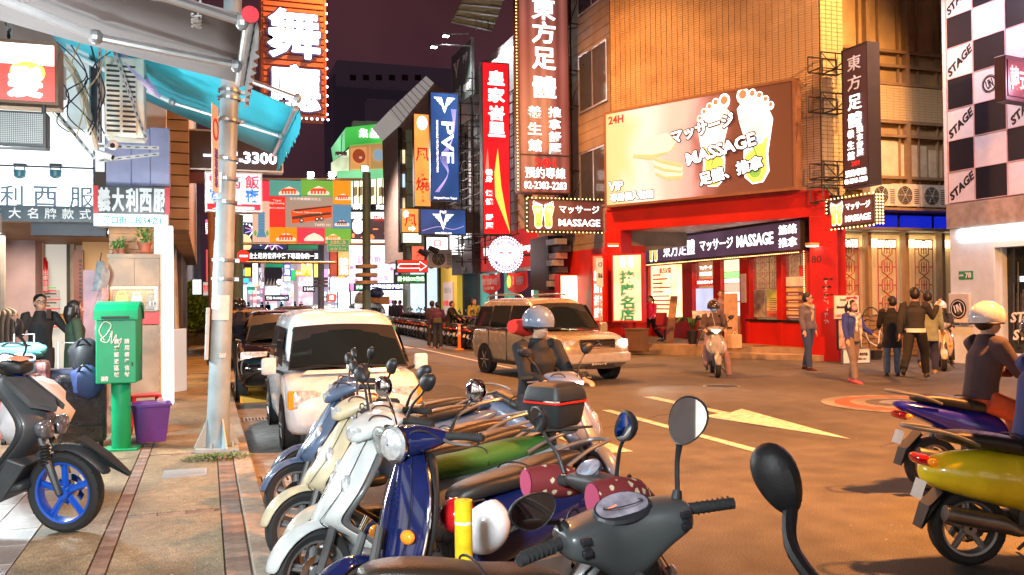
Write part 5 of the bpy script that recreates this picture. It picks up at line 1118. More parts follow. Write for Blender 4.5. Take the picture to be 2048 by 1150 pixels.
def fm(nm,c,e=.55):return mat(nm,c,.6,emit=c,es=e,noise=.05,sample=False)
cR,cB,cG,cO,cW=fm('ban_red',(.65,.03,.04)),fm('ban_blue',(.05,.28,.62)),fm('ban_green',(.10,.48,.08)),fm('ban_orange',(.80,.32,.02)),fm('ban_grey',(.55,.55,.52));cK=fm('ban_crimson',(.65,.04,.12));cS=fm('ban_street',(.26,.30,.32));cT=fm('ban_teal',(.05,.38,.42))
for q in((505,362,539,402,cK),(539,362,602,392,cT),(602,362,666,392,cG),(666,362,702,409,cO),(505,402,539,484,cW),(539,392,571,454,cR),(571,392,666,455,cS),(666,409,702,457,cB),(539,455,594,484,cO),(594,455,650,485,cK),(650,457,702,485,cG)):bq_(*q)
bs_=fm('bus_red',(.75,.08,.02));wi=fm('ban_white',(.75,.75,.75),.7);dk=fm('ban_dark',(.06,.05,.06),.3)
def bpoly(pts,m_,k=1,nm='banner_print'):
 P=[Py(a,b,BY-k*.012)for a,b in pts];n=len(P);d=V((0,.006,0));MB().add([p for p in P]+[p+d for p in P],[tuple(range(n)),tuple(range(2*n-1,n-1,-1))]+[(i,i+n,(i+1)%n+n,(i+1)%n)for i in range(n)]).build(nm,m_,bt_)
bpoly([(582,421),(600,417),(664,411),(664,434),(640,440),(584,447)],bs_);bpoly([(584,433),(610,429),(662,424),(662,429),(612,435),(585,439)],dk,2)
bpoly([(588,419),(663,411),(663,414),(588,423)],dk,2)
for a,b in((603,441),(634,438),(643,437)):
 p=Py(a,b,BY-.03);MB().ell(p,(.09,.01,.09),12,6).build('banner_print',dk,bt_);MB().ell(p-V((0,.01,0)),(.04,.006,.04),10,6).build('banner_print',wi,bt_)
def bt2(s_,px,py,hpx,m_,W=None):p=Py(px,py,BY-.04);letters(s_,m_,bt_,p.x,p.y,p.z,hpx*GY/1750,W=W and W*GY/1750)
bt2('Taipei Sightseeing',615,425,3.5,wi,55);bt2('台北市雙層觀光巴士',611,398,5,wi,60);bt2('Taipei\nSightseeing',554,404,10,wi,28);bt2('觀光巴士預約乘車',554,416,3,wi,28);bt2('TAIPEI 101',645,450,5,wi,30)
def landmark(px,py,w_,roof,kind):
 bpoly([(px-w_/2-2,py+2),(px-w_/2-3,py-2),(px-w_/3,py-w_*.28),(px,py-w_*.42),(px+w_/3,py-w_*.28),(px+w_/2+3,py-2),(px+w_/2+2,py+2)],wi,1.5)
 for k in range(5):bpoly([(px-w_*.4+k*w_*.17,py),(px-w_*.4+k*w_*.17,py-w_*.16),(px-w_*.4+k*w_*.17+w_*.1,py-w_*.16),(px-w_*.4+k*w_*.17+w_*.1,py)],roof,2.5)
 bpoly([(px-w_*.5,py-w_*.16),(px-w_*.3,py-w_*.3),(px+w_*.3,py-w_*.3),(px+w_*.5,py-w_*.16)],roof,2.5)
 if kind:bpoly([(px-1.5,py-w_*.3),(px,py-w_*.6),(px+1.5,py-w_*.3)],roof,3)
landmark(578,388,36,bs_,0);landmark(637,388,38,bs_,0);landmark(686,398,26,bs_,0);landmark(572,480,34,bs_,1);landmark(628,480,34,wi,0);landmark(684,450,24,fm('ban_navy',(.05,.08,.2)),1);landmark(666,478,24,cO,0)
for k in range(9):bpoly([(515+(.5*k if k<3 else 1),472-k*5.4),(531-(.5*k if k<3 else 1),472-k*5.4),(529,467-k*5.4),(517,467-k*5.4)],cB,2)
bpoly([(513,474),(519,458),(527,458),(533,474)],cB,2.6)
for a in(511,535):p=Py(a,466,BY-.03);MB().ell(p,(.05,.008,.11),10,6).build('banner_print',cG,bt_)
s=psign('street_name_sign','green street name plate 武昌街二段 hanging right of the banner','street sign',654,479,698,503,34.5,d=.05,face=mat('street_green',(.0,.33,.20),.4,emit=(0,.4,.25),es=.35),case=tpw,frame=.012,texts=[('武昌街二段',.5,.78,.3,tpw,dict(W=.7)),('Wuchang St. Sec. 2',.5,.50,.18,tpw,dict(W=.85)),('68-126  77-115',.5,.22,.2,tpw,dict(W=.7))])
p=Py(487,512,34.0);t=thing('no_entry_sign','round red no entry sign with a white bar on the gantry pipe','road sign',tuple(p));MB().lathe([(.005,0),(.23,0),(.23,.02),(.005,.02)],(0,0,0),'Y',28).build('disc',mat('noentry_red',(.75,.02,.02),.4,emit=(.9,.03,.03),es=.35),t);MB().box(-.15,-.012,-.035,.15,-.002,.035).build('bar',tw,t)
# FARTHER BUILDINGS AND THEIR SIGNS
def gl(nm,c,e=1.3,hot=.3):return glow('sg_'+nm,c,e,hot=hot,ns=.9,sample=False)
t=thing('slanted_roof_building','dark red building with a white panelled slanted roof edge behind the navy signs','building')
m=MB();P_=[Py(*q,46)for q in((778,222),(852,152),(868,166),(800,250))];m.add([p for p in P_]+[p+V((0,5,0))for p in P_],[(0,1,2,3),(7,6,5,4),(0,4,5,1),(1,5,6,2),(2,6,7,3),(3,7,4,0)]);m.build('roof_edge',mat('roof_white',(.7,.68,.66),.5,emit=(1,.95,.9),es=.22),t)  # light on the roof edge put in as weak emission
for k in range(9):
 a=P_[0].lerp(P_[1],(k+.5)/9.5);b=P_[3].lerp(P_[2],(k+.5)/9.5);MB().tube([a+V((0,-.03,0)),b+V((0,-.03,0))],.015,4).build('panel_seam',tk,t)
P_=[Py(*q,46.2)for q in((800,250),(868,166),(900,185),(900,520),(806,520))];MB().add([p for p in P_]+[p+V((0,5,0))for p in P_],[(0,1,2,3,4),(9,8,7,6,5)]+[(i,i+5,(i+1)%5+5,(i+1)%5)for i in range(5)]).build('wall',mat('wall_oxblood',(.30,.20,.15),.6,noise=.3),t)
for k in range(10):yb(MB(),812+(k%2)*2,262+k*26,862,284+k*26,46.1,.08).build('wall_panel',mat('wall_panel_olive',(.20,.19,.12),.5,emit=(.3,.35,.2),es=.10),t)  # olive panels carry a weak emission in place of lamp light
for k in range(11):
 yb(MB(),800,262+k*22,811,280+k*22,46.12,.06).build('wall_panel',mat('wall_panel_brown',(.22,.12,.07),.5,noise=.5),t)
for k in range(4):yb(MB(),802,300+k*48,810,326+k*48,46.02,.1).build('window',glow('side_win_%d'%(k%2),((1,.8,.5),(.7,.9,1))[k%2],.9,hot=.6,sample=False),t)
for k in range(3):MB().tube([Py(797+k*3,255,45.9),Py(798+k*3,505,45.9)],.04,5).build('drain_pipe',dsteel,t)
t=thing('dark_tower','dark concrete tower against the night sky above the green restaurant','building')
dk1=mat('night_concrete',(.06,.05,.055),.8,emit=(.05,.03,.05),es=.35,noise=.5,ns=.15)  # tower walls glow weakly: light put into the material as emission
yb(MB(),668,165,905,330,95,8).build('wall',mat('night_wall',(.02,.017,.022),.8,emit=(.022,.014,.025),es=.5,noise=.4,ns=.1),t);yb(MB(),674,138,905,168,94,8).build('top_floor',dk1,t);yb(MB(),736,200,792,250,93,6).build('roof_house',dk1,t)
for k in range(6):yb(MB(),700+k*26,150,712+k*26,160,93.9,.2).build('window',mat('night_window',(.01,.01,.012),.4),t)
t=thing('green_restaurant','green lit corner restaurant with a comic poster band and big yellow windows','building');Y=60
grn=glow('green_fascia',(.10,.62,.10),.95,hot=.6,ns=.25,dim=(.02,.30,.04));grd=glow('green_fascia_pale',(.25,.75,.35),.95,hot=.5,ns=.4)
def quad(pts,Y0,m_,nm,dy=.5,Ys=None):
 P_=[Py(a,b,(Ys[i]if Ys else Y0))for i,(a,b)in enumerate(pts)];n=len(P_)
 return MB().add([p for p in P_]+[p+V((0,dy,0))for p in P_],[tuple(range(n)),tuple(range(2*n-1,n-1,-1))]+[(i,i+n,(i+1)%n+n,(i+1)%n)for i in range(n)]).build(nm,m_,t)
quad(((692,255),(790,244),(806,262),(806,280),(700,290),(692,300)),Y,grn,'fascia');quad(((664,294),(692,255),(700,290),(668,322)),Y,grd,'side_fascia',Ys=(66,60,60,66))
quad(((700,292),(806,282),(806,340),(700,340)),Y+.3,mat('poster_band_base',(.45,.22,.12),.5,emit=(.7,.35,.15),es=.5),'poster_band')
quad(((703,296),(733,294),(733,338),(703,338)),Y-.1,mat('poster_orange',(.8,.4,.1),.5,emit=(.9,.45,.15),es=.7),'poster');quad(((741,291),(782,286),(782,336),(741,338)),Y-.1,mat('poster_gold',(.6,.35,.12),.5,emit=(.7,.4,.15),es=.6),'poster')
for(cx,cz,r,c)in((718,312,13,(.45,.08,.03)),(720,314,8,(.9,.65,.5)),(757,310,11,(.35,.5,.6)),(772,312,7,(.75,.5,.35))):
 p=Py(cx,cz,Y-.25);MB().ell(p,(r*Y/1750,.03,r*Y/1750*1.1),14,8).build('poster_print',mat('print_%d'%cx,c,.5,emit=c,es=.7,sample=False),t)
quad(((664,324),(668,322),(700,296),(700,345),(664,352)),Y+2,glow('restaurant_side',(.8,.9,.6),.8,hot=.5),'side_window')
quad(((676,342),(806,336),(806,352),(676,366)),Y-.2,grd,'canopy');quad(((703,356),(806,350),(806,405),(703,410)),Y,glow('yellow_windows',(1,.88,.55),1.7,hot=.7,ns=.35),'window')
for k in range(9):quad(((706+k*11.5,357),(708+k*11.5,357),(708+k*11.5,408),(706+k*11.5,408)),Y-.2,mat('bronze',(.15,.10,.05),.4),'mullion',.1)
for k in range(8):c=random.uniform(706,800);quad(((c,375),(c+8,372),(c+8,390),(c,394)),Y-.1,mat('room_thing',(.45,.32,.15),.6,emit=(.6,.4,.2),es=.5),'furniture',.05)
s_=t
for c_,q in zip('集品樂館',(727,749,768,784)):p=Py(q,266,Y-.1);letters(c_,tws if c_!='集' else tw,t,p.x,p.y,p.z,.62,bold=.06)
p=Py(742,350,Y-.3);letters('MOS BURGER 拉麵',tw,t,p.x+.4,p.y,Py(742,411,Y).z,.32,bold=.05)
for px in(718,742):p=Py(px,254,62);MB().cbox((p.x,62,p.z+.0),(.9,.8,.7)).build('roof_unit',mat('roof_unit_grey',(.3,.28,.3),.5,emit=(.3,.25,.3),es=.1),t)
t=thing('red_brand_shop','dark upper floor shop with a red LOTTE sign below the green restaurant','shop');Y=58
quad(((700,410),(812,405),(812,424),(700,424)),Y,mat('black_band',(.02,.02,.02),.4),'band');quad(((700,424),(812,424),(812,436),(700,436)),Y-.3,glow('white_ledge',(1,.98,.85),1.6),'ledge')
quad(((700,436),(812,436),(812,478),(700,482)),Y+.5,mat('loft_dark',(.05,.03,.04),.5,noise=.9,ns=2,emit=(.2,.09,.08),es=.3),'room')
for k in range(26):
 a=random.uniform(704,800);b=random.uniform(440,474);c=random.choice(((1,.3,.1),(.9,.8,.6),(.4,1,.2),(1,1,1),(.6,.2,.6)));w_=random.uniform(1.5,6)
 yb(MB(),a,b,a+w_,b+random.uniform(2,9),Y+.2,.1).build('display_light',mat('disp_%d'%(k%6),c,.5,emit=c,es=.9,sample=False),t)
for px,s0,m_ in((720,'燒肉SO',tw),(762,'貴族',tw)):p=Py(px,414,Y-.1);letters(s0,m_,t,p.x,p.y,p.z,.34,bold=.05)
p=Py(760,433,Y-.5);MB().cbox((p.x,Y-.5,p.z-.12),(.75,.05,.34)).build('lotte_plate',trd,t);letters('LOTTE',tw,t,p.x,Y-.56,p.z-.08,.16,bold=.05);p=Py(716,452,Y-.5);MB().ell(p,(.38,.08,.52),16,8).build('white_emblem',tw,t)
t=thing('glowing_billboard','huge washed out white and pink billboard over the blue neon shop','billboard');Y=57
wpk=glow('pink_white',(1,.93,.97),1.5,hot=.25,ns=.3);yb(MB(),696,480,792,566,Y,.4).build('face_panel',wpk,t)
pk=mat('print_pink',(1,.3,.6),.5,emit=(1,.35,.62),es=.95,sample=False)
p=Py(748,520,Y-.1);letters('趴趴熊天',pk,t,p.x,p.y,p.z,.55,W=2.2,bold=.04);p=Py(756,558,Y-.1);letters('超萌扭蛋',pk,t,p.x,p.y,p.z,.34,bold=.03,rot=.1)
for(a,b,r)in((780,525,5),(783,538,4),(712,561,4),(703,535,4)):p=Py(a,b,Y-.1);MB().ell(p,(r*.033,.02,r*.033),12,6).build('print_dot',pk,t)
s=psign('neon_sign','blue sign with glowing cyan characters under the pink billboard','sign',740,568,803,578,56,d=.3,face=gl('blue',(.02,.04,.75),1.2),frame=.01,texts=[('大同電玩城',.3,.5,.75,tws,{}),('電子遊戲',.8,.5,.75,tws,{})])
s=psign('neon_sign','small dark green neon plate left of the blue sign','sign',712,569,726,580,56,d=.3,face=gl('dgreen',(.02,.35,.15),1.0),frame=.01,texts=[('捷運',.5,.5,.6,tw,{})])
T_=[('tall cream lit strip sign left of the orange vertical sign',808,262,828,440,47,(.95,1,.72),1.9,'',tw,0),('tall orange vertical sign with white crest and red 風燒 characters',829,228,860,413,44,(1,.34,.07),1.25,'風燒',trd,1),('square orange sign with white crest and double arrow below the tall orange one',803,417,838,465,44,(1,.32,.07),1.25,'風',trd,0),('pale yellow lit box under the square orange sign',805,466,843,486,43.8,(.95,1,.62),1.6,'',tw,0),('white lit box with a small red stamp under the wide navy lightbox',851,474,898,500,42,(1,1,.98),1.9,'日',trd,0),('large white lit panel right of the red stamp box',899,466,950,510,41.5,(1,1,.98),2.0,'',tw,0),('slanting orange red sign behind the two dark spotlights',823,492,855,521,43.5,(1,.16,.08),1.1,'火',trd,0),('red sign with a white outlined arrow and the words 2F 火烤兩吃',794,520,856,545,39,(.95,.03,.02),1.0,'2F 火烤兩吃',tk,2),('green neon strip with a red glowing start under the arrow sign',793,549,850,567,39.5,(.02,.14,.04),.7,'開卡拉OK歡唱',mat('neon_green',(.5,1,.5),.5,emit=(.4,1,.45),es=4,sample=False),0),('violet and white narrow sign beside the green neon strip',790,538,797,566,40,(.6,.3,.8),1.3,'',tw,0),('orange vertical lightbox with pale squares hung below the street name plate',676,503,698,553,52,(1,.30,.10),1.3,'韓燒',tw,1),('turquoise white wide lit sign over the distant right shops',660,556,698,585,60,(.70,1,.92),1.6,'早午餐',tw,0),('magenta dotted strip beside the orange vertical lightbox',700,540,708,582,58,(.9,.3,.65),1.2,'',tw,0),('yellow vertical sign in the distant street on the right of the steel blue pole',628,524,636,560,90,(1,.75,.15),1.6,'',tw,0),('white vertical sign with black characters near the golden arches',637,523,641,560,85,(1,.95,.8),2,'',tk,0),('big red and yellow sign carrying golden arches over the distant street',590,540,622,553,95,(1,.45,.05),1.4,'',tg,3),('green base plate under the golden arches sign',582,540,592,561,94,(.05,.6,.2),1.2,'',tw,0),('royal blue vertical sign left of the golden arches',567,522,581,552,98,(.08,.10,.8),1.4,'藥局',tw,1),('white plate with black letters under the royal blue sign',567,553,580,563,97,(.9,.9,.92),1.3,'',tk,0),('dark plate reading D BANC above the pale arcade front',606,572,630,584,92,(.01,.01,.015),.3,'D BANC',tw,0),('grey poster wall of standing figures hung over the distant street',528,528,563,572,120,(.42,.30,.26),.7,'',tk,4),('dark green rounded canopy sign above the poster wall',532,526,576,535,118,(.02,.32,.16),.9,'',tw,0),('bright white square screen below the poster wall',533,574,559,590,110,(1,1,1),2.6,'',tw,0),('slate sign with a red emblem and white lettering under the white screen',530,590,578,602,108,(.03,.05,.08),.6,'藥局 PHARMACY',tw,0),('small round white lit disc sign at the corner of the poster wall',554,558,564,569,105,(1,.97,.97),2.5,'',tw,5),('yellow small hanging sign with round print in the distant left row',489,535,502,553,80,(1,.75,.10),1.3,'',tw,0),('tall white lit vertical sign in the distant left row',505,524,516,570,85,(1,.98,1),2.2,'',tw,0),('narrow white sign with grey figures beside the tall white one',517,535,524,572,88,(.75,.75,.8),1.2,'K',tk,0),('cyan and blue lit hanging sign near the navy pillar of the gantry',480,538,489,552,75,(.1,.75,.95),1.6,'',tw,0),('cyan lit sign with orange star under the yellow one',480,556,498,566,76,(.1,.70,.9),1.4,'',tw,0),('teal oval street plate hanging over the distant road',494,573,510,580,70,(.03,.40,.30),.9,'',tw,0),('white and red lit vertical sign low in the distant left row',505,575,514,612,72,(1,.6,.6),1.5,'時尚',trd,1),('long pale blue lit shopfront low in the distant left row',480,570,494,612,66,(.65,.95,1),1.8,'',tw,0),('pink neon cluster sign on the left building high beside the brown mast',410,438,423,470,30,(1,.15,.45),1.3,'日式',tw,1),('white vertical lettering board beside the pink neon cluster',424,434,436,492,30.5,(.85,.85,.95),1.2,'日式料理',tk,1),('red and black hanging lanterns board beside the thin brown pole',411,498,421,566,29,(.8,.1,.12),.8,'',tw,0),('white lit panel between the pillar and the thin brown pole',384,558,404,590,27,(.9,1,.98),1.5,'',tw,0),('white no smoking notice on the wall by the bamboo shrub',405,563,418,592,27.5,(.7,.68,.66),.6,'禁',trd,0),('huge black banner with white outlined characters across the street',478,500,645,524,62,(.025,.035,.05),.5,'在迪士尼的世界中寫下專屬你的一頁',tw,0),('night blue picture banner with golden moon and fireworks above the black banner',478,445,575,499,62.2,(.03,.05,.13),.7,'',tw,6),('white lit panel peeping over the night blue banner',478,428,505,448,62.4,(1,1,1),1.8,'',tw,0),('green awning shaped sign at the right of the night blue banner',576,486,643,499,61.8,(.02,.25,.12),.8,'',tw,0),('red and orange ladder sign left of the orange vertical lightbox',660,500,674,553,64,(.75,.10,.04),.8,'',tw,0),('red white hanging sign low beside the steel blue pole',654,588,672,603,55,(.9,.10,.06),1.2,'回',tw,0),('pale green lit shopfront right of the steel blue pole',676,584,700,618,58,(.75,1,.9),1.5,'',tw,0),('white lit corner shopfront low beneath the pink billboard',702,582,740,622,59,(1,.97,1),1.7,'',tw,0),('white shop wall with a pink notice under the blue neon',742,580,806,640,55.5,(1,.96,.98),1.4,'',tw,7),]
SB=[]
for lab,a,b,c,d_,Y,col,e,tx,tm_,kind in T_:
 if kind==5:
  p=Py((a+c)/2,(b+d_)/2,Y);r=(c-a)/2*Y/1700;t=thing('hanging_sign',lab,'sign',tuple(p));MB().lathe([(.01,0),(r,0),(r,.3),(.01,.3)],(0,0,0),'Y',20,cap=True).build('disc',gl('c%d'%len(SB),col,e),t);SB.append(t);continue
 s=psign('hanging_sign',lab,'sign',a,b,c,d_,Y,d=.35,face=gl('c%d'%len(SB),col,e),case=dsteel,frame=.02);SB.append(s);w_,h_=dims(s)
 if tx and kind==1:vletters(tx,tm_,s,w_/2,-.01,h_*.08,h_*(.72 if len(tx)==2 else.95),min(w_*.8,h_/len(tx)*.7),bold=.03)
 elif tx and kind==2:
  letters(tx,tm_,s,w_*.42,-.01,h_*.5,h_*.28,W=w_*.5,bold=.02)
  MB().curve([(w_*.08,-.01,h_*.66),(w_*.05,-.01,h_*.5),(w_*.08,-.01,h_*.34),(w_*.72,-.01,h_*.34)],.018,5).tube([(w_*.08,-.01,h_*.66),(w_*.72,-.01,h_*.66),(w_*.72,-.01,h_*.86),(w_*.94,-.01,h_*.5),(w_*.72,-.01,h_*.14),(w_*.72,-.01,h_*.34)],.018,4).build('arrow',tw,s)
 elif tx:letters(tx,tm_,s,w_/2,-.01,h_*.5,h_*.5,W=min(w_*.9,len(tx)*h_*.5 if ord(tx[0])>1000 else w_*.8),bold=.03)
 if kind==1 and lab.startswith('tall orange')or lab.startswith('square orange'):
  q=h_*.9 if kind==1 else h_*.75;MB().ell((w_*.5 if kind else w_*.25,-.01,q),(w_*(.32 if kind else.16),.01,w_*(.42 if kind else.2)),14,6).build('crest',tw,s)
  if not kind:MB().prism([(w_*.4,h_*.1),(w_*.4,h_*.22),(w_*.6,h_*.22),(w_*.6,h_*.28),(w_*.78,h_*.16),(w_*.6,h_*.04),(w_*.6,h_*.1)],-.02,-.01).build('arrow',tw,s)
  else:vletters('雙重鍋 個人鍋',tm_,s,w_*.5,-.01,h_*.04,h_*.36,w_*.16)
 if kind==3:letters('M',mat('arch_yellow',(1,.8,.1),.5,emit=(1,.8,.15),es=2.5,sample=False),s,w_*.72,-.05,h_*1.15,h_*1.6,W=w_*.62,bold=.06);letters('麥當勞',tw,s,w_*.3,-.03,h_*.5,h_*.4)
 if kind==4:
  for k in range(5):x=w_*(.12+.19*k);MB().tube([(x,-.05,h_*.2),(x+.1,-.05,h_*.6),(x+.05,-.05,h_*.85)],[.14,.32,.2],8,flat=.15).tube([(x-.1,-.05,h_*.05),(x,-.05,h_*.4)],[.08,.15],6,flat=.2).build('printed_figure',MATS['ban_dark'],s)
 if kind==6:
  MB().ell((w_*.10,-.02,h_*.22),(w_*.16,.02,h_*.34),18,8).build('moon',mat('moon_gold',(1,.8,.4),.5,emit=(1,.78,.4),es=1.1,sample=False),s)
  for k in range(34):x=random.uniform(.02,.98)*w_;z=random.uniform(.1,.95)*h_;MB().ell((x,-.02,z),(.05,.01,.05),6,4).build('spark',tw if k%2 else pk,s)
  for(x,z)in((.3,.7),(.62,.25),(.75,.2)):
   for k in range(9):q=k*.7;MB().tube([(w_*x,-.02,h_*z),(w_*x+.6*math.cos(q),-.02,h_*z+.5*math.sin(q))],.03,4).build('firework',(tw,pk,mat('fw_violet',(.5,.4,1),.5,emit=(.5,.4,1),es=1.5,sample=False))[k%3],s)
 if kind==7:MB().box(w_*.5,-.02,h_*.55,w_*.72,-.005,h_*.66).build('notice',pk,s)
t=thing('scaffold_tower','tall black steel lattice frames carrying the navy signs on the right building line','frame');
for(a,Y)in((922,38.5),(946,36)):
 m=MB();x=Py(a,300,Y).x
 for dx in(0,.5):m.tube([(x+dx,Y,3.2),(x+dx,Y,11.5)],.035,4)
 for k in range(16):m.tube([(x-.3,Y,3.4+k*.52),(x+1.3,Y,3.4+k*.52)],.022,4)
 m.build('lattice',tk,t)
t=thing('winged_shop','black fronted shoe shop with a white winged emblem next to the red foot shop','shop',(12.0,42.6,0),-math.pi/2)
MB().box(0,-.3,2.9,3.6,.4,4.6).build('fascia',mat('shoe_black',(.02,.022,.03),.4),t);fvf(t,1.9,3.95,1.1,-.32);letters('PVF',tpw,t,2.2,-.32,3.1,.28,bold=.04)
MB().box(0,.8,0,3.6,.9,2.9).build('back_wall',glow('shoe_interior',(.65,.95,.78),1.1,hot=.6,ns=.9),t);MB().box(1.0,-.05,0,1.3,.8,2.9).build('pier',dark,t);MB().box(3.3,-.05,0,3.6,.8,2.9).build('pier',dark,t)  # glowing back wall stands in for the room light
for k in range(7):MB().lathe([(.05,0),(.12,.5),(.15,.9),(.06,1.05),(.08,1.25)],(1.6+.27*k,.6,.5+.1*(k%2)),n=8).build('mannequin',tpw,t)
t=thing('yellow_shop','yellow walled shop with a crowded food poster beside the pale blue wall','shop',(12.0,46.4,0),-math.pi/2)
MB().box(0,0,0,3.7,.4,3.6).build('wall',mat('yellow_wall',(.70,.42,.03),.5,emit=(1,.6,.05),es=.35),t);MB().box(1.1,-.06,.9,3.0,-.005,2.6).build('poster',mat('food_poster',(.5,.3,.25),.5,noise=.9,ns=4,emit=(.8,.6,.5),es=.5),t)  # wall and poster made self-lit in place of lamp light
letters('石鍋 烤肉',tpw,t,2.0,-.08,2.2,.3);letters('吃到飽 399',trd,t,2.0,-.08,1.5,.3);MB().box(.1,-.12,0,.5,-.01,3.6).build('drain_pipe',dsteel,t)
t=thing('pale_shop','pale blue white shop front with tall smooth panels behind the parked scooters','shop',(12.0,53.5,0),-math.pi/2)
for k in range(4):MB().box(.05+k*1.75,0,0,1.7+k*1.75,.4,3.9).build('panel',glow('pale_blue_panel',(.62,.85,1),.95,hot=.15),t)  # panels and the wall behind are self-lit, light put in as emission
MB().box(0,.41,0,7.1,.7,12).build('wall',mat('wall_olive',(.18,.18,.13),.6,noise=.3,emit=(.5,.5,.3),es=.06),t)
t=thing('side_shop_block','dim upper wall with lit windows behind the cream strip sign','building',(12.0,57,0),-math.pi/2);MB().box(0,.2,0,3.4,1,12).build('wall',mat('wall_olive',(.18,)*3),t)
p=Py(857,536,39.5);ac_unit('cream air conditioner with a dark fan right of the red arrow sign',(Py(858,537,39.5).x,39.5,Py(858,537,39.5).z),s=1.35)
for i,(px,py)in enumerate(((846,506),(866,500))):
 p=Py(px,py,38.5);t=thing('spotlight',('dark spotlight above the arrow sign, left one of the pair','dark spotlight above the arrow sign, right one of the pair')[i],'spotlight',tuple(p));MB().tube([(-.2,0,.12),(.22,-.1,-.1)],[.1,.16],10).build('can',tk,t);MB().tube([(.0,0,.1),(.25+.4*(1-i),.2,.0),(2.0,.3,.05)],.03,5).build('arm',galv,t)
p=Py(855,600,39.3);MB_=MB().tube([(p.x,39.6,0),(p.x,39.6,5.5)],.06,8);t=thing('thin_pole','thin dark pole under the arrow sign behind the parked scooters','pole');MB_.build('shaft',dark,t)
fb=[mat('far_wall_%s'%n,c,.7,noise=.3,emit=c,es=e)for n,c,e in(('grey',(.42,.38,.42),.9),('pink',(.55,.42,.45),.9),('dark',(.26,.20,.26),.9))]  # wall emission added to lift the dark gaps of the far street
for i,(a,b,c,d_,Y,m_,lab)in enumerate(((470,555,530,630,150,2,'dark far facade left of the white screen'),(526,515,566,640,160,1,'dusky pink far facade behind the poster wall'),(560,470,600,640,150,0,'grey far facade behind the royal blue sign'),(596,500,660,640,120,1,'pale far arcade facade right of the golden arches'),(640,430,706,640,90,2,'dark far facade behind the gantry pole on the right'),(436,400,482,640,110,2,'dark far facade left of the night blue banner'))):
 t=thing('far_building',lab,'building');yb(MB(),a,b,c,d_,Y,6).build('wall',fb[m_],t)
 for k in range(int((c-a)/5)):
  px=random.uniform(a,c-9);py=random.uniform(max(b+5,515),596);col=random.choice(((1,1,1),(1,.85,.9),(1,.2,.25),(.2,.5,1),(.2,.9,.5),(1,.7,.1),(1,.3,.7),(.7,1,1)));yb(MB(),px,py,px+random.uniform(4,9),py+random.choice((6,10,22)),Y-1.2-.1*k,.3).build('shop_sign',mat('farsign_%d'%random.randint(0,19),col,.5,emit=col,es=random.uniform(1.3,2.6),sample=False),t)
 for k in range(int((c-a)/7)):
  for j in range(6):
   if random.random()<.85:
    col=random.choice(((1,1,1),(1,.9,.7),(.7,.9,1),(1,.4,.5),(1,.75,.3),(.5,.8,1)));px=a+1.5+k*7+random.uniform(0,2);py=612-j*14-random.uniform(0,5);
    if py>b+6:yb(MB(),px,py,px+random.uniform(2.5,5.5),py+random.uniform(4,11),Y-.3,.2).build('window',mat('farwin_%d'%random.randint(0,9),col,.5,emit=col,es=random.uniform(1.2,3.0),sample=False),t)
for(x,y,z,e,c)in((5.5,44,7,2600,(1,.85,.9)),(5,75,8,5000,(1,.9,.95)),(8.5,33,5,900,(1,.9,.85))):
 pass
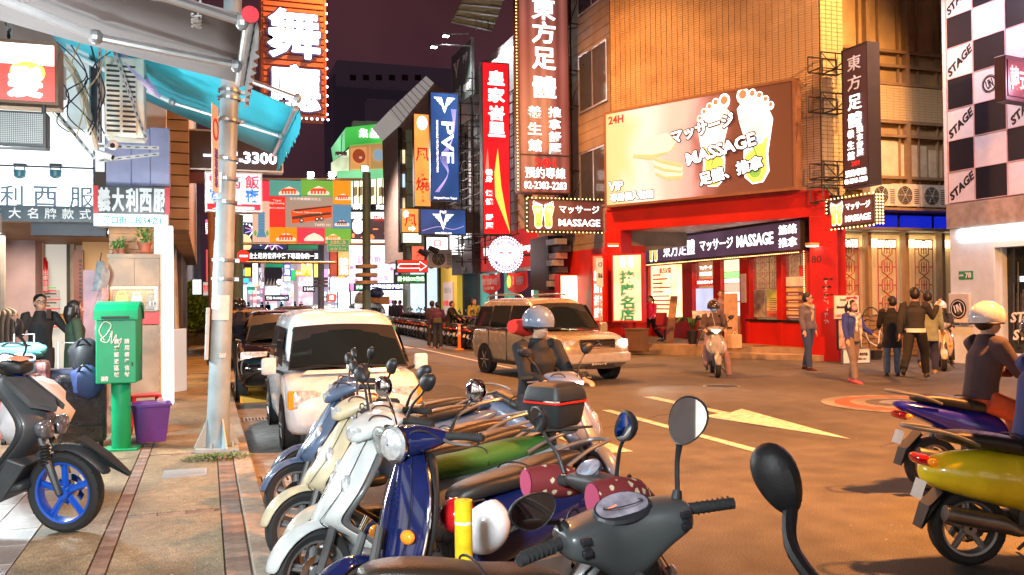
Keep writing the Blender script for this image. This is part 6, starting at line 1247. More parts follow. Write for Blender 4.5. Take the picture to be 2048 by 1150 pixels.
# SCOOTERS
rim_g=mat('rim_grey',(.30,.30,.31),.4,.6);engine=mat('engine_grey',(.10,.10,.10),.5,.5,noise=.3)
seatm=mat('seat_vinyl',(.022,.018,.016),.38,bump=.25,bs=160,noise=.2)
plate_m=mat('plate_white',(.7,.72,.7),.5)
def carp(nm,c,r=.22,coat=.7,metal=.0):return mat(nm,c,r,metal,coat=coat*.8,noise=.16,ns=7)
def sring(x,zc,hz,hw,n=12,p=2.6,zt=None):
 """superellipse section across the scooter at station x"""
 out=[]
 for j in range(n):
  q=2*math.pi*j/n+math.pi/n;c,s=math.cos(q),math.sin(q)
  out.append((x,hw*math.copysign(abs(c)**(2/p),c),zc+hz*math.copysign(abs(s)**(2/p),s)))
 return out
def prm(st,p=2.6,n=12):return[sring(*a,n=n,p=p)for a in st]
def scooter(name,label,cat,loc,rz,col,steer=0,lean=-.10,style='B',inner=None,seat=None,rim=None,low=False,wr=.235,tail=None,mirrors=(1,1),light=None,dual=False,group=None,headcol=None,parts_=None,rack=True,floor=.30,fwheel=True,mirm=None,amber_f=False,topbox=False,hz=0.0):
 t=thing(name,label,cat,loc,rz,group,rx=lean)
 inner=inner or black;seat=seat or seatm;rim=rim or rim_g;n=10 if low else 14;sb=0 if low else 2
 tail=tail or col;headcol=headcol or col;mirm=mirm or black
 def B(mb,nm,m,par=t,sub=sb,smooth=True,**k):return mb.build(nm,m,par,smooth=smooth,sub=sub,**k)
 ax=V((-.45,0,1)).normalized();P0=V((.42,0,.75))
 S=Matrix.Translation(P0)@Matrix.Rotation(steer,4,ax)@Matrix.Translation(-P0)
 def SM():m=MB();m.M=S;return m
 xf=.64
 def wheel(x,M,nm='front_wheel'):
  m=MB();m.M=M;tw_=.055;prof=[(wr-.075,-tw_*.7),(wr-.03,-tw_),(wr-.008,-tw_*.7),(wr,0),(wr-.008,tw_*.7),(wr-.03,tw_),(wr-.075,tw_*.7),(wr-.08,0)]
  m.lathe(prof+[prof[0]],(x,0,wr),'Y',18 if low else 36);w_=B(m,nm,rubber,sub=0)
  m=MB();m.M=M;m.lathe([(wr-.078,-.04),(wr-.064,-.045),(wr-.064,.045),(wr-.078,.04),(wr-.085,0),(wr-.078,-.04)],(x,0,wr),'Y',18 if low else 32)
  m.lathe([(.01,-.05),(.04,-.05),(.04,.05),(.01,.05)],(x,0,wr),'Y',12)
  for k in range(5):
   q=k*2*math.pi/5+.3;c,s=math.cos(q),math.sin(q)
   m.tube([(x+.035*c,0,wr+.035*s),(x+(wr-.08)*c,0,wr+(wr-.08)*s)],[.020,.013],6,flat=1.2)
   if not low:m.tube([(x+.035*math.cos(q+.25),0,wr+.035*math.sin(q+.25)),(x+(wr-.08)*math.cos(q+.12),0,wr+(wr-.08)*math.sin(q+.12))],[.014,.010],5)
  B(m,'rim',rim,w_,sub=0)
  if not low:
   m=MB();m.M=M;m.lathe([(.06,.052),(.10,.052),(.10,.056),(.06,.056),(.06,.052)],(x,0,wr),'Y',28);B(m,'brake_disc',chrome,w_,sub=0)
   m=MB();m.M=M
   for k in range(14):
    q=2*math.pi*k/14;
    for sg in(-1,1):m.tube([(x+(wr-.006)*math.cos(q),sg*.012,wr+(wr-.006)*math.sin(q)),(x+(wr-.012)*math.cos(q+.12),sg*.045,wr+(wr-.012)*math.sin(q+.12))],.0035,4)
   B(m,'tread_groove',mat('tread_dark',(.006,.006,.006),.9),w_,sub=0,smooth=False)
 if fwheel:wheel(xf,S)
 wheel(-.64,Matrix.Identity(4),'rear_wheel')
 m=SM()
 for sg in(-1,1):m.tube([(xf,sg*.075,wr),(xf-.06,sg*.075,wr+.17),(xf-.14,sg*.05,.62)],[.022,.026,.02],8)
 B(m,'fork',engine,sub=0)
 m=SM();rings=[]
 a0,a1=(.12,2.1)if style!='C' else(.35,1.9)
 for k in range(9):
  q=a0+(a1-a0)*k/8;tpr=.55+.45*math.sin(math.pi*min(1,k/8+.12));R0=wr+.035+.02*(1-tpr)+(.05*(1-k/8)if style=='C' else 0)
  hw=.078*tpr;rings.append([(xf+(R0-.035*abs(w_/1.0)**2.2)*math.cos(q),hw*w_,wr+(R0-.035*abs(w_)**2.2)*math.sin(q))for w_ in(-1,-.8,-.45,0,.45,.8,1)]+[(xf+(R0-.02-.03*abs(w_)**2.2)*math.cos(q),hw*.9*w_,wr+(R0-.02-.03*abs(w_)**2.2)*math.sin(q))for w_ in(.9,.5,0,-.5,-.9)])
 m.loft(rings);B(m,'front_fender',inner if style=='C' else col,sub=0 if low else 1)
 W_={'A':1.05,'B':1.14,'C':.9}[style]
 lv=[(.91,.34,.06),(.86,.39,.12),(.75,.465,.18),(.63,.545,.205),(.53,.62,.165),(.47,.63,.11),(.38,.46,.13),(.28,.40,.10)]
 if style=='A':lv=[(.93,.31,.055),(.86,.35,.13),(.74,.385,.195),(.60,.42,.215),(.46,.46,.205),(.34,.49,.16),(.27,.44,.12)]
 if style=='C':lv=[(.98,.30,.06),(.90,.38,.12),(.80,.50,.17),(.68,.60,.20),(.56,.52,.20),(.42,.36,.17),(.30,.30,.14)]
 def apron(mb,off,ws,th,bul=.10):
  rings=[]
  for z,x,hw in lv:
   hw*=W_*ws;us=[-1,-.85,-.5,0,.5,.85,1]
   rings.append([(x-off-bul*abs(u)**2.2,hw*u,z+.03*(1-abs(u)))for u in us]+[(x-off-th-bul*abs(u)**2.2*.95,hw*.96*u,z+.03*(1-abs(u)))for u in us[::-1]])
  return mb.loft(rings[::-1])
 B(apron(MB(),0,1,.018),'front_panel',col);B(apron(MB(),.030,.96,.045),'inner_shield',inner)
 if style=='B':
  m=MB();m.loft([[(x+.012,hw*.32*u,z)for u in(-1,-.4,.4,1)]+[(x-.03,hw*.30*u,z)for u in(1,.4,-.4,-1)]for z,x,hw in[(a,b,c)for a,b,c in lv[1:6]][::-1]]);B(m,'beak',col,sub=1 if not low else 0)
  for sg in(-1,1):B(MB().ell((.47,sg*.125,.66),(.035,.038,.075),14,8),'indicator',lens,sub=0)
 if style=='A':
  for sg in(-1,1):
   m=MB();m.curve([(x-.10+.008,sg*hw*W_*1.0,z)for z,x,hw in lv],.008,6);B(m,'trim',chrome,sub=0)
   B(MB().ell((.405,sg*.155,.56),(.03,.048,.034),14,8),'indicator',amber,sub=0)
  m=MB()
  for k in range(5):m.tube([(.372+.012*k,-.022,.80-.024*k),(.372+.012*k,.022,.80-.024*k)],.006,6)
  B(m,'horn_grille',tk,sub=0);B(MB().tube([(.34,0,.88),(.40,0,.72),(.46,0,.5)],[.02,.028,.03],8,flat=.4),'centre_ridge',col,sub=0)
 if style=='C':
  for sg in(-1,1):
   m=MB();m.loft([[(.60+dx,sg*.012+sg*y,z)for y,z in((0,.70),(.12,.74),(.155,.66),(.09,.59),(.0,.60))]for dx in(-.10,-.02,.005)]);B(m,'headlight',mat('twin_lens',(.25,.24,.26),.05,.6,noise=.3,ns=30),sub=1)
   m=MB();m.loft([[(x,sg*y,z)for x,y,z in((.30,.10,.99),(.50,.13,.84),(.635,.04,.79),(.60,.01,.84),(.40,.02,.98))],[(x,sg*y,z)for x,y,z in((.30,.11,.95),(.50,.14,.80),(.62,.04,.755),(.58,.01,.80),(.38,.02,.94))]]);B(m,'fairing',col,sub=0,smooth=False,bev=.006)
  m=MB();m.loft([[(.34,u*.05,.99),(.48,u*.065,.87),(.58,u*.035,.80)]for u in(-1,1)]+[[(.33,u*.05,.96),(.47,u*.065,.84),(.57,u*.035,.77)]for u in(1,-1)],cap=False);B(m,'blue_centre',mat('gloss_blue',(.01,.04,.42),.15,coat=.8),sub=0,smooth=False)
  B(MB().ell((.50,0,.865),(.02,.02,.012),10,6),'marker',amber,sub=0)
  B(MB().loft([[(.36,s_*.19,.50),(.25,s_*.18,.32),(-.1,s_*.17,.26),(-.1,s_*.17,.20),(.28,s_*.16,.22),(.46,s_*.15,.45)]for s_ in(-1,1)]),'side_cover',col,sub=0,smooth=False,bev=.01)
  m=SM();m.loft([[(xf+.12,u*.05,wr*2+.09),(xf+.3,u*.045,wr*2-.02),(xf+.46,u*.012,wr*2-.14)]for u in(-1,1)]+[[(xf+.08,u*.05,wr*2+.03),(xf+.28,u*.04,wr*2-.06),(xf+.44,u*.01,wr*2-.155)]for u in(1,-1)],cap=False);B(m,'beak_fender',inner,sub=0,smooth=False)
  m=SM()
  for k in range(6):m.lathe([(.024,k*.02),(.034,k*.02+.005),(.034,k*.02+.012),(.024,k*.02+.018)],(xf-.085,-.08,wr+.19),'Z',12)
  B(m,'fork_gaiter',black,sub=0)
 if not low and style!='C':
  for sg in(-1,1):m=MB();m.curve([(x-.10*.36+.004,sg*hw*W_*.62,z+.012)for z,x,hw in lv[:-1]],.0028,4);B(m,'panel_seam',tk,sub=0)
  B(MB().tube([(.515,0,.655),(.56,0,.60)],[.03,.02],8,flat=.3),'badge',chrome,sub=0)
 B(MB().loft(prm([(.44,floor+.02,.03,.13),(.38,floor,.04,.15),(.1,floor-.02,.045,.155),(-.06,floor,.05,.15)],4)),'floorboard',inner)
 if style=='A':bd=[(.02,.36,.10,.10),(-.06,.44,.19,.14),(-.22,.50,.20,.185),(-.45,.54,.18,.215),(-.68,.57,.15,.19),(-.86,.58,.10,.12),(-.93,.58,.05,.06)]
 else:bd=[(.04,.40,.10,.09),(-.04,.46,.19,.12),(-.2,.50,.19,.15),(-.42,.58,.14,.17),(-.65,.66,.09,.155),(-.88,.73,.055,.11),(-.98,.76,.02,.05)]
 B(MB().loft(prm(bd,2.4)),'rear_body',tail)
 if style!='A' and not low:B(MB().loft(prm([(-.05,.34,.07,.13),(-.2,.36,.07,.16),(-.40,.44,.04,.165)],3)),'lower_cover',inner)
 zs=.02 if style=='A' else 0
 B(MB().loft(prm([(.06,.665,.02,.05),(.03,.69,.045,.10),(-.10,.715,.055,.135),(-.30,.725+zs*0,.055,.155),(-.38,.745,.06,.15),(-.60,.785,.055,.13),(-.76,.80,.04,.10),(-.82,.80,.015,.05)],2.8)),'seat',seat)
 if not low:B(MB().curve([(-.36,sg_,z_)for sg_,z_ in((-.155,.71),(-.13,.79),(0,.812),(.13,.79),(.155,.71))],.005,5),'seat_seam',tk,sub=0)
 B(MB().box(-.60,.05,.18,-.12,.13,.32).lathe([(.02,.06),(.12,.06),(.13,.12),(.02,.14)],(-.60,0,.24),'Y',14).box(-.35,-.06,.2,-.12,.06,.38),'engine',engine,sub=0,smooth=False,bev=.015)
 B(MB().tube([(-.2,-.12,.24),(-.40,-.15,.24),(-.50,-.16,.29),(-.85,-.16,.36)],[.02,.03,.055,.05],12),'exhaust',mat('exhaust_steel',(.2,.19,.18),.35,.8,noise=.3),sub=0)
 B(MB().tube([(-.62,.12,.25),(-.52,.12,.58)],.03,8),'shock',chrome if style=='A' else engine,sub=0)
 B(MB().loft([[(-.76,-.07,.52),(-.90,-.07,.38),(-.95,-.06,.24)],[(-.76,.07,.52),(-.90,.07,.38),(-.95,.06,.24)],[(-.75,.07,.50),(-.89,.07,.37),(-.94,.06,.24)],[(-.75,-.07,.50),(-.89,-.07,.37),(-.94,-.06,.24)]],cap=False),'rear_fender',inner,sub=0,smooth=False)
 a=MB();a.add([(-.955,-.075,.42),(-.955,.075,.42),(-.915,.075,.53),(-.915,-.075,.53)],[(0,1,2,3),(3,2,1,0)][:1]);pq=a.build('licence_plate',plate_m,t)
 B(MB().loft(prm([(-.90,.655,.035,.10),(-.955,.665,.03,.08),(-.97,.67,.015,.05)],3)),'tail_light',redlens,sub=0)
 for sg in(-1,1):B(MB().ell((-.90,sg*.12,.66),(.03,.03,.022),8,6),'indicator',amber,sub=0)
 if rack:B(MB().curve([(-.62,-.14,.76),(-.80,-.13,.83),(-.98,-.09,.86),(-1.02,0,.865),(-.98,.09,.86),(-.80,.13,.83),(-.62,.14,.76)],[.012]*7,6 if low else 8),'grab_rail',mat('rail_grey',(.22,.22,.22),.4,.6),sub=0)
 B(MB().tube([(-.12,.1,.2),(-.18,.26,.02)],.012,6),'side_stand',dsteel,sub=0)
 hzz=hz
 if style!='C':
  m=SM()
  if style=='A':hd=[(.37,.99,.03,.04),(.36,.99,.075,.08),(.30,.99,.085,.11),(.22,1.0,.07,.17),(.15,1.01,.045,.21),(.10,1.01,.02,.16)]
  else:hd=[(.42,.93,.02,.04),(.40,.94,.05,.085),(.33,.97,.065,.125),(.25,1.0,.06,.17),(.18,1.02,.045,.20),(.12,1.03,.02,.15)]
  m.loft(prm(hd,2.3));B(m,'headset',headcol)
  if style=='A':
   m=SM();m.lathe([(.004,.405),(.05,.40),(.075,.385),(.082,.36)],(0,0,.985),'X',26);B(m,'headlight',light or lens,sub=0)
   m=SM();m.lathe([(.080,.36),(.092,.37),(.094,.355),(.085,.345)],(0,0,.985),'X',26);B(m,'headlight_ring',chrome,sub=0)
  else:
   m=SM();m.loft([[(.425-.03*(abs(y)/.08)**2,y,zt)for y in(-.09,-.05,0,.05,.09)]for zt in(.985,)]+[[(.435-.03*(abs(y)/.08)**2,y*.8,.95)for y in(-.09,-.05,0,.05,.09)],[(.425-.03*(abs(y)/.08)**2,y*.4,.90)for y in(-.09,-.05,0,.05,.09)],[(.38,y*.4,.90)for y in(-.09,-.05,0,.05,.09)]],cap=False,closed=False);B(m,'headlight',light or lens,sub=0 if low else 1)
 else:
  m=SM();m.curve([(.20,-.36,1.05),(.24,-.20,1.06),(.30,-.06,1.00),(.30,.06,1.00),(.24,.20,1.06),(.20,.36,1.05)],.013,8);B(m,'handlebar',dsteel,sub=0)
  m=SM();m.loft(prm([(.42,1.03,.02,.05),(.40,1.03,.045,.085),(.30,1.04,.05,.095),(.22,1.05,.03,.07)],3));B(m,'gauge_housing',black)
  m=SM();m.add([(.40,-.07,1.075),(.40,.07,1.075),(.30,.08,1.098),(.30,-.08,1.098)],[(0,1,2,3)]);B(m,'gauge_trim',mat('trim_orange',(.6,.2,.05),.3),sub=0,smooth=False)
 for sg in(-1,1):
  m=SM();m.tube([(.17,sg*.17,1.015),(.14,sg*.24,1.015),(.11,sg*.36,1.01)],[.020,.019,.018],10);B(m,'grip',rubber,sub=0)
  if not low:
   m=SM()
   for k in range(7):m.tube([(.137-.004*k,sg*(.245+k*.016),1.015),(.135-.004*k,sg*(.249+k*.016),1.015)],.0215,10)
   B(m,'grip_rib',rubber,sub=0)
   m=SM();m.curve([(.205,sg*.19,1.0),(.215,sg*.26,.99),(.18,sg*.345,.985)],[.009,.007,.007],6);B(m,'brake_lever',mat('lever_steel',(.35,.34,.33),.4,.8),sub=0)
  if mirrors[0 if sg<0 else 1]:
   mz=1.24+hzz;c=V((.13,sg*.34,mz));m=SM();m.curve([(.17,sg*.20,1.04),(.16,sg*.235,1.11),(.14,sg*.29,1.17),(c.x+.01,c.y,c.z-.02)],[.010,.008,.007,.008],8);mm=B(m,'mirror',mirm,sub=0)
   m=SM()
   if style=='A':m.ell(c+V((.012,0,0)),(.022,.058,.058),16,10)
   else:m.loft([[(c.x+dx,c.y+s_*.062*math.cos(q)*(1+.22*sg*math.sin(q)),c.z+s_*.05*math.sin(q)+.012*math.cos(q)*sg)for q in[k*math.pi/7 for k in range(14)]]for dx,s_ in((.035,.3),(.028,.75),(.012,.98),(-.006,1.0),(-.008,.9))])
   B(m,'mirror_shell',mirm,mm,sub=0)
   m=SM();r_=(.056,.056)if style=='A' else(.056,.043)
   m.lathe([(.0005,0),(1,0)],(0,0,0),'X',20);m.v=[];m.f=[];m.m=[]
   N=20;m.add([(c.x-.010,c.y+r_[0]*math.cos(2*math.pi*k/N)*(1 if style=='A' else(1+.22*sg*math.sin(2*math.pi*k/N))),c.z+r_[1]*math.sin(2*math.pi*k/N)+(0 if style=='A' else.012*math.cos(2*math.pi*k/N)*sg))for k in range(N)],[tuple(range(N))]);B(m,'mirror_glass',mirrorm,mm,sub=0,smooth=False)
 if not low:
  for sg in(-1,1):m=MB();m.curve([S@V((.20,sg*.17,.99)),S@V((.27,sg*.13,1.045)),S@V((.33,sg*.07,1.03)),(.33,sg*.03,.88)],.005,5);m.build('cable',tk,t)
 if topbox:
  B(MB().box(-1.08,-.14,.87,-.72,.14,.885).tube([(-.95,.1,.78),(-.85,.1,.88)],.01,5).tube([(-.95,-.1,.78),(-.85,-.1,.88)],.01,5),'box_rack',dsteel,sub=0,smooth=False)
 return t
# parked on the near side, front wheels towards the kerb
def head(a):return math.radians(a)
c_white=carp('silver_white',(.55,.58,.57),.28);c_cream=carp('cream_paint',(.62,.54,.36),.3);c_blue=carp('slate_blue',(.07,.10,.17),.25);c_navy=carp('navy_gloss',(.008,.014,.075),.10,1.0);c_dk=carp('grey_plastic',(.10,.105,.11),.4,.1)
c_beige=carp('beige_silver',(.50,.46,.38),.3)
c_sil=carp('silver_paint',(.42,.44,.45),.28)
def place(hx,hy,rx_,ry_,**k):
 """headset at (hx,hy), rear end at (rx,ry): returns location and heading"""
 a=math.atan2(hy-ry_,hx-rx_);c,s=math.cos(a),math.sin(a);return(hx-.25*c,hy-.25*s,0),a
l,a=place(1.13,7.35,2.2,7.25)
S1=scooter('scooter','slate blue scooter parked nearest the white van with small camera on its bars','scooter',l,a,c_blue,steer=.15,lean=.12,headcol=c_blue,group='scooters parked on the near side')
l,a=place(1.02,6.75,2.1,6.75)
S1b=scooter('scooter','dark blue scooter with a pointed nose between the slate one and the cream one','scooter',l,a,carp('steel_blue',(.10,.15,.25),.25),steer=.1,lean=.12,group='scooters parked on the near side',mirrors=(1,0))
l,a=place(.96,5.75,2.05,5.85)
S3=scooter('scooter','cream scooter with clear headlight and polka dot hand covers','scooter',l,a,c_cream,steer=.12,lean=.12,tail=c_cream,seat=mat('seat_brown',(.05,.028,.018),.35,bump=.2,bs=160),group='scooters parked on the near side',amber_f=True)
l,a=place(1.02,5.25,2.0,5.45)
S3b=scooter('scooter','beige silver scooter squeezed between the cream one and the silver white one','scooter',l,a,c_beige,steer=.2,lean=.12,group='scooters parked on the near side',mirrors=(1,1))
l,a=place(.92,4.82,2.02,4.95)
S4=scooter('scooter','silver white scooter with green mesh seat cover and black top box','scooter',l,a,c_white,steer=.30,lean=.12,inner=c_dk,tail=c_sil,seat=mat('seat_dark2',(.02,.02,.02),.5),group='scooters parked on the near side',topbox=True)
l,a=place(1.0,4.16,2.1,4.52)
S5=scooter('scooter','glossy navy retro scooter with round headlight, chrome trim and amber indicators','scooter',l,a,c_navy,steer=.22,lean=.12,style='A',tail=c_navy,mirm=chrome,group='scooters parked on the near side',light=lens)
gmesh=mat('mesh_green',(.05,.17,.02),.6)
n_=gmesh.node_tree.nodes;l_=gmesh.node_tree.links;vt=n_.new('ShaderNodeTexVoronoi');vt.feature='DISTANCE_TO_EDGE';vt.inputs['Scale'].default_value=95;tc_=n_.new('ShaderNodeTexCoord');l_.new(tc_.outputs['Object'],vt.inputs['Vector'])
bp_=n_.new('ShaderNodeBump');bp_.inputs['Strength'].default_value=.9;bp_.inputs['Distance'].default_value=.004;bp_.invert=True;l_.new(vt.outputs[0],bp_.inputs['Height']);l_.new(bp_.outputs[0],n_['Principled BSDF'].inputs['Normal'])
MB().loft(prm([(.075,.665,.03,.06),(.04,.69,.055,.11),(-.10,.715,.070,.145),(-.30,.725,.070,.165),(-.38,.745,.075,.162),(-.60,.785,.068,.14),(-.78,.80,.05,.11),(-.84,.80,.02,.06)],2.8)).build('seat_cover',gmesh,S4,smooth=True,sub=2)
bx=S4.matrix_basis@V((-.90,0,.89));t=thing('top_box','black plastic top box with red and silver reflective stripe on the rack','top box',(2.03,5.02,.90),a-.30+math.pi);t.scale=(.74,.74,.86)
t.rotation_euler=(0,0,math.radians(-62));bxm=mat('box_black',(.025,.028,.03),.42,bump=.2,bs=250)
def rr_(x,y,z,n=4,r=.05):
 out=[]
 for cx,cy,q0 in((1,1,0),(-1,1,math.pi/2),(-1,-1,math.pi),(1,-1,3*math.pi/2)):
  for k in range(n):q=q0+k*math.pi/2/(n-1);out.append((cx*(x-r)+r*math.cos(q),cy*(y-r)+r*math.sin(q),z))
 return out
MB().loft([rr_(.14,.15,0),rr_(.165,.175,.03),rr_(.185,.20,.165)]).build('tub',bxm,t,smooth=True);MB().loft([rr_(.195,.21,.165),rr_(.197,.212,.18),rr_(.188,.20,.24),rr_(.17,.185,.285),rr_(.13,.14,.305),rr_(.05,.05,.31)]).build('lid',bxm,t,smooth=True)
MB().loft([rr_(.1985,.2135,.168),rr_(.1985,.2135,.182)],cap=False).build('red_stripe',mat('stripe_red',(.7,.02,.01),.3,emit=(.9,.02,.01),es=.15),t,smooth=True);MB().loft([rr_(.1965,.2115,.183),rr_(.1962,.2105,.192)],cap=False).build('silver_stripe',chrome,t,smooth=True)
for y in(-.08,.08):MB().box(-.225,y-.015,.10,-.195,y+.015,.24).build('latch',black,t,bev=.004)
def helmet(lab,loc,col,s=1.0,rz=0,rx=0,visor=True):
 t=thing('helmet',lab,'helmet',loc,rz,rx=rx)
 m=MB();rings=[]
 for k in range(10):
  th=math.pi*(.02+.60*k/9);rings.append([(.125*s*math.sin(th)*math.cos(q),.145*s*math.sin(th)*math.sin(q),.13*s*math.cos(th))for q in[j*2*math.pi/20 for j in range(20)]])
 m.loft(rings[::-1]).build('shell',col,t,smooth=True)
 MB().lathe([(.118*s,0),(.126*s,.004),(.118*s,.012)],(0,0,-.045*s),n=22).build('rim',tk,t,smooth=True);MB().tube([(.1*s,0,-.04*s),(.09*s,0,-.14*s),(-.09*s,0,-.14*s),(-.1*s,0,-.04*s)],.006,5).build('strap',tk,t)
 MB().ell((0,-.146*s,.04*s),(.02*s,.004,.012*s),8,5).build('vent',tk,t)
 return t
helmet('white open helmet hung upside down at the side of the navy scooter',(1.22,3.93,.62),carp('helmet_white',(.75,.76,.78),.12,1.0),.98,.4,2.3)
t=thing('helmet','small red helmet hooked inside the leg shield of the navy scooter','helmet',(1.18,4.25,.60));MB().ell((0,0,0),(.10,.10,.09),14,10).build('shell',carp('helmet_red',(.5,.01,.015),.12,1),t,smooth=True)
MB().loft([[(.30+.02*k,y,1.0-.03*k)for y in(.12,.2,.30,.36)]+[(.26+.02*k,y,.84-.02*k)for y in(.36,.30,.2,.12)]for k in range(3)]).build('hand_guard',mat('guard_clear',(.45,.5,.5),.15,.3,alpha=.75),S4,smooth=True,sub=1)
for q in(S3,):
 MB().loft(prm([(.10,1.0,.07,.02),(.16,1.0,.075,.07),(.28,.99,.05,.06),(.36,.97,.01,.02)],2.4)).build('hand_cover',mat('polka_brown',(.16,.05,.03),.7),q,smooth=True,sub=1)
 c=q.children[-1];c.data=c.data.copy()if False else c.data
 for v_ in c.data.vertices:v_.co.y+=-.28
flor=mat('floral_cloth',(.30,.02,.03),.75,noise=0);n_=flor.node_tree.nodes;l_=flor.node_tree.links
tc_=n_.new('ShaderNodeTexCoord');vo=n_.new('ShaderNodeTexVoronoi');vo.inputs['Scale'].default_value=22;l_.new(tc_.outputs['Object'],vo.inputs['Vector'])
wv=n_.new('ShaderNodeTexNoise');wv.inputs['Scale'].default_value=90;l_.new(tc_.outputs['Object'],wv.inputs['Vector'])
ad=n_.new('ShaderNodeMath');ad.operation='MULTIPLY_ADD';ad.inputs[1].default_value=.35;l_.new(wv.outputs[0],ad.inputs[0]);l_.new(vo.outputs['Distance'],ad.inputs[2])
cr_=n_.new('ShaderNodeValToRGB');cr_.color_ramp.interpolation='CONSTANT';e=cr_.color_ramp.elements;e[0].color=(.45,.18,.03,1);e[1].position=.2;e[1].color=(.50,.44,.28,1);q=e.new(.42);q.color=(.15,.012,.015,1);l_.new(ad.outputs[0],cr_.inputs[0]);l_.new(cr_.outputs[0],n_['Principled BSDF'].inputs['Base Color'])
a7=math.radians(2)
S7=scooter('scooter','black and red scooter with floral hand covers facing the road, brown seat towards the kerb','scooter',(1.14,2.80,0),a7,carp('red_black',(.03,.01,.012),.2,1),steer=.06,lean=-.06,tail=carp('dark_red_tail',(.10,.01,.012),.15,1),headcol=mat('headset_charcoal',(.035,.037,.04),.5),group='scooters parked on the near side',seat=mat('seat_brownblack',(.03,.018,.012),.34,bump=.25,bs=150),rack=False,mirrors=(1,1))
def on_steer(mb,steer):
 ax=V((-.45,0,1)).normalized();P0=V((.42,0,.75));mb.M=Matrix.Translation(P0)@Matrix.Rotation(steer,4,ax)@Matrix.Translation(-P0);return mb
for sg in(-1,1):
 on_steer(MB(),.06).tube([(.02,sg*.27,1.01),(.12,sg*.27,1.01),(.22,sg*.26,1.0),(.32,sg*.22,.98)],[.056,.066,.060,.02],16).build('hand_cover',flor,S7,smooth=True)
 on_steer(MB(),.06).tube([(.012,sg*.27,1.01),(.016,sg*.27,1.01)],.050,16).build('cover_lining',mat('lining_pink',(.40,.05,.12),.7),S7)
def gauge(par,st,x=.17,z=1.065,w_=.085):
 on_steer(MB(),st).loft([[(x+.045*math.sin(q),w_*math.cos(q),z+.03*math.sin(q))for q in[k*math.pi/9 for k in range(18)]],[(x+.04*math.sin(q),w_*.93*math.cos(q),z+.010+.03*math.sin(q))for q in[k*math.pi/9 for k in range(18)]]]).build('gauge_bezel',tk,par,smooth=False)
 on_steer(MB(),st).loft([[(x+.036*math.sin(q),w_*.86*math.cos(q),z+.0115+.03*math.sin(q))for q in[k*math.pi/9 for k in range(18)]],[(x+.02*math.sin(q),w_*.5*math.cos(q),z+.016+.02*math.sin(q))for q in[k*math.pi/9 for k in range(18)]]]).build('gauge_glass',mat('gauge_glass',(.45,.42,.5),.08,.5,noise=.5,ns=20),par,smooth=True)
gauge(S7,.06)
S7.scale=(.84,.95,1)
c8=mat('cover_grey',(.060,.066,.068),.36,noise=.15,coat=.15)
S8=scooter('scooter','silver scooter nearest the camera with a grey handlebar cover and gauge, facing away','scooter',(1.31,2.22,0),math.radians(97),c_sil,steer=-.12,lean=-.19,headcol=c8,inner=c8,group='scooters parked on the near side',tail=mat('red_tail',(.35,.01,.01),.2,coat=.8),mirrors=(0,0))
S8.location=(1.41,2.26,0)
def s8():return on_steer(MB(),-.12)
rings=[]
for y,x0,x1,z0,z1 in((-.215,.10,.22,.975,1.045),(-.19,.075,.25,.955,1.06),(-.12,.08,.27,.925,1.062),(-.06,.10,.30,.86,1.066),(0,.11,.31,.82,1.07),(.06,.10,.30,.86,1.066),(.12,.08,.27,.925,1.062),(.19,.075,.25,.955,1.06),(.215,.10,.22,.975,1.045)):
 cx,cz,rx_,rz_=(x0+x1)/2,(z0+z1)/2,(x1-x0)/2,(z1-z0)/2
 rings.append([(cx+rx_*math.copysign(abs(math.cos(q))**.6,math.cos(q)),y,cz+rz_*math.copysign(abs(math.sin(q))**.6,math.sin(q)))for q in[k*math.pi/6+.26 for k in range(12)]])
s8().loft(rings).build('handlebar_cover',c8,S8,smooth=True,sub=2)
gauge(S8,-.12,.15,1.066,.10)
for sg,n_ in((-1,2),(1,2)):
 for k in range(n_):s8().box(.062,sg*.165-.016,.985+k*.035,.078,sg*.165+.016,1.005+k*.035).build('switch',tk,S8,bev=.004)
 s8().tube([(.0795,sg*.165,1.013),(.060,sg*.165,1.010)],.009,8).build('button',black,S8)
s8().tube([(.10,0,.875),(.085,0,.875)],.014,14).build('bolt',engine,S8)
s8().tube([(.16,.19,1.05),(.165,.20,1.075)],[.018,.014],12).tube([(.16,-.19,1.05),(.165,-.20,1.075)],[.018,.014],12).build('mirror_socket',black,S8)
def mirror_(par,st,root,elbow,c,nrm,w_,h_,label=None,up=(0,0,1),stem=(.008,.008,.012),m_=None,tilt=0.,glass=True,depth=.035):
 """round cornered mirror with stem, shell and glass; nrm = direction the glass faces"""
 c=V(c);nrm=V(nrm).normalized();u=V(up).cross(nrm).normalized();v=nrm.cross(u);u,v=u*math.cos(tilt)+v*math.sin(tilt),v*math.cos(tilt)-u*math.sin(tilt)
 mm=on_steer(MB(),st).curve([root,elbow,c-nrm*.015-v*h_*.8],list(stem),8).build('mirror',m_ or black,par,smooth=True)
 def pt(q,s_,d):return c+u*w_*s_*math.cos(q)*(1+.18*math.sin(q))+v*h_*s_*math.sin(q)*(1.0)+nrm*d
 Q=[k*2*math.pi/24 for k in range(24)]
 on_steer(MB(),st).loft([[pt(q,s_,d)for q in Q]for s_,d in((.25,-depth),(.7,-depth*.85),(.93,-depth*.45),(1,0),(.98,.004),(.92,.002))]).build('mirror_shell',m_ or black,mm,smooth=True)
 if glass:on_steer(MB(),st).add([pt(q,.92,.0035)for q in Q],[tuple(range(24))]).build('mirror_glass',mirrorm,mm)
 return mm
mirror_(S8,-.12,(.165,.20,1.07),(.14,.30,1.10),(.06,.315,1.155),(-.9,-.1,.0),.074,.052,tilt=.05)
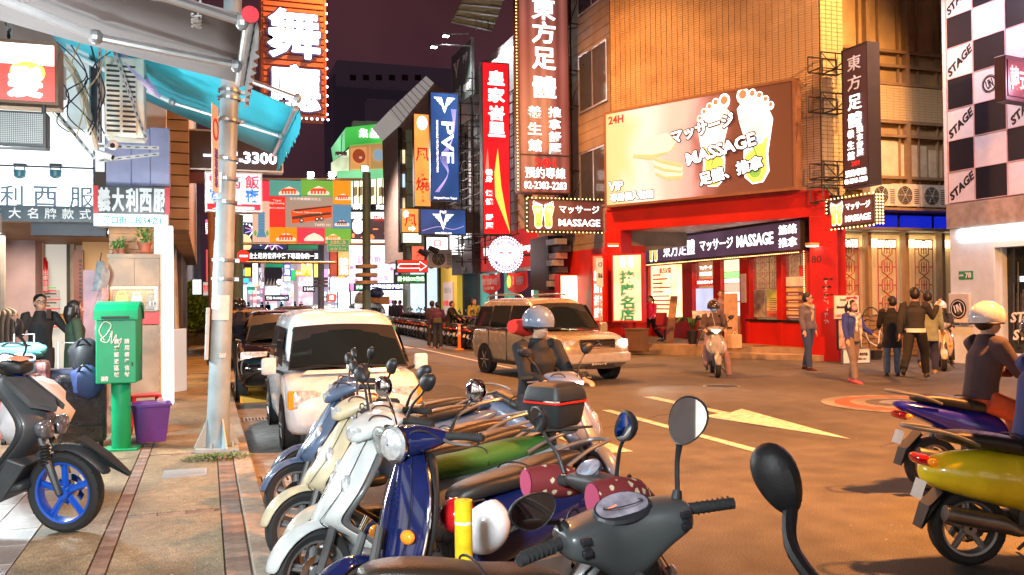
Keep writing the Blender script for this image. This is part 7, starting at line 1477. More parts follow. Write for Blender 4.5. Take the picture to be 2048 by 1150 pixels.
on_steer(MB(),-.12).tube([(.15,.02,1.083),(.135,.055,1.083)],.003,4).build('needle',MATS['nail_orange'],S8);on_steer(MB(),-.12).curve([(.15+.022*math.sin(q)-.006,.065*math.cos(q),1.0835)for q in[k*math.pi/8 for k in range(17)]],.002,4,2).build('dial_ring',tk,S8)
mirror_(S8,-.12,(.165,-.20,1.07),(.17,-.215,1.16),(.13,-.245,1.29),(-.55,.62,.12),.060,.080,tilt=-.5)
S10=scooter('scooter','black scooter at the lower right edge, mostly its big dark mirror in view','scooter',(1.10,1.13,0),math.radians(15),carp('black_paint',(.02,.02,.022),.2,1),steer=.0,lean=-.05,group='scooters parked on the near side',mirrors=(0,0))
mirror_(S10,0,(.18,.20,1.03),(.22,.37,1.14),(.30,.47,1.28),(.79,.61,.05),.052,.088,glass=True,stem=(.017,.016,.018),tilt=-.35,depth=.045)
SL=scooter('scooter','dark grey scooter with blue five spoke front wheel parked on the pavement','scooter',(-1.50,6.95,SW),math.radians(-24),mat('bws_grey',(.055,.06,.065),.38,coat=.15),steer=.0,lean=.06,style='C',rim=mat('rim_blue',(.01,.09,.50),.3,coat=.5),wr=.255,inner=mat('bws_black',(.03,.031,.033),.45),seat=mat('seat_grey',(.05,.055,.06),.5,bump=.2,bs=200),tail=mat('bws_tail_black',(.01,.01,.012),.1,coat=1),mirrors=(0,0))
SL.scale=(1.02,1.02,1.10)
mirror_(SL,0,(.22,.22,1.06),(.20,.30,1.13),(.14,.30,1.25),(-.8,-.35,.1),.075,.06,tilt=.5)
mirror_(SL,0,(.25,-.20,1.06),(.26,-.36,1.05),(.24,-.46,1.07),(-1,.2,.2),.07,.035,tilt=.1,up=(0,0,1))
t=thing('action_camera','tiny white action camera clipped on the slate scooter handlebar','camera',(1.12,7.3,1.10),math.pi);MB().cbox((0,0,.03),(.05,.05,.05)).build('body',white,t,bev=.006);MB().tube([(0,-.026,.03),(0,-.034,.03)],.012,12).build('lens',tk,t)
# the far row on the right side of the street
FAR='scooters parked in the far row'
protos=[]
for i,(cc_,nm_)in enumerate(((carp('far_black',(.02,.02,.022),.25),'black'),(carp('far_red',(.35,.01,.01),.25),'red'),(carp('far_silver',(.4,.41,.42),.25),'silver'))):
 protos.append(scooter('scooter','x','scooter',(0,0,0),0,cc_,low=True,lean=.1,group=FAR,rack=(i==1),steer=.3*(i-1)))
rowp=[]
for k in range(26):
 Yr=27.6+k*.78;rowp.append((8.95+.045*(Yr-27),Yr))
used=[0,0,0];ordn=['first','second','third','fourth','fifth','sixth','seventh','eighth','ninth','tenth','eleventh','twelfth','thirteenth','fourteenth','fifteenth','sixteenth','seventeenth','eighteenth','nineteenth','twentieth','twenty first','twenty second','twenty third','twenty fourth','twenty fifth','twenty sixth']
for k,(x,y)in enumerate(rowp):
 i=(0,2,1,0,0,1,2,0,1)[k%9];lab='%s scooter, %s from the striped bollard in the far parked row'%(('black','red','silver')[i],ordn[k]);a=math.radians(8+random.uniform(-7,7));
 if not used[i]:o=protos[i];used[i]=1;o['label']=lab;o.location=(x,y,0);o.rotation_euler.z=a
 else:copy_tree(protos[i],(x,y,0),a,lab)
# CARS AND VANS
vg=mat('vehicle_glass',(.010,.016,.018),.05,noise=.1,spec=.7)
headl=mat('headlight_glass',(.75,.78,.8),.06,.4,noise=.5,ns=18,bump=.5,bs=30)
lampon=mat('headlight_on',(1,1,1),.2,emit=(1,.93,.75),es=30,noise=0)
lampw=mat('headlight_on_warm',(1,.9,.6),.2,emit=(1,.62,.25),es=25,noise=0,sample=False)
def vring(z,xr,xf,hw,r=.16,b=.07):
 P_=[]
 for cx,cy,q0 in((1,1,0),(-1,1,90),(-1,-1,180),(1,-1,270)):
  for k in range(4):
   q=math.radians(q0+k*30);P_.append(((xf-r if cx>0 else xr+r)+r*math.cos(q),cy*(hw-r)+r*math.sin(q),z))
 P_.append((xf,-hw*.4,z));P_.append((xf,hw*.4,z))
 P_=P_[:8]+P_[8:16]+P_[16:]
 return[(x+(b*(1-(y/hw)**2)if x>(xr+xf)/2 else-b*.4*(1-(y/hw)**2)),y,z)for x,y,z in P_]
def vehicle(lab,cat,name,loc,rz,col,low,cab,wind,sides,wheels,hl,wr=.29,hlm=None,bump_col=None,mirror=None,plate=None,grille=None,r=.16,group=None,rimm=None):
 t=thing(name,lab,cat,loc,rz,group)
 MB().loft([vring(*a,r=r)for a in low]).build('body',col,t,smooth=True,sub=1)
 MB().loft([vring(*a,r=r*.8,b=.05)for a in cab]).build('cabin',col,t,smooth=True,sub=1)
 def patch(c4,nm,m,n=(1,0,0),crown=.05,off=.012,N=6):
  a,b,c,d=[V(q)for q in c4];nn=V(n).normalized();vs=[]
  for i in range(N+1):
   for j in range(N+1):
    u,v=i/N,j/N;p=a.lerp(b,u).lerp(d.lerp(c,u),v);vs.append(p+nn*(off+crown*(1-(2*u-1)**2)))
  fs=[(i*(N+1)+j,(i+1)*(N+1)+j,(i+1)*(N+1)+j+1,i*(N+1)+j+1)for i in range(N)for j in range(N)]
  m_=MB().add(vs,fs);return m_.build(nm,m,t,smooth=True)
 zb,xb,yb_,zt,xt,yt=wind
 patch(((xb,yb_,zb),(xb,-yb_,zb),(xt,-yt,zt),(xt,yt,zt)),'windscreen_seal',black,n=(.6,0,.5),off=.006);g=.025
 patch(((xb-g*.5,yb_-g,zb+g),(xb-g*.5,-yb_+g,zb+g),(xt+g*.5,-yt+g,zt-g),(xt+g*.5,yt-g,zt-g)),'windscreen',vg,n=(.6,0,.5),off=.012)
 for s_ in(-1,1):
  for x0,x1,z0,z1,x2,x3,y0,y1 in sides:patch(((x0,s_*y0,z0),(x1,s_*y0,z0),(x3,s_*y1,z1),(x2,s_*y1,z1)),'side_window',vg,n=(0,s_,.1),crown=0,off=.012)
 for x in wheels:
  for s_ in(-1,1):
   hw=low[2][3];y=s_*(hw-.09)
   w_=MB().lathe([(wr-.10,-.09),(wr-.02,-.1),(wr,-.06),(wr,.06),(wr-.02,.1),(wr-.10,.09),(wr-.10,-.09)],(x,y,wr),'Y',26).build('wheel',rubber,t,smooth=True)
   m=MB().lathe([(.01,.02*s_),(.05,.10*s_),(wr-.11,.06*s_),(wr-.095,.095*s_),(wr-.10,0)],(x,y,wr),'Y',22)
   for k in range(6):q=k*math.pi/3;m.tube([(x+.05*math.cos(q),y+.1*s_,wr+.05*math.sin(q)),(x+(wr-.11)*math.cos(q),y+.085*s_,wr+(wr-.11)*math.sin(q))],.018,5)
   m.build('rim',rimm or rim_g,w_,smooth=True)
   MB().lathe([(.02,0),(wr+.05,0),(wr+.05,.006),(.02,.006)],(x,s_*(hw+.004)-.003,wr+.01),'Y',26).build('wheel_arch',mat('arch_dark',(.012,.012,.013),.8),t)
 for s_ in(-1,1):
  for(x,y,z,w_,h_,m)in hl:MB().loft([rr2(x+dx,s_*y,z,w_*k,h_*k)for dx,k in((-.05,1),(.012,1),(.022,.9))]).build('headlight' if m in(headl,lampon,lampw)else 'indicator',m,t,smooth=True)
  if mirror:
   x,y,z,w_,h_=mirror;o=MB().box(x-.06,s_*y-w_/2,z-h_/2,x+.04,s_*y+w_/2,z+h_/2).build('wing_mirror',bump_col or col,t,bev=.035);MB().tube([(x,s_*(y-w_*.3),z-h_*.2),(x,s_*(y-w_),z-h_*.45)],.02,6).build('mirror_arm',black,o)
 if plate:x,z,s0=plate;p_=MB().box(x,-.17,z-.08,x+.012,.17,z+.08).build('licence_plate',plate_m,t);letters(s0,tk,p_,0,0,0,.09,W=.28,bold=.03).matrix_local=Matrix.Translation((x+.016,0,z))@Matrix.Rotation(math.pi/2,4,'Z')
 if grille:
  x,y,z0,z1,n=grille;MB().box(x-.03,-y,z0,x+.002,y,z1).build('grille',tk,t)
  for k in range(n):MB().box(x,-y,z0+(z1-z0)*(k+.3)/n,x+.012,y,z0+(z1-z0)*(k+.6)/n).build('grille_bar',chrome,t)
 for y0,y1 in((.45,-.1),(-.05,-.5)):MB().tube([(xb+.045,y0,zb+.02),(xb+.05-.02,(y0+y1)/2,zb+.055),(xb,y1,zb+.05)],.008,5).build('wiper',black,t)
 return t
def rr2(x,y,z,w_,h_,n=3,r=.35):
 out=[];rr3=min(w_,h_)*r/2
 for cy_,cz,q0 in((1,1,0),(-1,1,90),(-1,-1,180),(1,-1,270)):
  for k in range(n):q=math.radians(q0+k*45);out.append((x,y+cy_*(w_/2-rr3)+rr3*math.cos(q),z+cz*(h_/2-rr3)+rr3*math.sin(q)))
 return out
LOWV=[(.16,-1.60,1.52,.70),(.24,-1.66,1.62,.755),(.45,-1.68,1.66,.775),(.62,-1.68,1.64,.78),(.74,-1.67,1.52,.775),(.82,-1.66,1.32,.765),(.88,-1.65,1.10,.75)]
CABV=[(.86,-1.65,1.12,.745),(1.1,-1.63,.92,.71),(1.36,-1.58,.68,.655),(1.48,-1.52,.52,.61),(1.55,-1.38,.36,.52),(1.58,-.9,.0,.3)]
VW=vehicle('white minivan parked at the kerb facing the camera, behind the scooters','van','white_van',(1.58,11.45,0),math.radians(-90),carp('van_white',(.78,.82,.86),.2,.8),LOWV,CABV,(.885,1.14,.70,1.37,.70,.60),[(-.25,.95,.92,1.36,-.2,.55,.742,.672),(-1.15,-.33,.92,1.36,-1.12,-.28,.742,.672)],(-1.05,1.12),[(1.635,.545,.60,.30,.20,headl),(1.63,.70,.60,.09,.20,amber)],mirror=(.95,.90,.93,.17,.20),plate=(1.70,.38,'D-0718'),bump_col=carp('van_white',(.8,)*3),wr=.28)
MB().box(1.62,-.35,.30,1.70,.35,.34).box(1.62,-.35,.38,1.69,.35,.40).build('bumper_grille',tk,VW)
for y_ in(.60,-.58):MB().cbox((.72,y_,1.335),(.01,.07,.035)).build('sticker',mat('sticker_teal',(.02,.4,.35),.4),VW)
MB().loft([[(1.37,-.55,.857),(1.37,.55,.857),(1.355,.55,.868),(1.355,-.55,.868)],[(1.30,-.5,.885),(1.30,.5,.885),(1.29,.5,.893),(1.29,-.5,.893)]]).build('hood_crease',MATS['van_white'],VW)
for s_ in(-1,1):MB().box(-.1,s_*.752-.006,.30,-.09,s_*.752+.03,.9).build('door_seam',tk,VW)
LOWS=[(.20,-2.0,1.9,.78),(.35,-2.15,2.1,.86),(.6,-2.2,2.15,.9),(.8,-2.18,2.05,.9),(.95,-2.15,1.6,.88),(1.0,-2.1,1.0,.85)]
CABS=[(.98,-2.05,.95,.83),(1.25,-1.95,.55,.76),(1.45,-1.7,.2,.68),(1.52,-1.3,-.1,.55)]
SD=[(-.3,.75,1.04,1.38,-.25,.35,.82,.72),(-1.6,-.38,1.04,1.38,-1.5,-.33,.82,.72)]
vehicle('glossy black car parked at the kerb behind the white van','car','parked_car',(1.42,16.9,0),math.radians(-92),carp('car_black',(.006,.006,.007),.06,1),LOWS,CABS,(1.0,.98,.74,1.42,.30,.62),SD,(-1.3,1.3),[(2.02,.62,.78,.42,.17,headl),(2.10,.66,.52,.18,.14,headl)],mirror=(.7,1.0,1.05,.18,.14),grille=(2.20,.45,.34,.44,2),wr=.33)
vehicle('gold sedan with a glowing orange light queued behind the black car','car','sedan',(1.15,24.5,0),math.radians(-90),carp('car_gold',(.42,.30,.16),.25,.6,.3),[(a,b,c,d*.93)for a,b,c,d in LOWS],[(a*.97,b*.8,c,d*.93)for a,b,c,d in CABS],(1.0,.98,.68,1.38,.32,.57),SD[:0],(-1.3,1.3),[(2.03,.60,.76,.30,.14,lampw)],mirror=(.7,.95,1.02,.16,.13))
vehicle('dark car with bright headlights in the queue beyond the white van','car','sedan',(3.0,31.5,0),math.radians(-90),carp('car_darkblue',(.01,.015,.03),.1,1),LOWS,CABS,(1.0,.98,.74,1.42,.30,.62),SD,(-1.3,1.3),[(2.10,.62,.72,.26,.16,lampon)],mirror=(.7,1.0,1.05,.18,.14))
vehicle('dark car standing behind the gold sedan at the far kerb','car','sedan',(1.3,31.0,0),math.radians(-90),carp('car_black',(.006,)*3),LOWS,CABS,(1.0,.98,.74,1.42,.30,.62),SD,(-1.3,1.3),[(2.02,.62,.78,.3,.15,headl)],mirror=(.7,1.0,1.05,.18,.14))
vehicle('pale car far down the street beyond the queue','car','sedan',(5.2,44,0),math.radians(-90),carp('car_pale',(.5,.55,.52),.2,.8),LOWS,CABS,(1.0,.98,.74,1.42,.30,.62),SD,(-1.3,1.3),[(2.10,.62,.72,.26,.16,headl)])
tr=vehicle('dark pickup loaded with cardboard boxes behind the far scooters','truck','pickup_truck',(7.3,42.0,0),math.radians(-90),carp('truck_teal',(.02,.06,.07),.3),LOWS,[(a*1.05,b*.6,c,d)for a,b,c,d in CABS],(1.04,.98,.74,1.46,.30,.62),[],(-1.3,1.3),[(2.05,.62,.72,.26,.16,headl)])
for i,(a,b,c,d_)in enumerate(((728,593,746,608),(746,594,757,607),(757,593,780,609))):
 p=Py(a,d_,42.5);q=Py(c,b,42.5);t=thing('cardboard_box',('left cardboard box on the loaded pickup','small middle cardboard box on the loaded pickup','right large cardboard box on the loaded pickup')[i],'box',(p.x,42.5,p.z));MB().box(0,0,0,q.x-p.x-.02,.7,q.z-p.z).build('carton',mat('cardboard',(.42,.26,.12),.8),t);MB().box(.0,-.004,(q.z-p.z)*.45,q.x-p.x-.02,-.001,(q.z-p.z)*.55).build('tape',twood,t)
softbag('dark blue plastic sack on top of the cardboard boxes',tuple(Py(750,585,42.6)),(.42,.3,.26),mat('sack_blue',(.02,.04,.18),.2,bump=.7,bs=10),3);softbag('pale cloth sack at the left of the cardboard boxes',tuple(Py(722,598,42.6)),(.32,.3,.34),mat('sack_pale',(.5,.5,.42),.7),6)
LOWG=[(.24,-2.05,2.0,.76),(.34,-2.15,2.15,.83),(.55,-2.2,2.22,.86),(.75,-2.2,2.2,.86),(.88,-2.18,2.12,.855),(1.0,-2.16,1.75,.84),(1.06,-2.14,1.15,.82)]
CABG=[(1.04,-2.12,1.15,.815),(1.35,-2.02,.85,.75),(1.62,-1.92,.58,.69),(1.72,-1.8,.42,.64),(1.78,-1.5,.1,.5)]
gx,gy=(6.24+7.84)/2,(19.09+16.5)/2
mv=carp('minivan_gold',(.50,.41,.29),.25,.7,.35)
MV=vehicle('gold minivan with roof rails driving across the street behind the motorcyclist','minivan','minivan',(7.0,17.9,0),math.radians(-82),mv,LOWG,CABG,(1.065,1.14,.74,1.62,.62,.63),[(-.2,1.0,1.10,1.60,-.15,.66,.815,.71),(-1.15,-.28,1.10,1.60,-1.1,-.22,.815,.71),(-2.02,-1.22,1.10,1.58,-1.85,-1.16,.815,.71)],(-1.38,1.42),[(2.17,.64,.80,.30,.19,headl)],mirror=(.95,.98,1.10,.20,.22),plate=(2.27,.42,'7731-EG'),grille=(2.24,.42,.70,.90,4),wr=.33,rimm=steel)
MV.scale=(.96,.96,.96)
MB().box(2.19,-.42,.715,2.235,.42,.9).build('grille_surround',mv,MV)
MB().ell((2.19,.64,.80),(.06,.12,.09),12,8).build('headlight_lit',lampon,MV,smooth=True)
q=MB();[q.tube([(2.27,0,.83),(2.27,.055*math.cos(a_)*2,.83+.055*math.sin(a_)*2)],[.035,.006],4,flat=.2)for a_ in(math.pi/2,math.pi*7/6,-math.pi/6)];q.build('emblem',chrome,MV)
for s_ in(-1,1):
 MB().curve([(-1.7,s_*.60,1.74),(-1.5,s_*.60,1.84),(-.2,s_*.60,1.85),(.1,s_*.60,1.78)],.02,6).build('roof_rail',alu,MV);MB().box(-1.1,s_*.84-.02,.28,1.1,s_*.84+.05,.36).build('side_step',black,MV,bev=.02)
 for x in(-.25,-1.18):MB().box(x,s_*.855-.008,.36,x+.012,s_*.855+.012,1.05).build('door_seam',tk,MV);MB().box(x+.75 if x>-1 else x+.65,s_*.862-.01,.92,x+.92 if x>-1 else x+.82,s_*.862+.02,.96).build('door_handle',mv,MV)
MB().box(2.15,-.8,.40,2.30,.8,.62).build('bumper',carp('bumper_silver',(.4,.38,.36),.3),MV,bev=.05);MB().box(2.30,-.35,.30,2.315,.35,.38).build('lower_grille',tk,MV)
for i,(t_,e,c,loc,aim)in enumerate(((MV,160,(1,.9,.7),(2.4,.64,.8),None),)):
 ld=bpy.data.lights.new('headlight_beam','SPOT');ld.energy=e;ld.color=c;ld.spot_size=R_(70);ld.spot_blend=.8;lo=bpy.data.objects.new('headlight_beam',ld);sc.collection.objects.link(lo);lo.parent=t_;lo.location=loc;lo.rotation_euler=(math.radians(80),0,-math.pi/2)
t=thing('kerb_ramp','yellow and white lit kerb ramp beside the black car','ramp',(Pz(466,770,0).x+.14,15.2,0));MB().add([(-.12,0,.0),(.42,0,.0),(.42,2.2,.0),(-.12,2.2,.0),(-.12,0,.12),(-.12,2.2,.12)],[(0,1,4),(1,2,5,4),(2,3,5),(0,4,5,3)]).build('ramp',mat('ramp_yellow',(.75,.45,.05),.6),t)
# PEOPLE
skin=mat('skin',(.52,.30,.20),.5,noise=.08,sss=.1);hairm=mat('hair_black',(.012,.010,.010),.45)
eyew=mat('eye_white',(.7,.7,.68),.3,noise=0)
def cloth(nm,c,r=.8):return mat('cloth_'+nm,c,r,noise=.22,ns=9,bump=.35,bs=35)
def person(lab,loc,face,h=1.70,arms=None,legs=None,top=None,bottom=None,shoe=None,hair='short',coat=0,lean=0.,turn=0.,sit=0.,group=None,extras=None,thin=1.,hi=1):
 """faces local -y; arms: (forward, out, elbow bend) per side (right,left); legs: (swing, knee)"""
 t=thing('person',lab,'person',loc,face,group);k=h/1.72;t.scale=(k,k,k)
 arms=arms or((.1,.12,.25),(-.1,.12,.25));legs=legs or((.0,.05),(.0,.05));top=top or cloth('grey',(.1,.1,.1));bottom=bottom or cloth('denim',(.03,.05,.10));shoe=shoe or black
 pz_=.93-sit;L=Matrix.Translation((0,0,pz_))@Matrix.Rotation(lean,4,'X')@Matrix.Translation((0,0,-pz_))
 LL=Matrix.Rotation(0,4,'X')
 def T(p):return L@V(p)
 q=pz_-.93
 P_=dict(pel=T((0,0,pz_)),wai=T((0,0,1.07+q)),che=T((0,-.01,1.27+q)),nck=T((0,.005,1.43+q)),hb=T((0,.0,1.50+q)))
 hc=P_['hb']+V((0,-.014,.078));J=[]
 for i,s_ in enumerate((-1,1)):
  f_,o_,e_=arms[i];sh=T((s_*.185*thin,.01,1.39+q));d=V((s_*math.sin(o_),-math.sin(f_)*math.cos(o_),-math.cos(f_)*math.cos(o_)));el=sh+d*.285;f2=f_+e_;oi=o_-(.25 if e_>.8 else.05)
  if e_>2.0:oi=o_*1.0-.9*(0 if len(arms[i])<4 else 1)
  d2=V((s_*math.sin(oi),-math.sin(f2)*math.cos(oi),-math.cos(f2)*math.cos(oi)));wr_=el+d2*.25;J.append((sh,el,wr_,d2,s_))
 K=[]
 for i,s_ in enumerate((-1,1)):
  sw,kn=legs[i][:2];op=legs[i][2]if len(legs[i])>2 else.03;hp=V((s_*.095,0,pz_-.04));d=V((s_*math.sin(op),-math.sin(sw),-math.cos(sw)));kn_=hp+d*.43;s2=sw-kn;d2=V((s_*math.sin(op)*.3,-math.sin(s2),-math.cos(s2)));an=kn_+d2*.41;K.append((hp,kn_,an,s2,s_))
 m=MB();R3=lambda p,r,n=10,**kk:m.tube(p,r,n,**kk)
 R3([P_['pel']-V((0,0,.06)),P_['pel'],P_['wai'],P_['che'],P_['nck']-V((0,0,.03))],[.11,.13,.115,.135,.07],12,flat=.75,up=(1,0,0))
 R3([P_['nck']-V((0,0,.05)),P_['hb']+V((0,0,.03))],[.055,.05])
 rot=Matrix.Translation(hc)@Matrix.Rotation(turn,4,'Z')@Matrix.Scale(1.10,4);m.M=rot
 m.ell((0,.012,.02),(.074,.092,.095),16,12);m.ell((0,-.022,-.045),(.052,.060,.062),14,10);m.tube([(0,-.080,.012),(0,-.098,-.020),(0,-.082,-.028)],[.008,.013,.008],6)
 for s_ in(-1,1):m.ell((s_*.076,.012,.0),(.010,.018,.028),8,6)
 m.tube([(-.022,-.080,-.052),(0,-.087,-.052),(.022,-.080,-.052)],[.004,.008,.004],6)
 m.M=None
 for sh,el,w_,d2,s_ in J:
  R3([sh,sh.lerp(el,.5),el,el.lerp(w_,.4),w_],[.052,.045,.037,.036,.025],10)
  side=d2.cross(V((0,0,1)));side=side.normalized()if side.length>.2 else V((0,1,0));up2=side.cross(d2).normalized();pc=w_+d2*.05
  R3([w_-d2*.01,w_+d2*.03,w_+d2*.085],[.024,.038,.036],8,flat=.45,up=tuple(side))
  for k2 in range(4):
   b_=w_+d2*.08+side*(.024-.016*k2);ln=(.062,.072,.068,.052)[k2];cr2=up2*(-.018);R3([b_,b_+d2*ln*.5+cr2*.3,b_+d2*ln*.85+cr2*1.4],[.0095,.009,.007],6)
  R3([w_+d2*.025+side*.022,w_+d2*.05+side*.05,w_+d2*.085+side*.056],[.012,.011,.008],6)
 for hp,kn_,an,s2,s_ in K:R3([hp,hp.lerp(kn_,.4),kn_,kn_.lerp(an,.35),an-V((0,0,.02))],[.082,.075,.055,.055,.038],10)
 o=m.build('body',skin,t,smooth=True);o.modifiers.clear();rm=o.modifiers.new('fuse','REMESH');rm.mode='VOXEL';rm.voxel_size=.0095;rm.use_smooth_shade=True
 def fuse(mb,nm,mm,vs=.014):
  o_=mb.build(nm,mm,t,smooth=True);o_.modifiers.clear();r_=o_.modifiers.new('fuse','REMESH');r_.mode='VOXEL';r_.voxel_size=vs;r_.use_smooth_shade=True;s3=o_.modifiers.new('soften','SMOOTH');s3.iterations=3;return o_
 for s_ in(-1,1):mb=MB();mb.M=rot;mb.ell((s_*.030,-.079,.016),(.013,.006,.007),8,6).build('eye',eyew,t,smooth=True);mb=MB();mb.M=rot;mb.ell((s_*.030,-.084,.016),(.006,.003,.006),8,6).tube([(s_*.015,-.083,.034),(s_*.046,-.077,.034)],.004,5).build('pupil',tk,t)
 m=MB();m.tube([P_['wai']-V((0,0,.02)),P_['pel']+V((0,0,.02)),P_['pel']-V((0,0,.07))],[.135,.158,.13],14,flat=.78,up=(1,0,0))
 for hp,kn_,an,s2,s_ in K:m.tube([hp+V((0,0,.02)),hp.lerp(kn_,.4),kn_,kn_.lerp(an,.5),an+V((0,0,.02))],[.10,.096,.076,.074,.068],12)
 fuse(m,'trousers',bottom)
 for hp,kn_,an,s2,s_ in K:
  m=MB();m.M=Matrix.Translation(an)@Matrix.Rotation(s2,4,'X')if s2<-.25 else Matrix.Translation(an);m.loft([[(s_*.0+.042*w2*math.cos(b_),y+.0,-.085+.005+hh*(.5+.5*math.sin(b_)))for b_ in[j*math.pi/5 for j in range(10)]]for y,w2,hh in((.07,.5,.06),(.05,.9,.10),(0,1,.11),(-.08,1.05,.075),(-.15,1.05,.055),(-.19,.6,.035))]).build('shoe',shoe,t,smooth=True)
 m=MB();bz_=P_['pel']-V((0,0,.02))if coat<.5 else P_['pel']-V((0,0,coat-.3))
 if coat>=.5:m.tube([bz_,P_['pel'],P_['wai'],P_['che'],P_['che'].lerp(P_['nck'],.6)],[.205,.19,.172,.188,.13],14,flat=.76,up=(1,0,0))
 else:m.tube([bz_,P_['wai'],P_['che'],P_['che'].lerp(P_['nck'],.6)],[.168,.16,.182,.12],14,flat=.76,up=(1,0,0))
 m.tube([P_['nck']-V((0,0,.06)),P_['nck']+V((0,0,.035))],[.105,.070],12)
 for sh,el,w_,d2,s_ in J:m.tube([sh-V((s_*.05,0,-.005)),sh,sh.lerp(el,.5),el,el.lerp(w_,.5),w_-d2*.01],[.07,.075,.066,.058,.055,.044],12)
 fuse(m,'coat' if coat>=.5 else 'jacket',top)
 if hair:
  m=MB();m.M=rot;vs=[]
  m.ell((0,.024,.048),(.083,.088,.082),18,12)
  m.ell((0,.040,.01),(.083,.078,.090),18,12)
  if hair=='long':m.tube([(0,.055,.03),(0,.075,-.08),(0,.07,-.20)],[.085,.085,.05],12,flat=1.1,up=(0,1,0));[m.tube([(s_*.070,-.01,.06),(s_*.085,-.02,-.05),(s_*.075,-.03,-.17)],[.02,.03,.012],8)for s_ in(-1,1)]
  if hair=='tail':m.tube([(0,.10,.05),(0,.17,-.02),(0,.15,-.16)],[.03,.035,.012],8)
  if hair=='bun':m.ell((0,.10,.10),(.04,.04,.04),10,8)
  fuse(m,'hair',hairm,.011)
 t['_']=0;del t['_']
 return t,rot,J,P_,K
def add(info,nm,fn,m_,**k):
 t,rot=info[0],info[1];mb=MB();mb.M=rot;fn(mb);return mb.build(nm,m_,t,smooth=True,**k)
def glasses(i):
 def f(m):
  for s_ in(-1,1):m.curve([(s_*.03+.022*math.cos(q),-.090,.014+.015*math.sin(q))for q in[j*math.pi/4 for j in range(9)]],.0028,4,2).tube([(s_*.052,-.088,.02),(s_*.078,.01,.02)],.0025,4)
  m.tube([(-.01,-.092,.018),(.01,-.092,.018)],.0025,4)
 add(i,'glasses',f,tk)
def mask(i,col,nm):add(i,'face_mask',lambda m:m.ell((0,-.046,-.040),(.060,.055,.046),14,10),mat(nm,col,.7));
def lid(i,col,nm='helmet',vis=False):
 add(i,nm,lambda m:m.ell((0,.018,.025),(.125,.140,.130),20,14,0,.60),col);add(i,'helmet_rim',lambda m:m.lathe([(.118,-.02),(.128,-.012),(.12,0)],(0,.018,-.005),'Z',22),tk)
 if vis:add(i,'visor',lambda m:m.ell((0,.0,.02),(.132,.150,.09),20,10,.42,.62),glassc)
fp=lambda px,py,z=0:tuple(Pz(px,py,z))
c_den=cloth('denim_blue',(.035,.06,.14));c_blk=cloth('black',(.012,.012,.014));c_char=cloth('charcoal',(.03,.03,.035))
i=person('man in grey denim jacket and glasses walking towards the camera by the red pillar',fp(1617,740),.30,1.76,((.05,.16,.3),(-.1,.16,.35)),((.18,.12),(-.16,.08)),cloth('washed_denim',(.14,.12,.14)),c_den,cloth('shoe_maroon',(.06,.01,.015)),turn=.5);glasses(i)
MB().ell((0,-.105,1.22),(.07,.045,.16),12,10).build('hoodie_front',cloth('beige',(.50,.36,.26)),i[0],smooth=True);MB().tube([(-.09,.02,1.46),(-.07,-.09,1.42),(0,-.13,1.36),(.07,-.09,1.42),(.09,.02,1.46)],.035,8).build('hood',cloth('beige',(.5,)*3),i[0],smooth=True)
i=person('woman in blue puffer jacket, white earmuffs, pink mask and patterned scarf, grey trousers',fp(1706,765),.15,1.60,((.15,.22,.3),(.35,.18,.7)),((.25,.15),(-.12,.1)),cloth('royal_blue',(.03,.055,.30)),cloth('grey_sweat',(.22,.17,.15)),cloth('pink_shoe',(.75,.12,.16)),hair='long');mask(i,(.85,.42,.50),'mask_pink')
add(i,'headphone_band',lambda m:m.curve([(-.09,0,.02),(-.085,0,.10),(0,0,.135),(.085,0,.10),(.09,0,.02)],.013,8),tpw)
for s_ in(-1,1):add(i,'earmuff',lambda m:m.ell((s_*.092,0,0),(.022,.035,.042),10,8),tpw)
MB().tube([(-.10,.02,1.44),(-.08,-.12,1.40),(0,-.16,1.34),(.08,-.12,1.40),(.10,.02,1.44)],.042,8).tube([(-.03,-.16,1.36),(-.05,-.17,1.2),(-.06,-.165,1.06)],[.045,.04,.035],8,flat=.4,up=(1,0,0)).tube([(.05,-.16,1.36),(.06,-.17,1.1),(.06,-.17,.9)],[.045,.04,.035],8,flat=.4,up=(1,0,0)).build('scarf',mat('scarf_print',(.62,.5,.5),.8,noise=.9,ns=14),i[0],smooth=True)
MB().tube([(0,-.12,.86),(0,-.115,1.3)],[.09,.07],10,flat=.5,up=(1,0,0)).build('shirt_front',cloth('grey_sweat',(.2,)*3),i[0],smooth=True)
i=person('person in long black coat and light jeans seen from behind holding a pink carrier bag',fp(1785,752),2.5,1.66,((.1,.12,.7),(.3,.2,.9)),((.05,.0),(-.05,.0)),c_blk,cloth('light_denim',(.13,.17,.24)),black,coat=.62,turn=.6)
h_=i[2][0][2];t=thing('carrier_bag','pink and orange carrier bag held by the person in the black coat','bag',tuple(i[0].matrix_basis@V(h_)))
t.location=fp(1808,700);t.location.z=.80;MB().ell((0,0,.12),(.12,.07,.17),14,10).build('bag_body',mat('bag_pink',(.75,.18,.16),.4,noise=.6,ns=14),t,smooth=True);MB().curve([(-.05,0,.26),(0,0,.36),(.05,0,.26)],.006,5).build('handle',tpw,t)
i=person('tall man in black jacket raising a hand to his face while walking right',fp(1832,764),2.2,1.83,((.6,.3,2.2),(-.2,.15,.3)),((.55,.25),(-.45,.45)),c_char,c_blk,black,turn=.3)
MB().tube([(0,0,.90),(0,0,.97)],[.185,.175],14,flat=.78,up=(1,0,0)).build('shirt_hem',tpw,i[0],smooth=True)
person('person in pale green jacket half hidden behind the tall man in black',fp(1858,748),2.3,1.76,((.1,.15,.4),(.2,.2,.8)),((.3,.2),(-.5,.4)),cloth('pale_green',(.30,.36,.28)),cloth('indigo',(.04,.045,.12)),cloth('tan_shoe',(.4,.3,.2)),coat=.55)
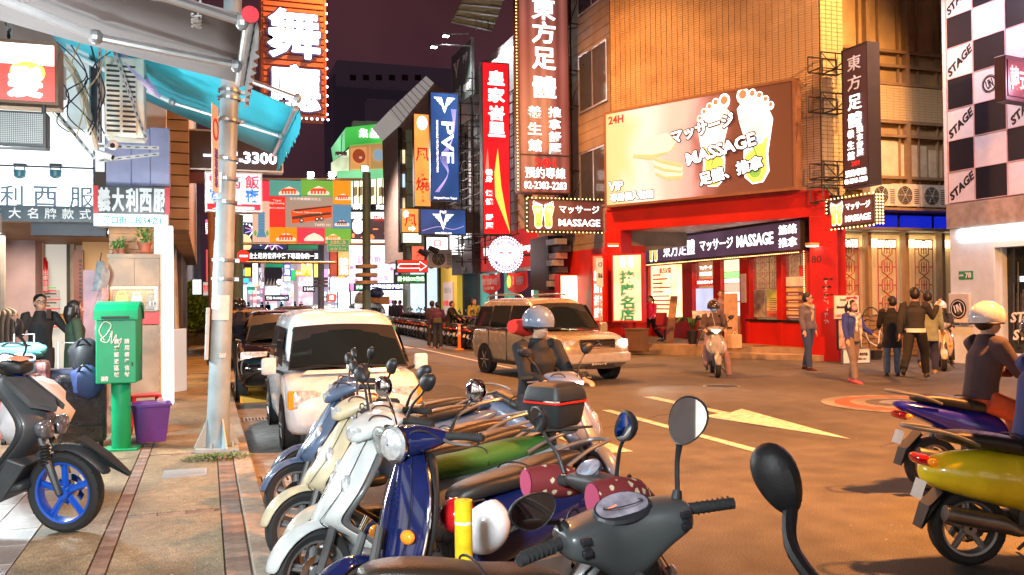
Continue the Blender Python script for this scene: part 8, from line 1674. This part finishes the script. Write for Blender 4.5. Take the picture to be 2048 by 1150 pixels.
person('woman in bright pink jacket walking past the glowing menu by the red pillar',fp(1302,690,.15),-1.2,1.60,((-.3,.2,.3),(.2,.15,.8)),((.3,.2),(-.35,.5)),cloth('hot_pink',(.85,.03,.16)),c_blk,tpw,hair='tail')
t_,*_=person('woman in grey cardigan seated behind the rider at the shop door',tuple(V((14.3,22.3,.30))),-.5,1.58,None,None,cloth('mauve',(.30,.20,.20)),c_blk,hair='bun')
i=person('man in black jacket and glasses talking on a phone in front of the doorway',(-2.33,14.6,SW),.35,1.72,((.25,.30,2.3),(.35,.55,2.35)),None,c_blk,c_blk);glasses(i);t=thing('mobile_phone','dark mobile phone held to the ear of the man in black','phone',tuple(Py(98,628,14.45)),.5);MB().box(-.035,0,-.07,.035,.012,.07).build('phone_body',tk,t,bev=.004)
person('woman in dark green coat with loose dark hair walking past the kiosk',(-1.78,13.9,SW),1.9,1.62,((.1,.1,.3),(-.1,.1,.3)),((.2,.1),(-.2,.2)),cloth('dark_green',(.03,.06,.035)),c_char,hair='long',coat=.8)
person('man in white shirt and dark trousers standing far down the pavement from behind',(Pz(402,680,SW).x,34.5,SW),3.0,1.66,None,None,cloth('white_shirt',(.6,.56,.54)),c_blk)
person('man in dark jacket beside the woman in purple at the far scooters',(Py(868,690,30).x,30.2,0),2.4,1.66,((.4,.1,.6),(.2,.1,.5)),((.1,0),(-.1,0)),cloth('dark_brown',(.07,.05,.05)),c_char,cloth('sandal',(.4,.22,.15)),hi=0)
i=person('person in purple jacket with a dark shoulder bag seen from behind at the far scooters',(Py(877,690,29.3).x,29.4,0),2.9,1.62,((.3,.12,.5),(.1,.15,.3)),None,cloth('purple',(.07,.025,.09)),cloth('navy2',(.02,.03,.06)),cloth('sandal',(.4,)*3));MB().box(-.16,.12,.92,.16,.22,1.12).build('shoulder_bag',cloth('bag_olive',(.06,.06,.04)),i[0],bev=.04)
person('man in black coat and glasses bending over the far scooters',(Py(901,690,31).x,31.2,0),.9,1.66,((.6,.1,.5),(.6,.1,.5)),None,c_blk,c_char,lean=.25)
person('man in yellow green jacket standing between the far scooters and the shop',(Py(958,690,32).x,32.6,0),.1,1.72,((.2,.2,.8),(.1,.2,.5)),None,cloth('lime',(.32,.30,.04)),c_char)
for k,(px,Y,c_,lb_)in enumerate(((787,46,c_char,'dark clad pedestrian far off before the white shop wall, left of the trio'),(791,45,cloth('navy3',(.02,.025,.07)),'navy clad pedestrian in the middle of the far trio'),(800,45.5,cloth('plum',(.10,.02,.10)),'plum clad pedestrian at the right of the far trio'))):
 person(lb_,(Py(px,640,Y).x,Y,0),3+k*.5,1.7,None,None,c_,c_blk)
for k in range(9):
 px=470+k*22+(k%3)*5;Y=75+k*4.5
 if px<690:person(('distant pedestrian %s in the glowing street')%('far left','second from the left','third from the left','left of the centre','at the centre','right of the centre','third from the right','second from the right','far right')[k],(Py(px,610,Y).x,Y,0),k,1.68,None,None,(c_char,c_den,cloth('maroon',(.12,.02,.03)))[k%3],c_blk)
# riders
def rider(lab,L_,a_,h,top,bottom,slab,col,helm,sk=None,hair='short',steer=0,mk_=None,style='B',legs=None,headl_=None,lean=0.,foot=None,**k):
 s=scooter('scooter',slab,'scooter',L_,a_,col,lean=lean,steer=steer,style=style,light=headl_,**k)
 d=V((math.cos(a_),math.sin(a_),0));p=V(L_)+d*-.20;face=a_+math.pi/2
 i=person(lab,(p.x,p.y,0),face,h,((.55,.16,.85),(.55,.16,.85)),legs or((1.25,1.15,.18),(1.25,1.15,.18)),top,bottom,sit=.14,hair=hair,lean=.14)
 lid(i,helm);return s,i
s,i=rider('rider in brown puffer jacket, chrome brown helmet and blue face mask, one foot down',(10.32,16.35,0),math.atan2(15.83-16.9,9.97-10.7)+.12,1.74,cloth('puffer_brown',(.09,.055,.045)),cloth('mauve_trousers',(.28,.16,.15)),'silver grey scooter with lit headlight coming towards the camera in the middle',carp('rider_silver',(.34,.32,.28),.25,1),carp('helmet_bronze',(.10,.06,.03),.1,1,.6),headl_=lampon,legs=((1.25,1.1,.2),(.55,.42,.35)))
mask(i,(.12,.35,.75),'mask_blue');MB().curve([(-.05,-.12,1.36),(-.02,-.19,1.2),(.03,-.19,1.0)],.004,4).build('earphone_cable',tpw,i[0])
s2,i2=rider('motorcyclist in black jacket with a red collar and pale helmet crossing before the minivan',(2.80,7.10,0),-1.30,1.74,c_blk,c_char,'silver blue scooter with blazing headlight ridden behind the black top box',carp('rider_blue',(.20,.24,.36),.25,1),carp('helmet_greyblue',(.18,.22,.30),.2,.8),headl_=lampon)
MB().tube([(-.17,.08,1.42),(0,.14,1.40),(.17,.08,1.42)],[.06,.08,.06],10).build('red_hood',cloth('red',(.7,.03,.02)),i2[0],smooth=True)
s3,i3=rider('motorcyclist in mauve brown jacket with a white and purple helmet at the right edge',(6.45,5.72,0),-.26,1.74,cloth('mauve_brown',(.065,.04,.05)),cloth('orange_trousers',(.55,.10,.04)),'blue scooter with chrome trim ridden out of the picture on the right',carp('rider_deepblue',(.02,.02,.35),.2,1),carp('helmet_white2',(.68,.66,.70),.15,1))
i4=rider('rider with white helmet turning out behind the pedestrians on the right',(15.6,15.4,0),-2.3,1.66,c_char,c_blk,'cream retro scooter with round headlight behind the pedestrians',carp('rider_cream',(.60,.50,.32),.2,1),carp('helmet_white',(.75,)*3),style='A')
i5=person('helmeted man in dark clothes stepping beside the black car with one foot on the kerb',(.66,16.9+2.3,0),.3,1.74,((.3,.2,.6),(.2,.2,.5)),((.3,.1),(-.2,.3)),cloth('midnight',(.012,.014,.03)),c_blk,cloth('sandal',(.4,)*3));lid(i5,carp('helmet_black',(.015,.015,.02),.1,1));mask(i5,(.03,.03,.05),'mask_black')
sy=scooter('scooter','yellow scooter cut by the lower right corner of the picture','scooter',(5.05,4.0,0),-.35,carp('rider_yellow',(.90,.74,.02),.25,1),steer=0,style='A',lean=0,tail=carp('rider_yellow',(.8,)*3))
i6=person('rider in dark blue jacket on the yellow scooter, mostly beyond the right edge',(4.86,4.07,0),-.35+math.pi/2,1.72,((.55,.16,.85),(.55,.16,.85)),((1.25,1.15,.18),(1.25,1.15,.18)),cloth('blue_jacket',(.04,.06,.22)),c_blk,sit=.14,lean=.15);lid(i6,carp('helmet_black',(.015,)*3))
# STREET ODDMENTS
p=Pz(929,1115,.75);t=thing('bollard','yellow and white banded bollard between the parked scooters','bollard',(1.0,3.5,0));ym=mat('bollard_yellow',(.75,.50,.01),.4,noise=.2,ns=20);wm=mat('bollard_white',(.65,.66,.66),.4,noise=.2,ns=20)
for k in range(8):MB().lathe([(.036,.85-.085*(k+1)),(.037,.85-.085*k)],n=20,cap=True).build('band',ym if k%2==0 else wm,t,smooth=True)
MB().lathe([(.001,.855),(.037,.85),(.036,.16),(.06,.05),(.06,0)],n=20).build('post',ym,t,smooth=True)
p=Pz(919,700);t=thing('bollard','orange flexible bollard with white bands at the end of the far scooter row','bollard',tuple(p));om=mat('bollard_orange',(.85,.25,.03),.5)
MB().lathe([(.16,0),(.16,.03),(.06,.06),(.05,.85),(.001,.86)],n=16).build('post',om,t,smooth=True)
for z in(.35,.52,.69):MB().lathe([(.0545,z),(.054,z+.08)],n=16).build('band',wm,t,smooth=True)
t=thing('tarpaulin','dark plastic tarpaulin screen stretched behind the orange bollard','tarpaulin');m=MB();a=Pz(925,700);b=Pz(963,700);vs=[]
for k in range(13):u=k/12;q=a.lerp(b,u);vs+=[(q.x,q.y+.3+.06*math.sin(k*2),.02),(q.x,q.y+.3+.05*math.sin(k*1.7),.8+.25*u)]
m.add(vs,[(2*k,2*k+2,2*k+3,2*k+1)for k in range(12)]).build('sheet',mat('tarp',(.015,.018,.03),.3,bump=.8,bs=8),t,smooth=True)
def plank(lab,a,b,w_,Y0=None,col=(.32,.20,.13)):
 t=thing('wooden_board',lab,'board');d=(V(b)-V(a));s_=V((math.cos(-1.06),math.sin(-1.06),0))*w_/2;k2=V((.02,.012,0));MB().add([V(a)-s_,V(a)+s_,V(b)+s_,V(b)-s_,V(a)-s_+k2,V(a)+s_+k2,V(b)+s_+k2,V(b)-s_+k2],[(0,1,2,3),(7,6,5,4),(0,4,5,1),(1,5,6,2),(2,6,7,3),(3,7,4,0)]).build('board',mat('board_brown',col,.6,noise=.3),t)
a=Py(1338,680,23.5);b=Py(1348,592,24.0);plank('narrow brown board leaning at the shop front beside the lit menu',(a.x,23.5,.31),(b.x,24,b.z),.25)
a=Py(1462,680,20.5);b=Py(1461,587,21.0);plank('wide tan board leaning by the shop door behind the rider',(a.x,20.5,.30),(b.x,21,b.z),.40,col=(.45,.28,.17))
t=thing('chair','small red and black office chair outside the massage shop','chair',(Py(1330,680,24.2).x,24.2,.30));MB().box(-.25,-.22,.38,.25,.22,.44).build('seat',mat('chair_red',(.4,.02,.02),.6),t,bev=.02);MB().box(-.2,.2,.5,.2,.25,.9).build('backrest',MATS['chair_red'],t,bev=.02);MB().tube([(0,0,.05),(0,0,.38)],.025,8).build('post',dsteel,t)
for k in range(5):q=k*1.257;MB().tube([(0,0,.07),(.26*math.cos(q),.26*math.sin(q),.03)],.02,6).build('leg',dsteel,t)
t=thing('wooden_crate','brown wooden stand beside the red lightbox pillar','crate',(Py(1283,690,23).x-.1,23.1,.12),CH);MB().box(-.28,-.2,0,.28,.2,.62).build('box',mat('crate_wood',(.14,.08,.05),.6),t,bev=.01);MB().box(-.3,-.22,.62,.3,.22,.66).build('lid',mat('crate_wood',(.14,)*3),t)
t=thing('potted_palm','dark green broad leaved plant before the shop screen','potted plant',(Py(1385,670,22.6).x,22.6,.30));MB().lathe([(.12,0),(.17,.4),(.15,.4)],n=16,cap=True).build('pot',tk,t);
for k in range(16):
 q=k*.8;d=V((math.cos(q),math.sin(q),0));s_=V((-math.sin(q),math.cos(q),0));P3=[V((0,0,.4)),d*.2+V((0,0,.75)),d*.42+V((0,0,.80-.02*(k%4))),d*.6+V((0,0,.62))];vs=[]
 for j,w_ in enumerate((.01,.05,.06,.005)):vs+=[P3[j]-s_*w_,P3[j]+s_*w_]
 MB().add(vs,[(0,1,3,2),(2,3,5,4),(4,5,7,6)]).build('leaf',leafd,t)
t=thing('paper_bag','beige paper bag standing on the step behind the rider','bag',(Py(1478,685,20).x,20.2,.30));MB().box(-.16,-.1,0,.16,.1,.36).build('bag_body',mat('paper_beige',(.6,.42,.28),.7),t,bev=.01);MB().curve([(-.06,0,.35),(0,0,.45),(.06,0,.35)],.006,5).build('handle',tpw,t)
t=thing('menu_stand','black lectern menu stand in front of the lilac screen','menu stand',(Py(1410,670,21.9).x,21.9,.30),-.5);MB().add([(-.35,-.2,.80),(.35,-.2,.80),(.35,.2,.98),(-.35,.2,.98),(-.35,-.2,.77),(.35,-.2,.77),(.35,.2,.95),(-.35,.2,.95)],[(0,1,2,3),(7,6,5,4),(0,4,5,1),(1,5,6,2),(2,6,7,3),(3,7,4,0)]).build('top',mat('menu_print',(.5,.45,.5),.3,noise=.5,ns=9),t)
for s_ in(-.25,.25):MB().tube([(s_,-.2,0),(-s_*.2,.1,.8)],.015,6).build('leg',tk,t)
def wlamp(lab,loc,tgt,e):
 t=thing('wall_lamp',lab,'lamp',loc);MB().loft([rr_(.16,.10,z,r=.03)for z in(.0,.08)]).build('shade',mat('lamp_brass',(.55,.30,.12),.4),t,smooth=True);MB().box(-.13,-.08,-.012,.13,.08,-.001).build('lamp_glass',mat('wl_glass',(1,.9,.7),.3,emit=(1,.82,.55),es=14,noise=0),t);MB().tube([(0,0,.05),(.12,.2,.1)],.02,6).build('arm',dsteel,t)
wlamp('brass wall lamp shining down the red pillar next to the number 80',tuple(B2+du*-.15+V((du.y,-du.x,0))*.32+V((0,0,2.95))),None,1);wlamp('small floodlight on the left red pillar under the beam',tuple(A2+du*.35+V((du.y,-du.x,0))*.4+V((0,0,3.25))),None,1)
p=Pz(1720,730);t=sign('sandwich_board','white menu board with a red arrow beside the red pillar behind the woman in blue','sign board',(p.x-.36,p.y+.45,1.10),-.05,.72,.58,d=.04,face=mat('board_cream',(.72,.66,.55),.5),case=wf,frame=.01,texts=[('Small',.35,.82,.1,tk,{}),('100分鐘 999元起',.5,.15,.16,trd,dict(W=.9)),('腳底按摩 全身指壓',.45,.5,.1,tk,dict(W=.7))]);MB().prism([(.35,.48),(.58,.48),(.58,.45),(.68,.51),(.58,.57),(.58,.54),(.35,.54)],-.012,-.004).build('arrow',trd,t)
t2=sign('photo_board','easel board with photographs under the white menu board','sign board',(p.x-.30,p.y+.42,.35),-.05,.66,.75,d=.04,face=mat('photo_print',(.5,.3,.22),.5,noise=.8,ns=5),case=tk,frame=.03);t3=sign('notice_board','low white notice board with a blue foot leaning below the easel','sign board',(p.x-.26,p.y+.30,.01),-.05,.80,.38,d=.04,face=white,case=mat('board_bluegrey',(.12,.16,.25),.5),frame=.02,texts=[('足體養生 歡迎光臨',.6,.6,.2,tk,dict(W=.6)),('服務時間 24H',.6,.3,.15,tk,dict(W=.5))])
p=Pz(1775,722);B_=thing('bicycle','white step through bicycle with a basket leaning by the lattice windows','bicycle',(p.x+.1,p.y+.55,0),.1)
for x in(-.5,.5):
 w_=MB().lathe([(.30,-.012),(.325,0),(.30,.012),(.29,0),(.30,-.012)],(x,0,.33),'Y',30).build('wheel',rubber,B_,smooth=True);m=MB();[m.tube([(x,0,.33),(x+.3*math.cos(q),0,.33+.3*math.sin(q))],.002,3)for q in[k*math.pi/8 for k in range(16)]];m.build('spokes',steel,w_)
MB().curve([(-.42,0,.95),(-.36,0,.8),(-.22,0,.5),(.05,0,.36),(.12,0,.34)],.02,8).build('frame',tpw,B_,smooth=True);MB().tube([(.12,0,.34),(.02+.18,0,.85)],.016,8).tube([(.12,0,.34),(.5,0,.33)],.012,6).tube([(.5,0,.33),(.19,0,.75)],.010,6).tube([(-.42,0,.95),(-.5,0,.33)],.014,6).build('fork',tpw,B_);MB().ell((.20,0,.88),(.13,.07,.03),12,6).build('saddle',tk,B_,smooth=True);MB().curve([(-.25,-.25,1.0),(-.4,-.15,1.05),(-.42,0,1.0),(-.4,.15,1.05),(-.25,.25,1.0)],.012,6).build('handlebar',tk,B_)
MB().loft([rr_(.12,.10,0,r=.03),rr_(.16,.14,.24,r=.03)]).build('basket',mat('basket_dark',(.03,.03,.03),.6),B_);B_.children[-1].location=(-.62,0,.72);MB().lathe([(.01,-.01),(.08,-.01),(.08,.01),(.01,.01)],(.12,-.05,.34),'Y',16).build('crank',dsteel,B_)
t=thing('overhead_cables','thin dark cables sagging from the lamp pole down the left side','cable');
for k in range(3):a=V(Py(468,300+k*4,10));b=V(Py(463,560+k*20,9.8));MB().curve([a,a.lerp(b,.5)+V((.02,0,0)),b],.006,5).build('cable',mat('cable_pink',(.6,.35,.35),.6)if k==0 else tk,t)
# shops behind the camera (seen in mirrors and windows)
for i,(x,Y,w_,z,h_,c,e,tx)in enumerate(((-7,-9,6,2.9,1.3,(.95,.98,1),1.6,'眼鏡'),(0,-12,5,3.0,1.2,(1,.9,.8),1.5,'書店'),(6,-13,4,3.2,1.4,(1,.12,.1),1.2,'火鍋'),(11,-12,6,2.8,1.2,(.8,.95,1),1.5,'藥局'))):
 t=thing('rear_shop','lit shop %s facing the street behind the camera'%('with spectacles sign','with bookshop sign','with hotpot sign','with pharmacy sign')[i],'shop',(x+w_,Y,0),math.pi)
 MB().box(0,.1,2.7,w_,.6,11).build('wall',sbt,t);MB().box(0,2,0,w_,2.1,2.7).build('back_wall',glow('rear_room',(1,.92,.8),1.3,hot=.4),t);MB().box(0,.1,2.6,w_,2,2.7).build('ceiling',white,t);MB().box(.2,-.1,z,w_-.2,.1,z+h_).build('sign_face',glow('rear_%d'%i,c,e,hot=.3),t);letters(tx,tk,t,w_/2,-.12,z+h_/2,h_*.6)  # back wall glows in place of lamps inside the room
 for k in range(3):MB().box(.3+k*w_/3,.02,5+0*k,.3+k*w_/3+w_/4,.09,7).build('window',lit if k%2 else MATS['dim_window'],t)
 for k in range(4):MB().box(k*w_/3.2,.1,0,k*w_/3.2+.25,.5,2.7).build('pillar',white,t)
# wear on the road
tarm=mat('tar_seam',(.018,.017,.016),.5);pat_=ground_mat('asphalt_patch',(.035,.033,.03),(.09,.085,.078),.8)
rs_=random.Random(5)
for k in range(9):
 x,y=rs_.uniform(2.5,13),rs_.uniform(5,24);a=rs_.uniform(-.6,.6)+(1.57 if k%3==0 else 0);p=[(x+math.cos(a)*.5*j+rs_.uniform(-.06,.06),y+math.sin(a)*.5*j+rs_.uniform(-.06,.06),.0)for j in range(7)]
 struct('tar_seam',MB().curve(p,[.012+.006*(j%2)for j in range(7)],6,4,flat=.25,up=(1,0,0)),tarm)
for k,(x,y,w_,d_)in enumerate(((3.2,14.5,1.4,2.2),(9.6,19.5,2.4,1.2))):
 struct('road_patch',MB().prism([(x+w_*.5*math.cos(q)*(1+.12*rs_.random()),y+d_*.5*math.sin(q)*(1+.12*rs_.random()))for q in[j*math.pi/8 for j in range(16)]]if k%2 else[(x,y),(x+w_,y+.05),(x+w_-.05,y+d_),(x+.03,y+d_)],0,.0035,'XY'),pat_)
for lab,x,y in(('small round iron manhole cover in the road right of the arrow',9.1,14.2),('round iron manhole cover near the lane line in the foreground',4.1,10.6)):
 t=thing('manhole_cover',lab,'manhole',(x,y,.001));MB().lathe([(.001,0),(.3,0),(.3,.005),(.001,.005)],n=28).build('cover',mat('iron_cover',(.07,.06,.055),.45,.7,noise=.4,ns=30,bump=.6,bs=60),t);MB().lathe([(.31,0),(.34,0),(.34,.007),(.31,.007),(.31,0)],n=28).build('rim',galv,t)
m=MB()
for k in range(420):
 x,y=rs_.uniform(.5,13),rs_.uniform(3.2,22);s_=rs_.uniform(.004,.012);a=rs_.uniform(0,3);m.add([(x+s_*math.cos(a+q),y+s_*math.sin(a+q)*.7,.004)for q in(0,1.6,3.1,4.6)],[(0,1,2,3)])
for k in range(150):
 x,y=rs_.uniform(-1.0,.4),rs_.uniform(4.2,14);s_=rs_.uniform(.004,.012);a=rs_.uniform(0,3);m.add([(x+s_*math.cos(a+q),y+s_*math.sin(a+q)*.7,SW+.003)for q in(0,1.6,3.1,4.6)],[(0,1,2,3)])
m.build('litter_specks',mat('litter_pale',(.55,.5,.42),.8),None,kind='stuff',label='pale grit and litter specks scattered over the road and pavement')
t=thing('moss_patch','green moss growing round the foot of the lamp pole','moss',(.10,9.25,SW));leaves(500,.34,.18,.03,0,.03,.5).build('moss',mat('moss_green',(.06,.13,.02),.9,noise=.4),t,kind='stuff')
t=thing('paper_scrap','crumpled white paper scrap in the gutter by the kerb','litter',(.62,8.55,.02));MB().ell((0,0,.02),(.05,.04,.03),7,5).build('paper',tpw,t)
for i,(y,c,tx)in enumerate(((-7.5,(1,.97,.95),'服飾'),(-.6,(.9,.98,1),'飲料'))):
 t=thing('near_shop',('lit clothes shop on the left side behind the camera','lit drinks shop on the left side level with the camera')[i],'shop',(-4.8,y,0),math.pi/2)
 MB().box(0,.1,2.8,6.4,.6,9).build('wall',MATS['cream_wall'],t);MB().box(0,2,0,6.4,2.1,2.8).build('back_wall',MATS['rear_room'],t);MB().box(.2,-.1,2.9,6.2,.1,3.9).build('sign_face',glow('near_%d'%i,c,1.1,hot=.3),t);letters(tx,trd if i else tk,t,3.2,-.12,3.4,.6,bold=.03)
 for k in range(3):MB().box(k*3.05,.1,0,k*3.05+.3,.5,2.8).build('pillar',(redd,white)[i],t)
 for k in range(5):MB().box(.6+k*1.1,1.4,.1,1.2+k*1.1,1.8,1.0+.3*(k%3)).build('display',(cloth('red',(.7,)*3),c_den,twood)[k%3],t)
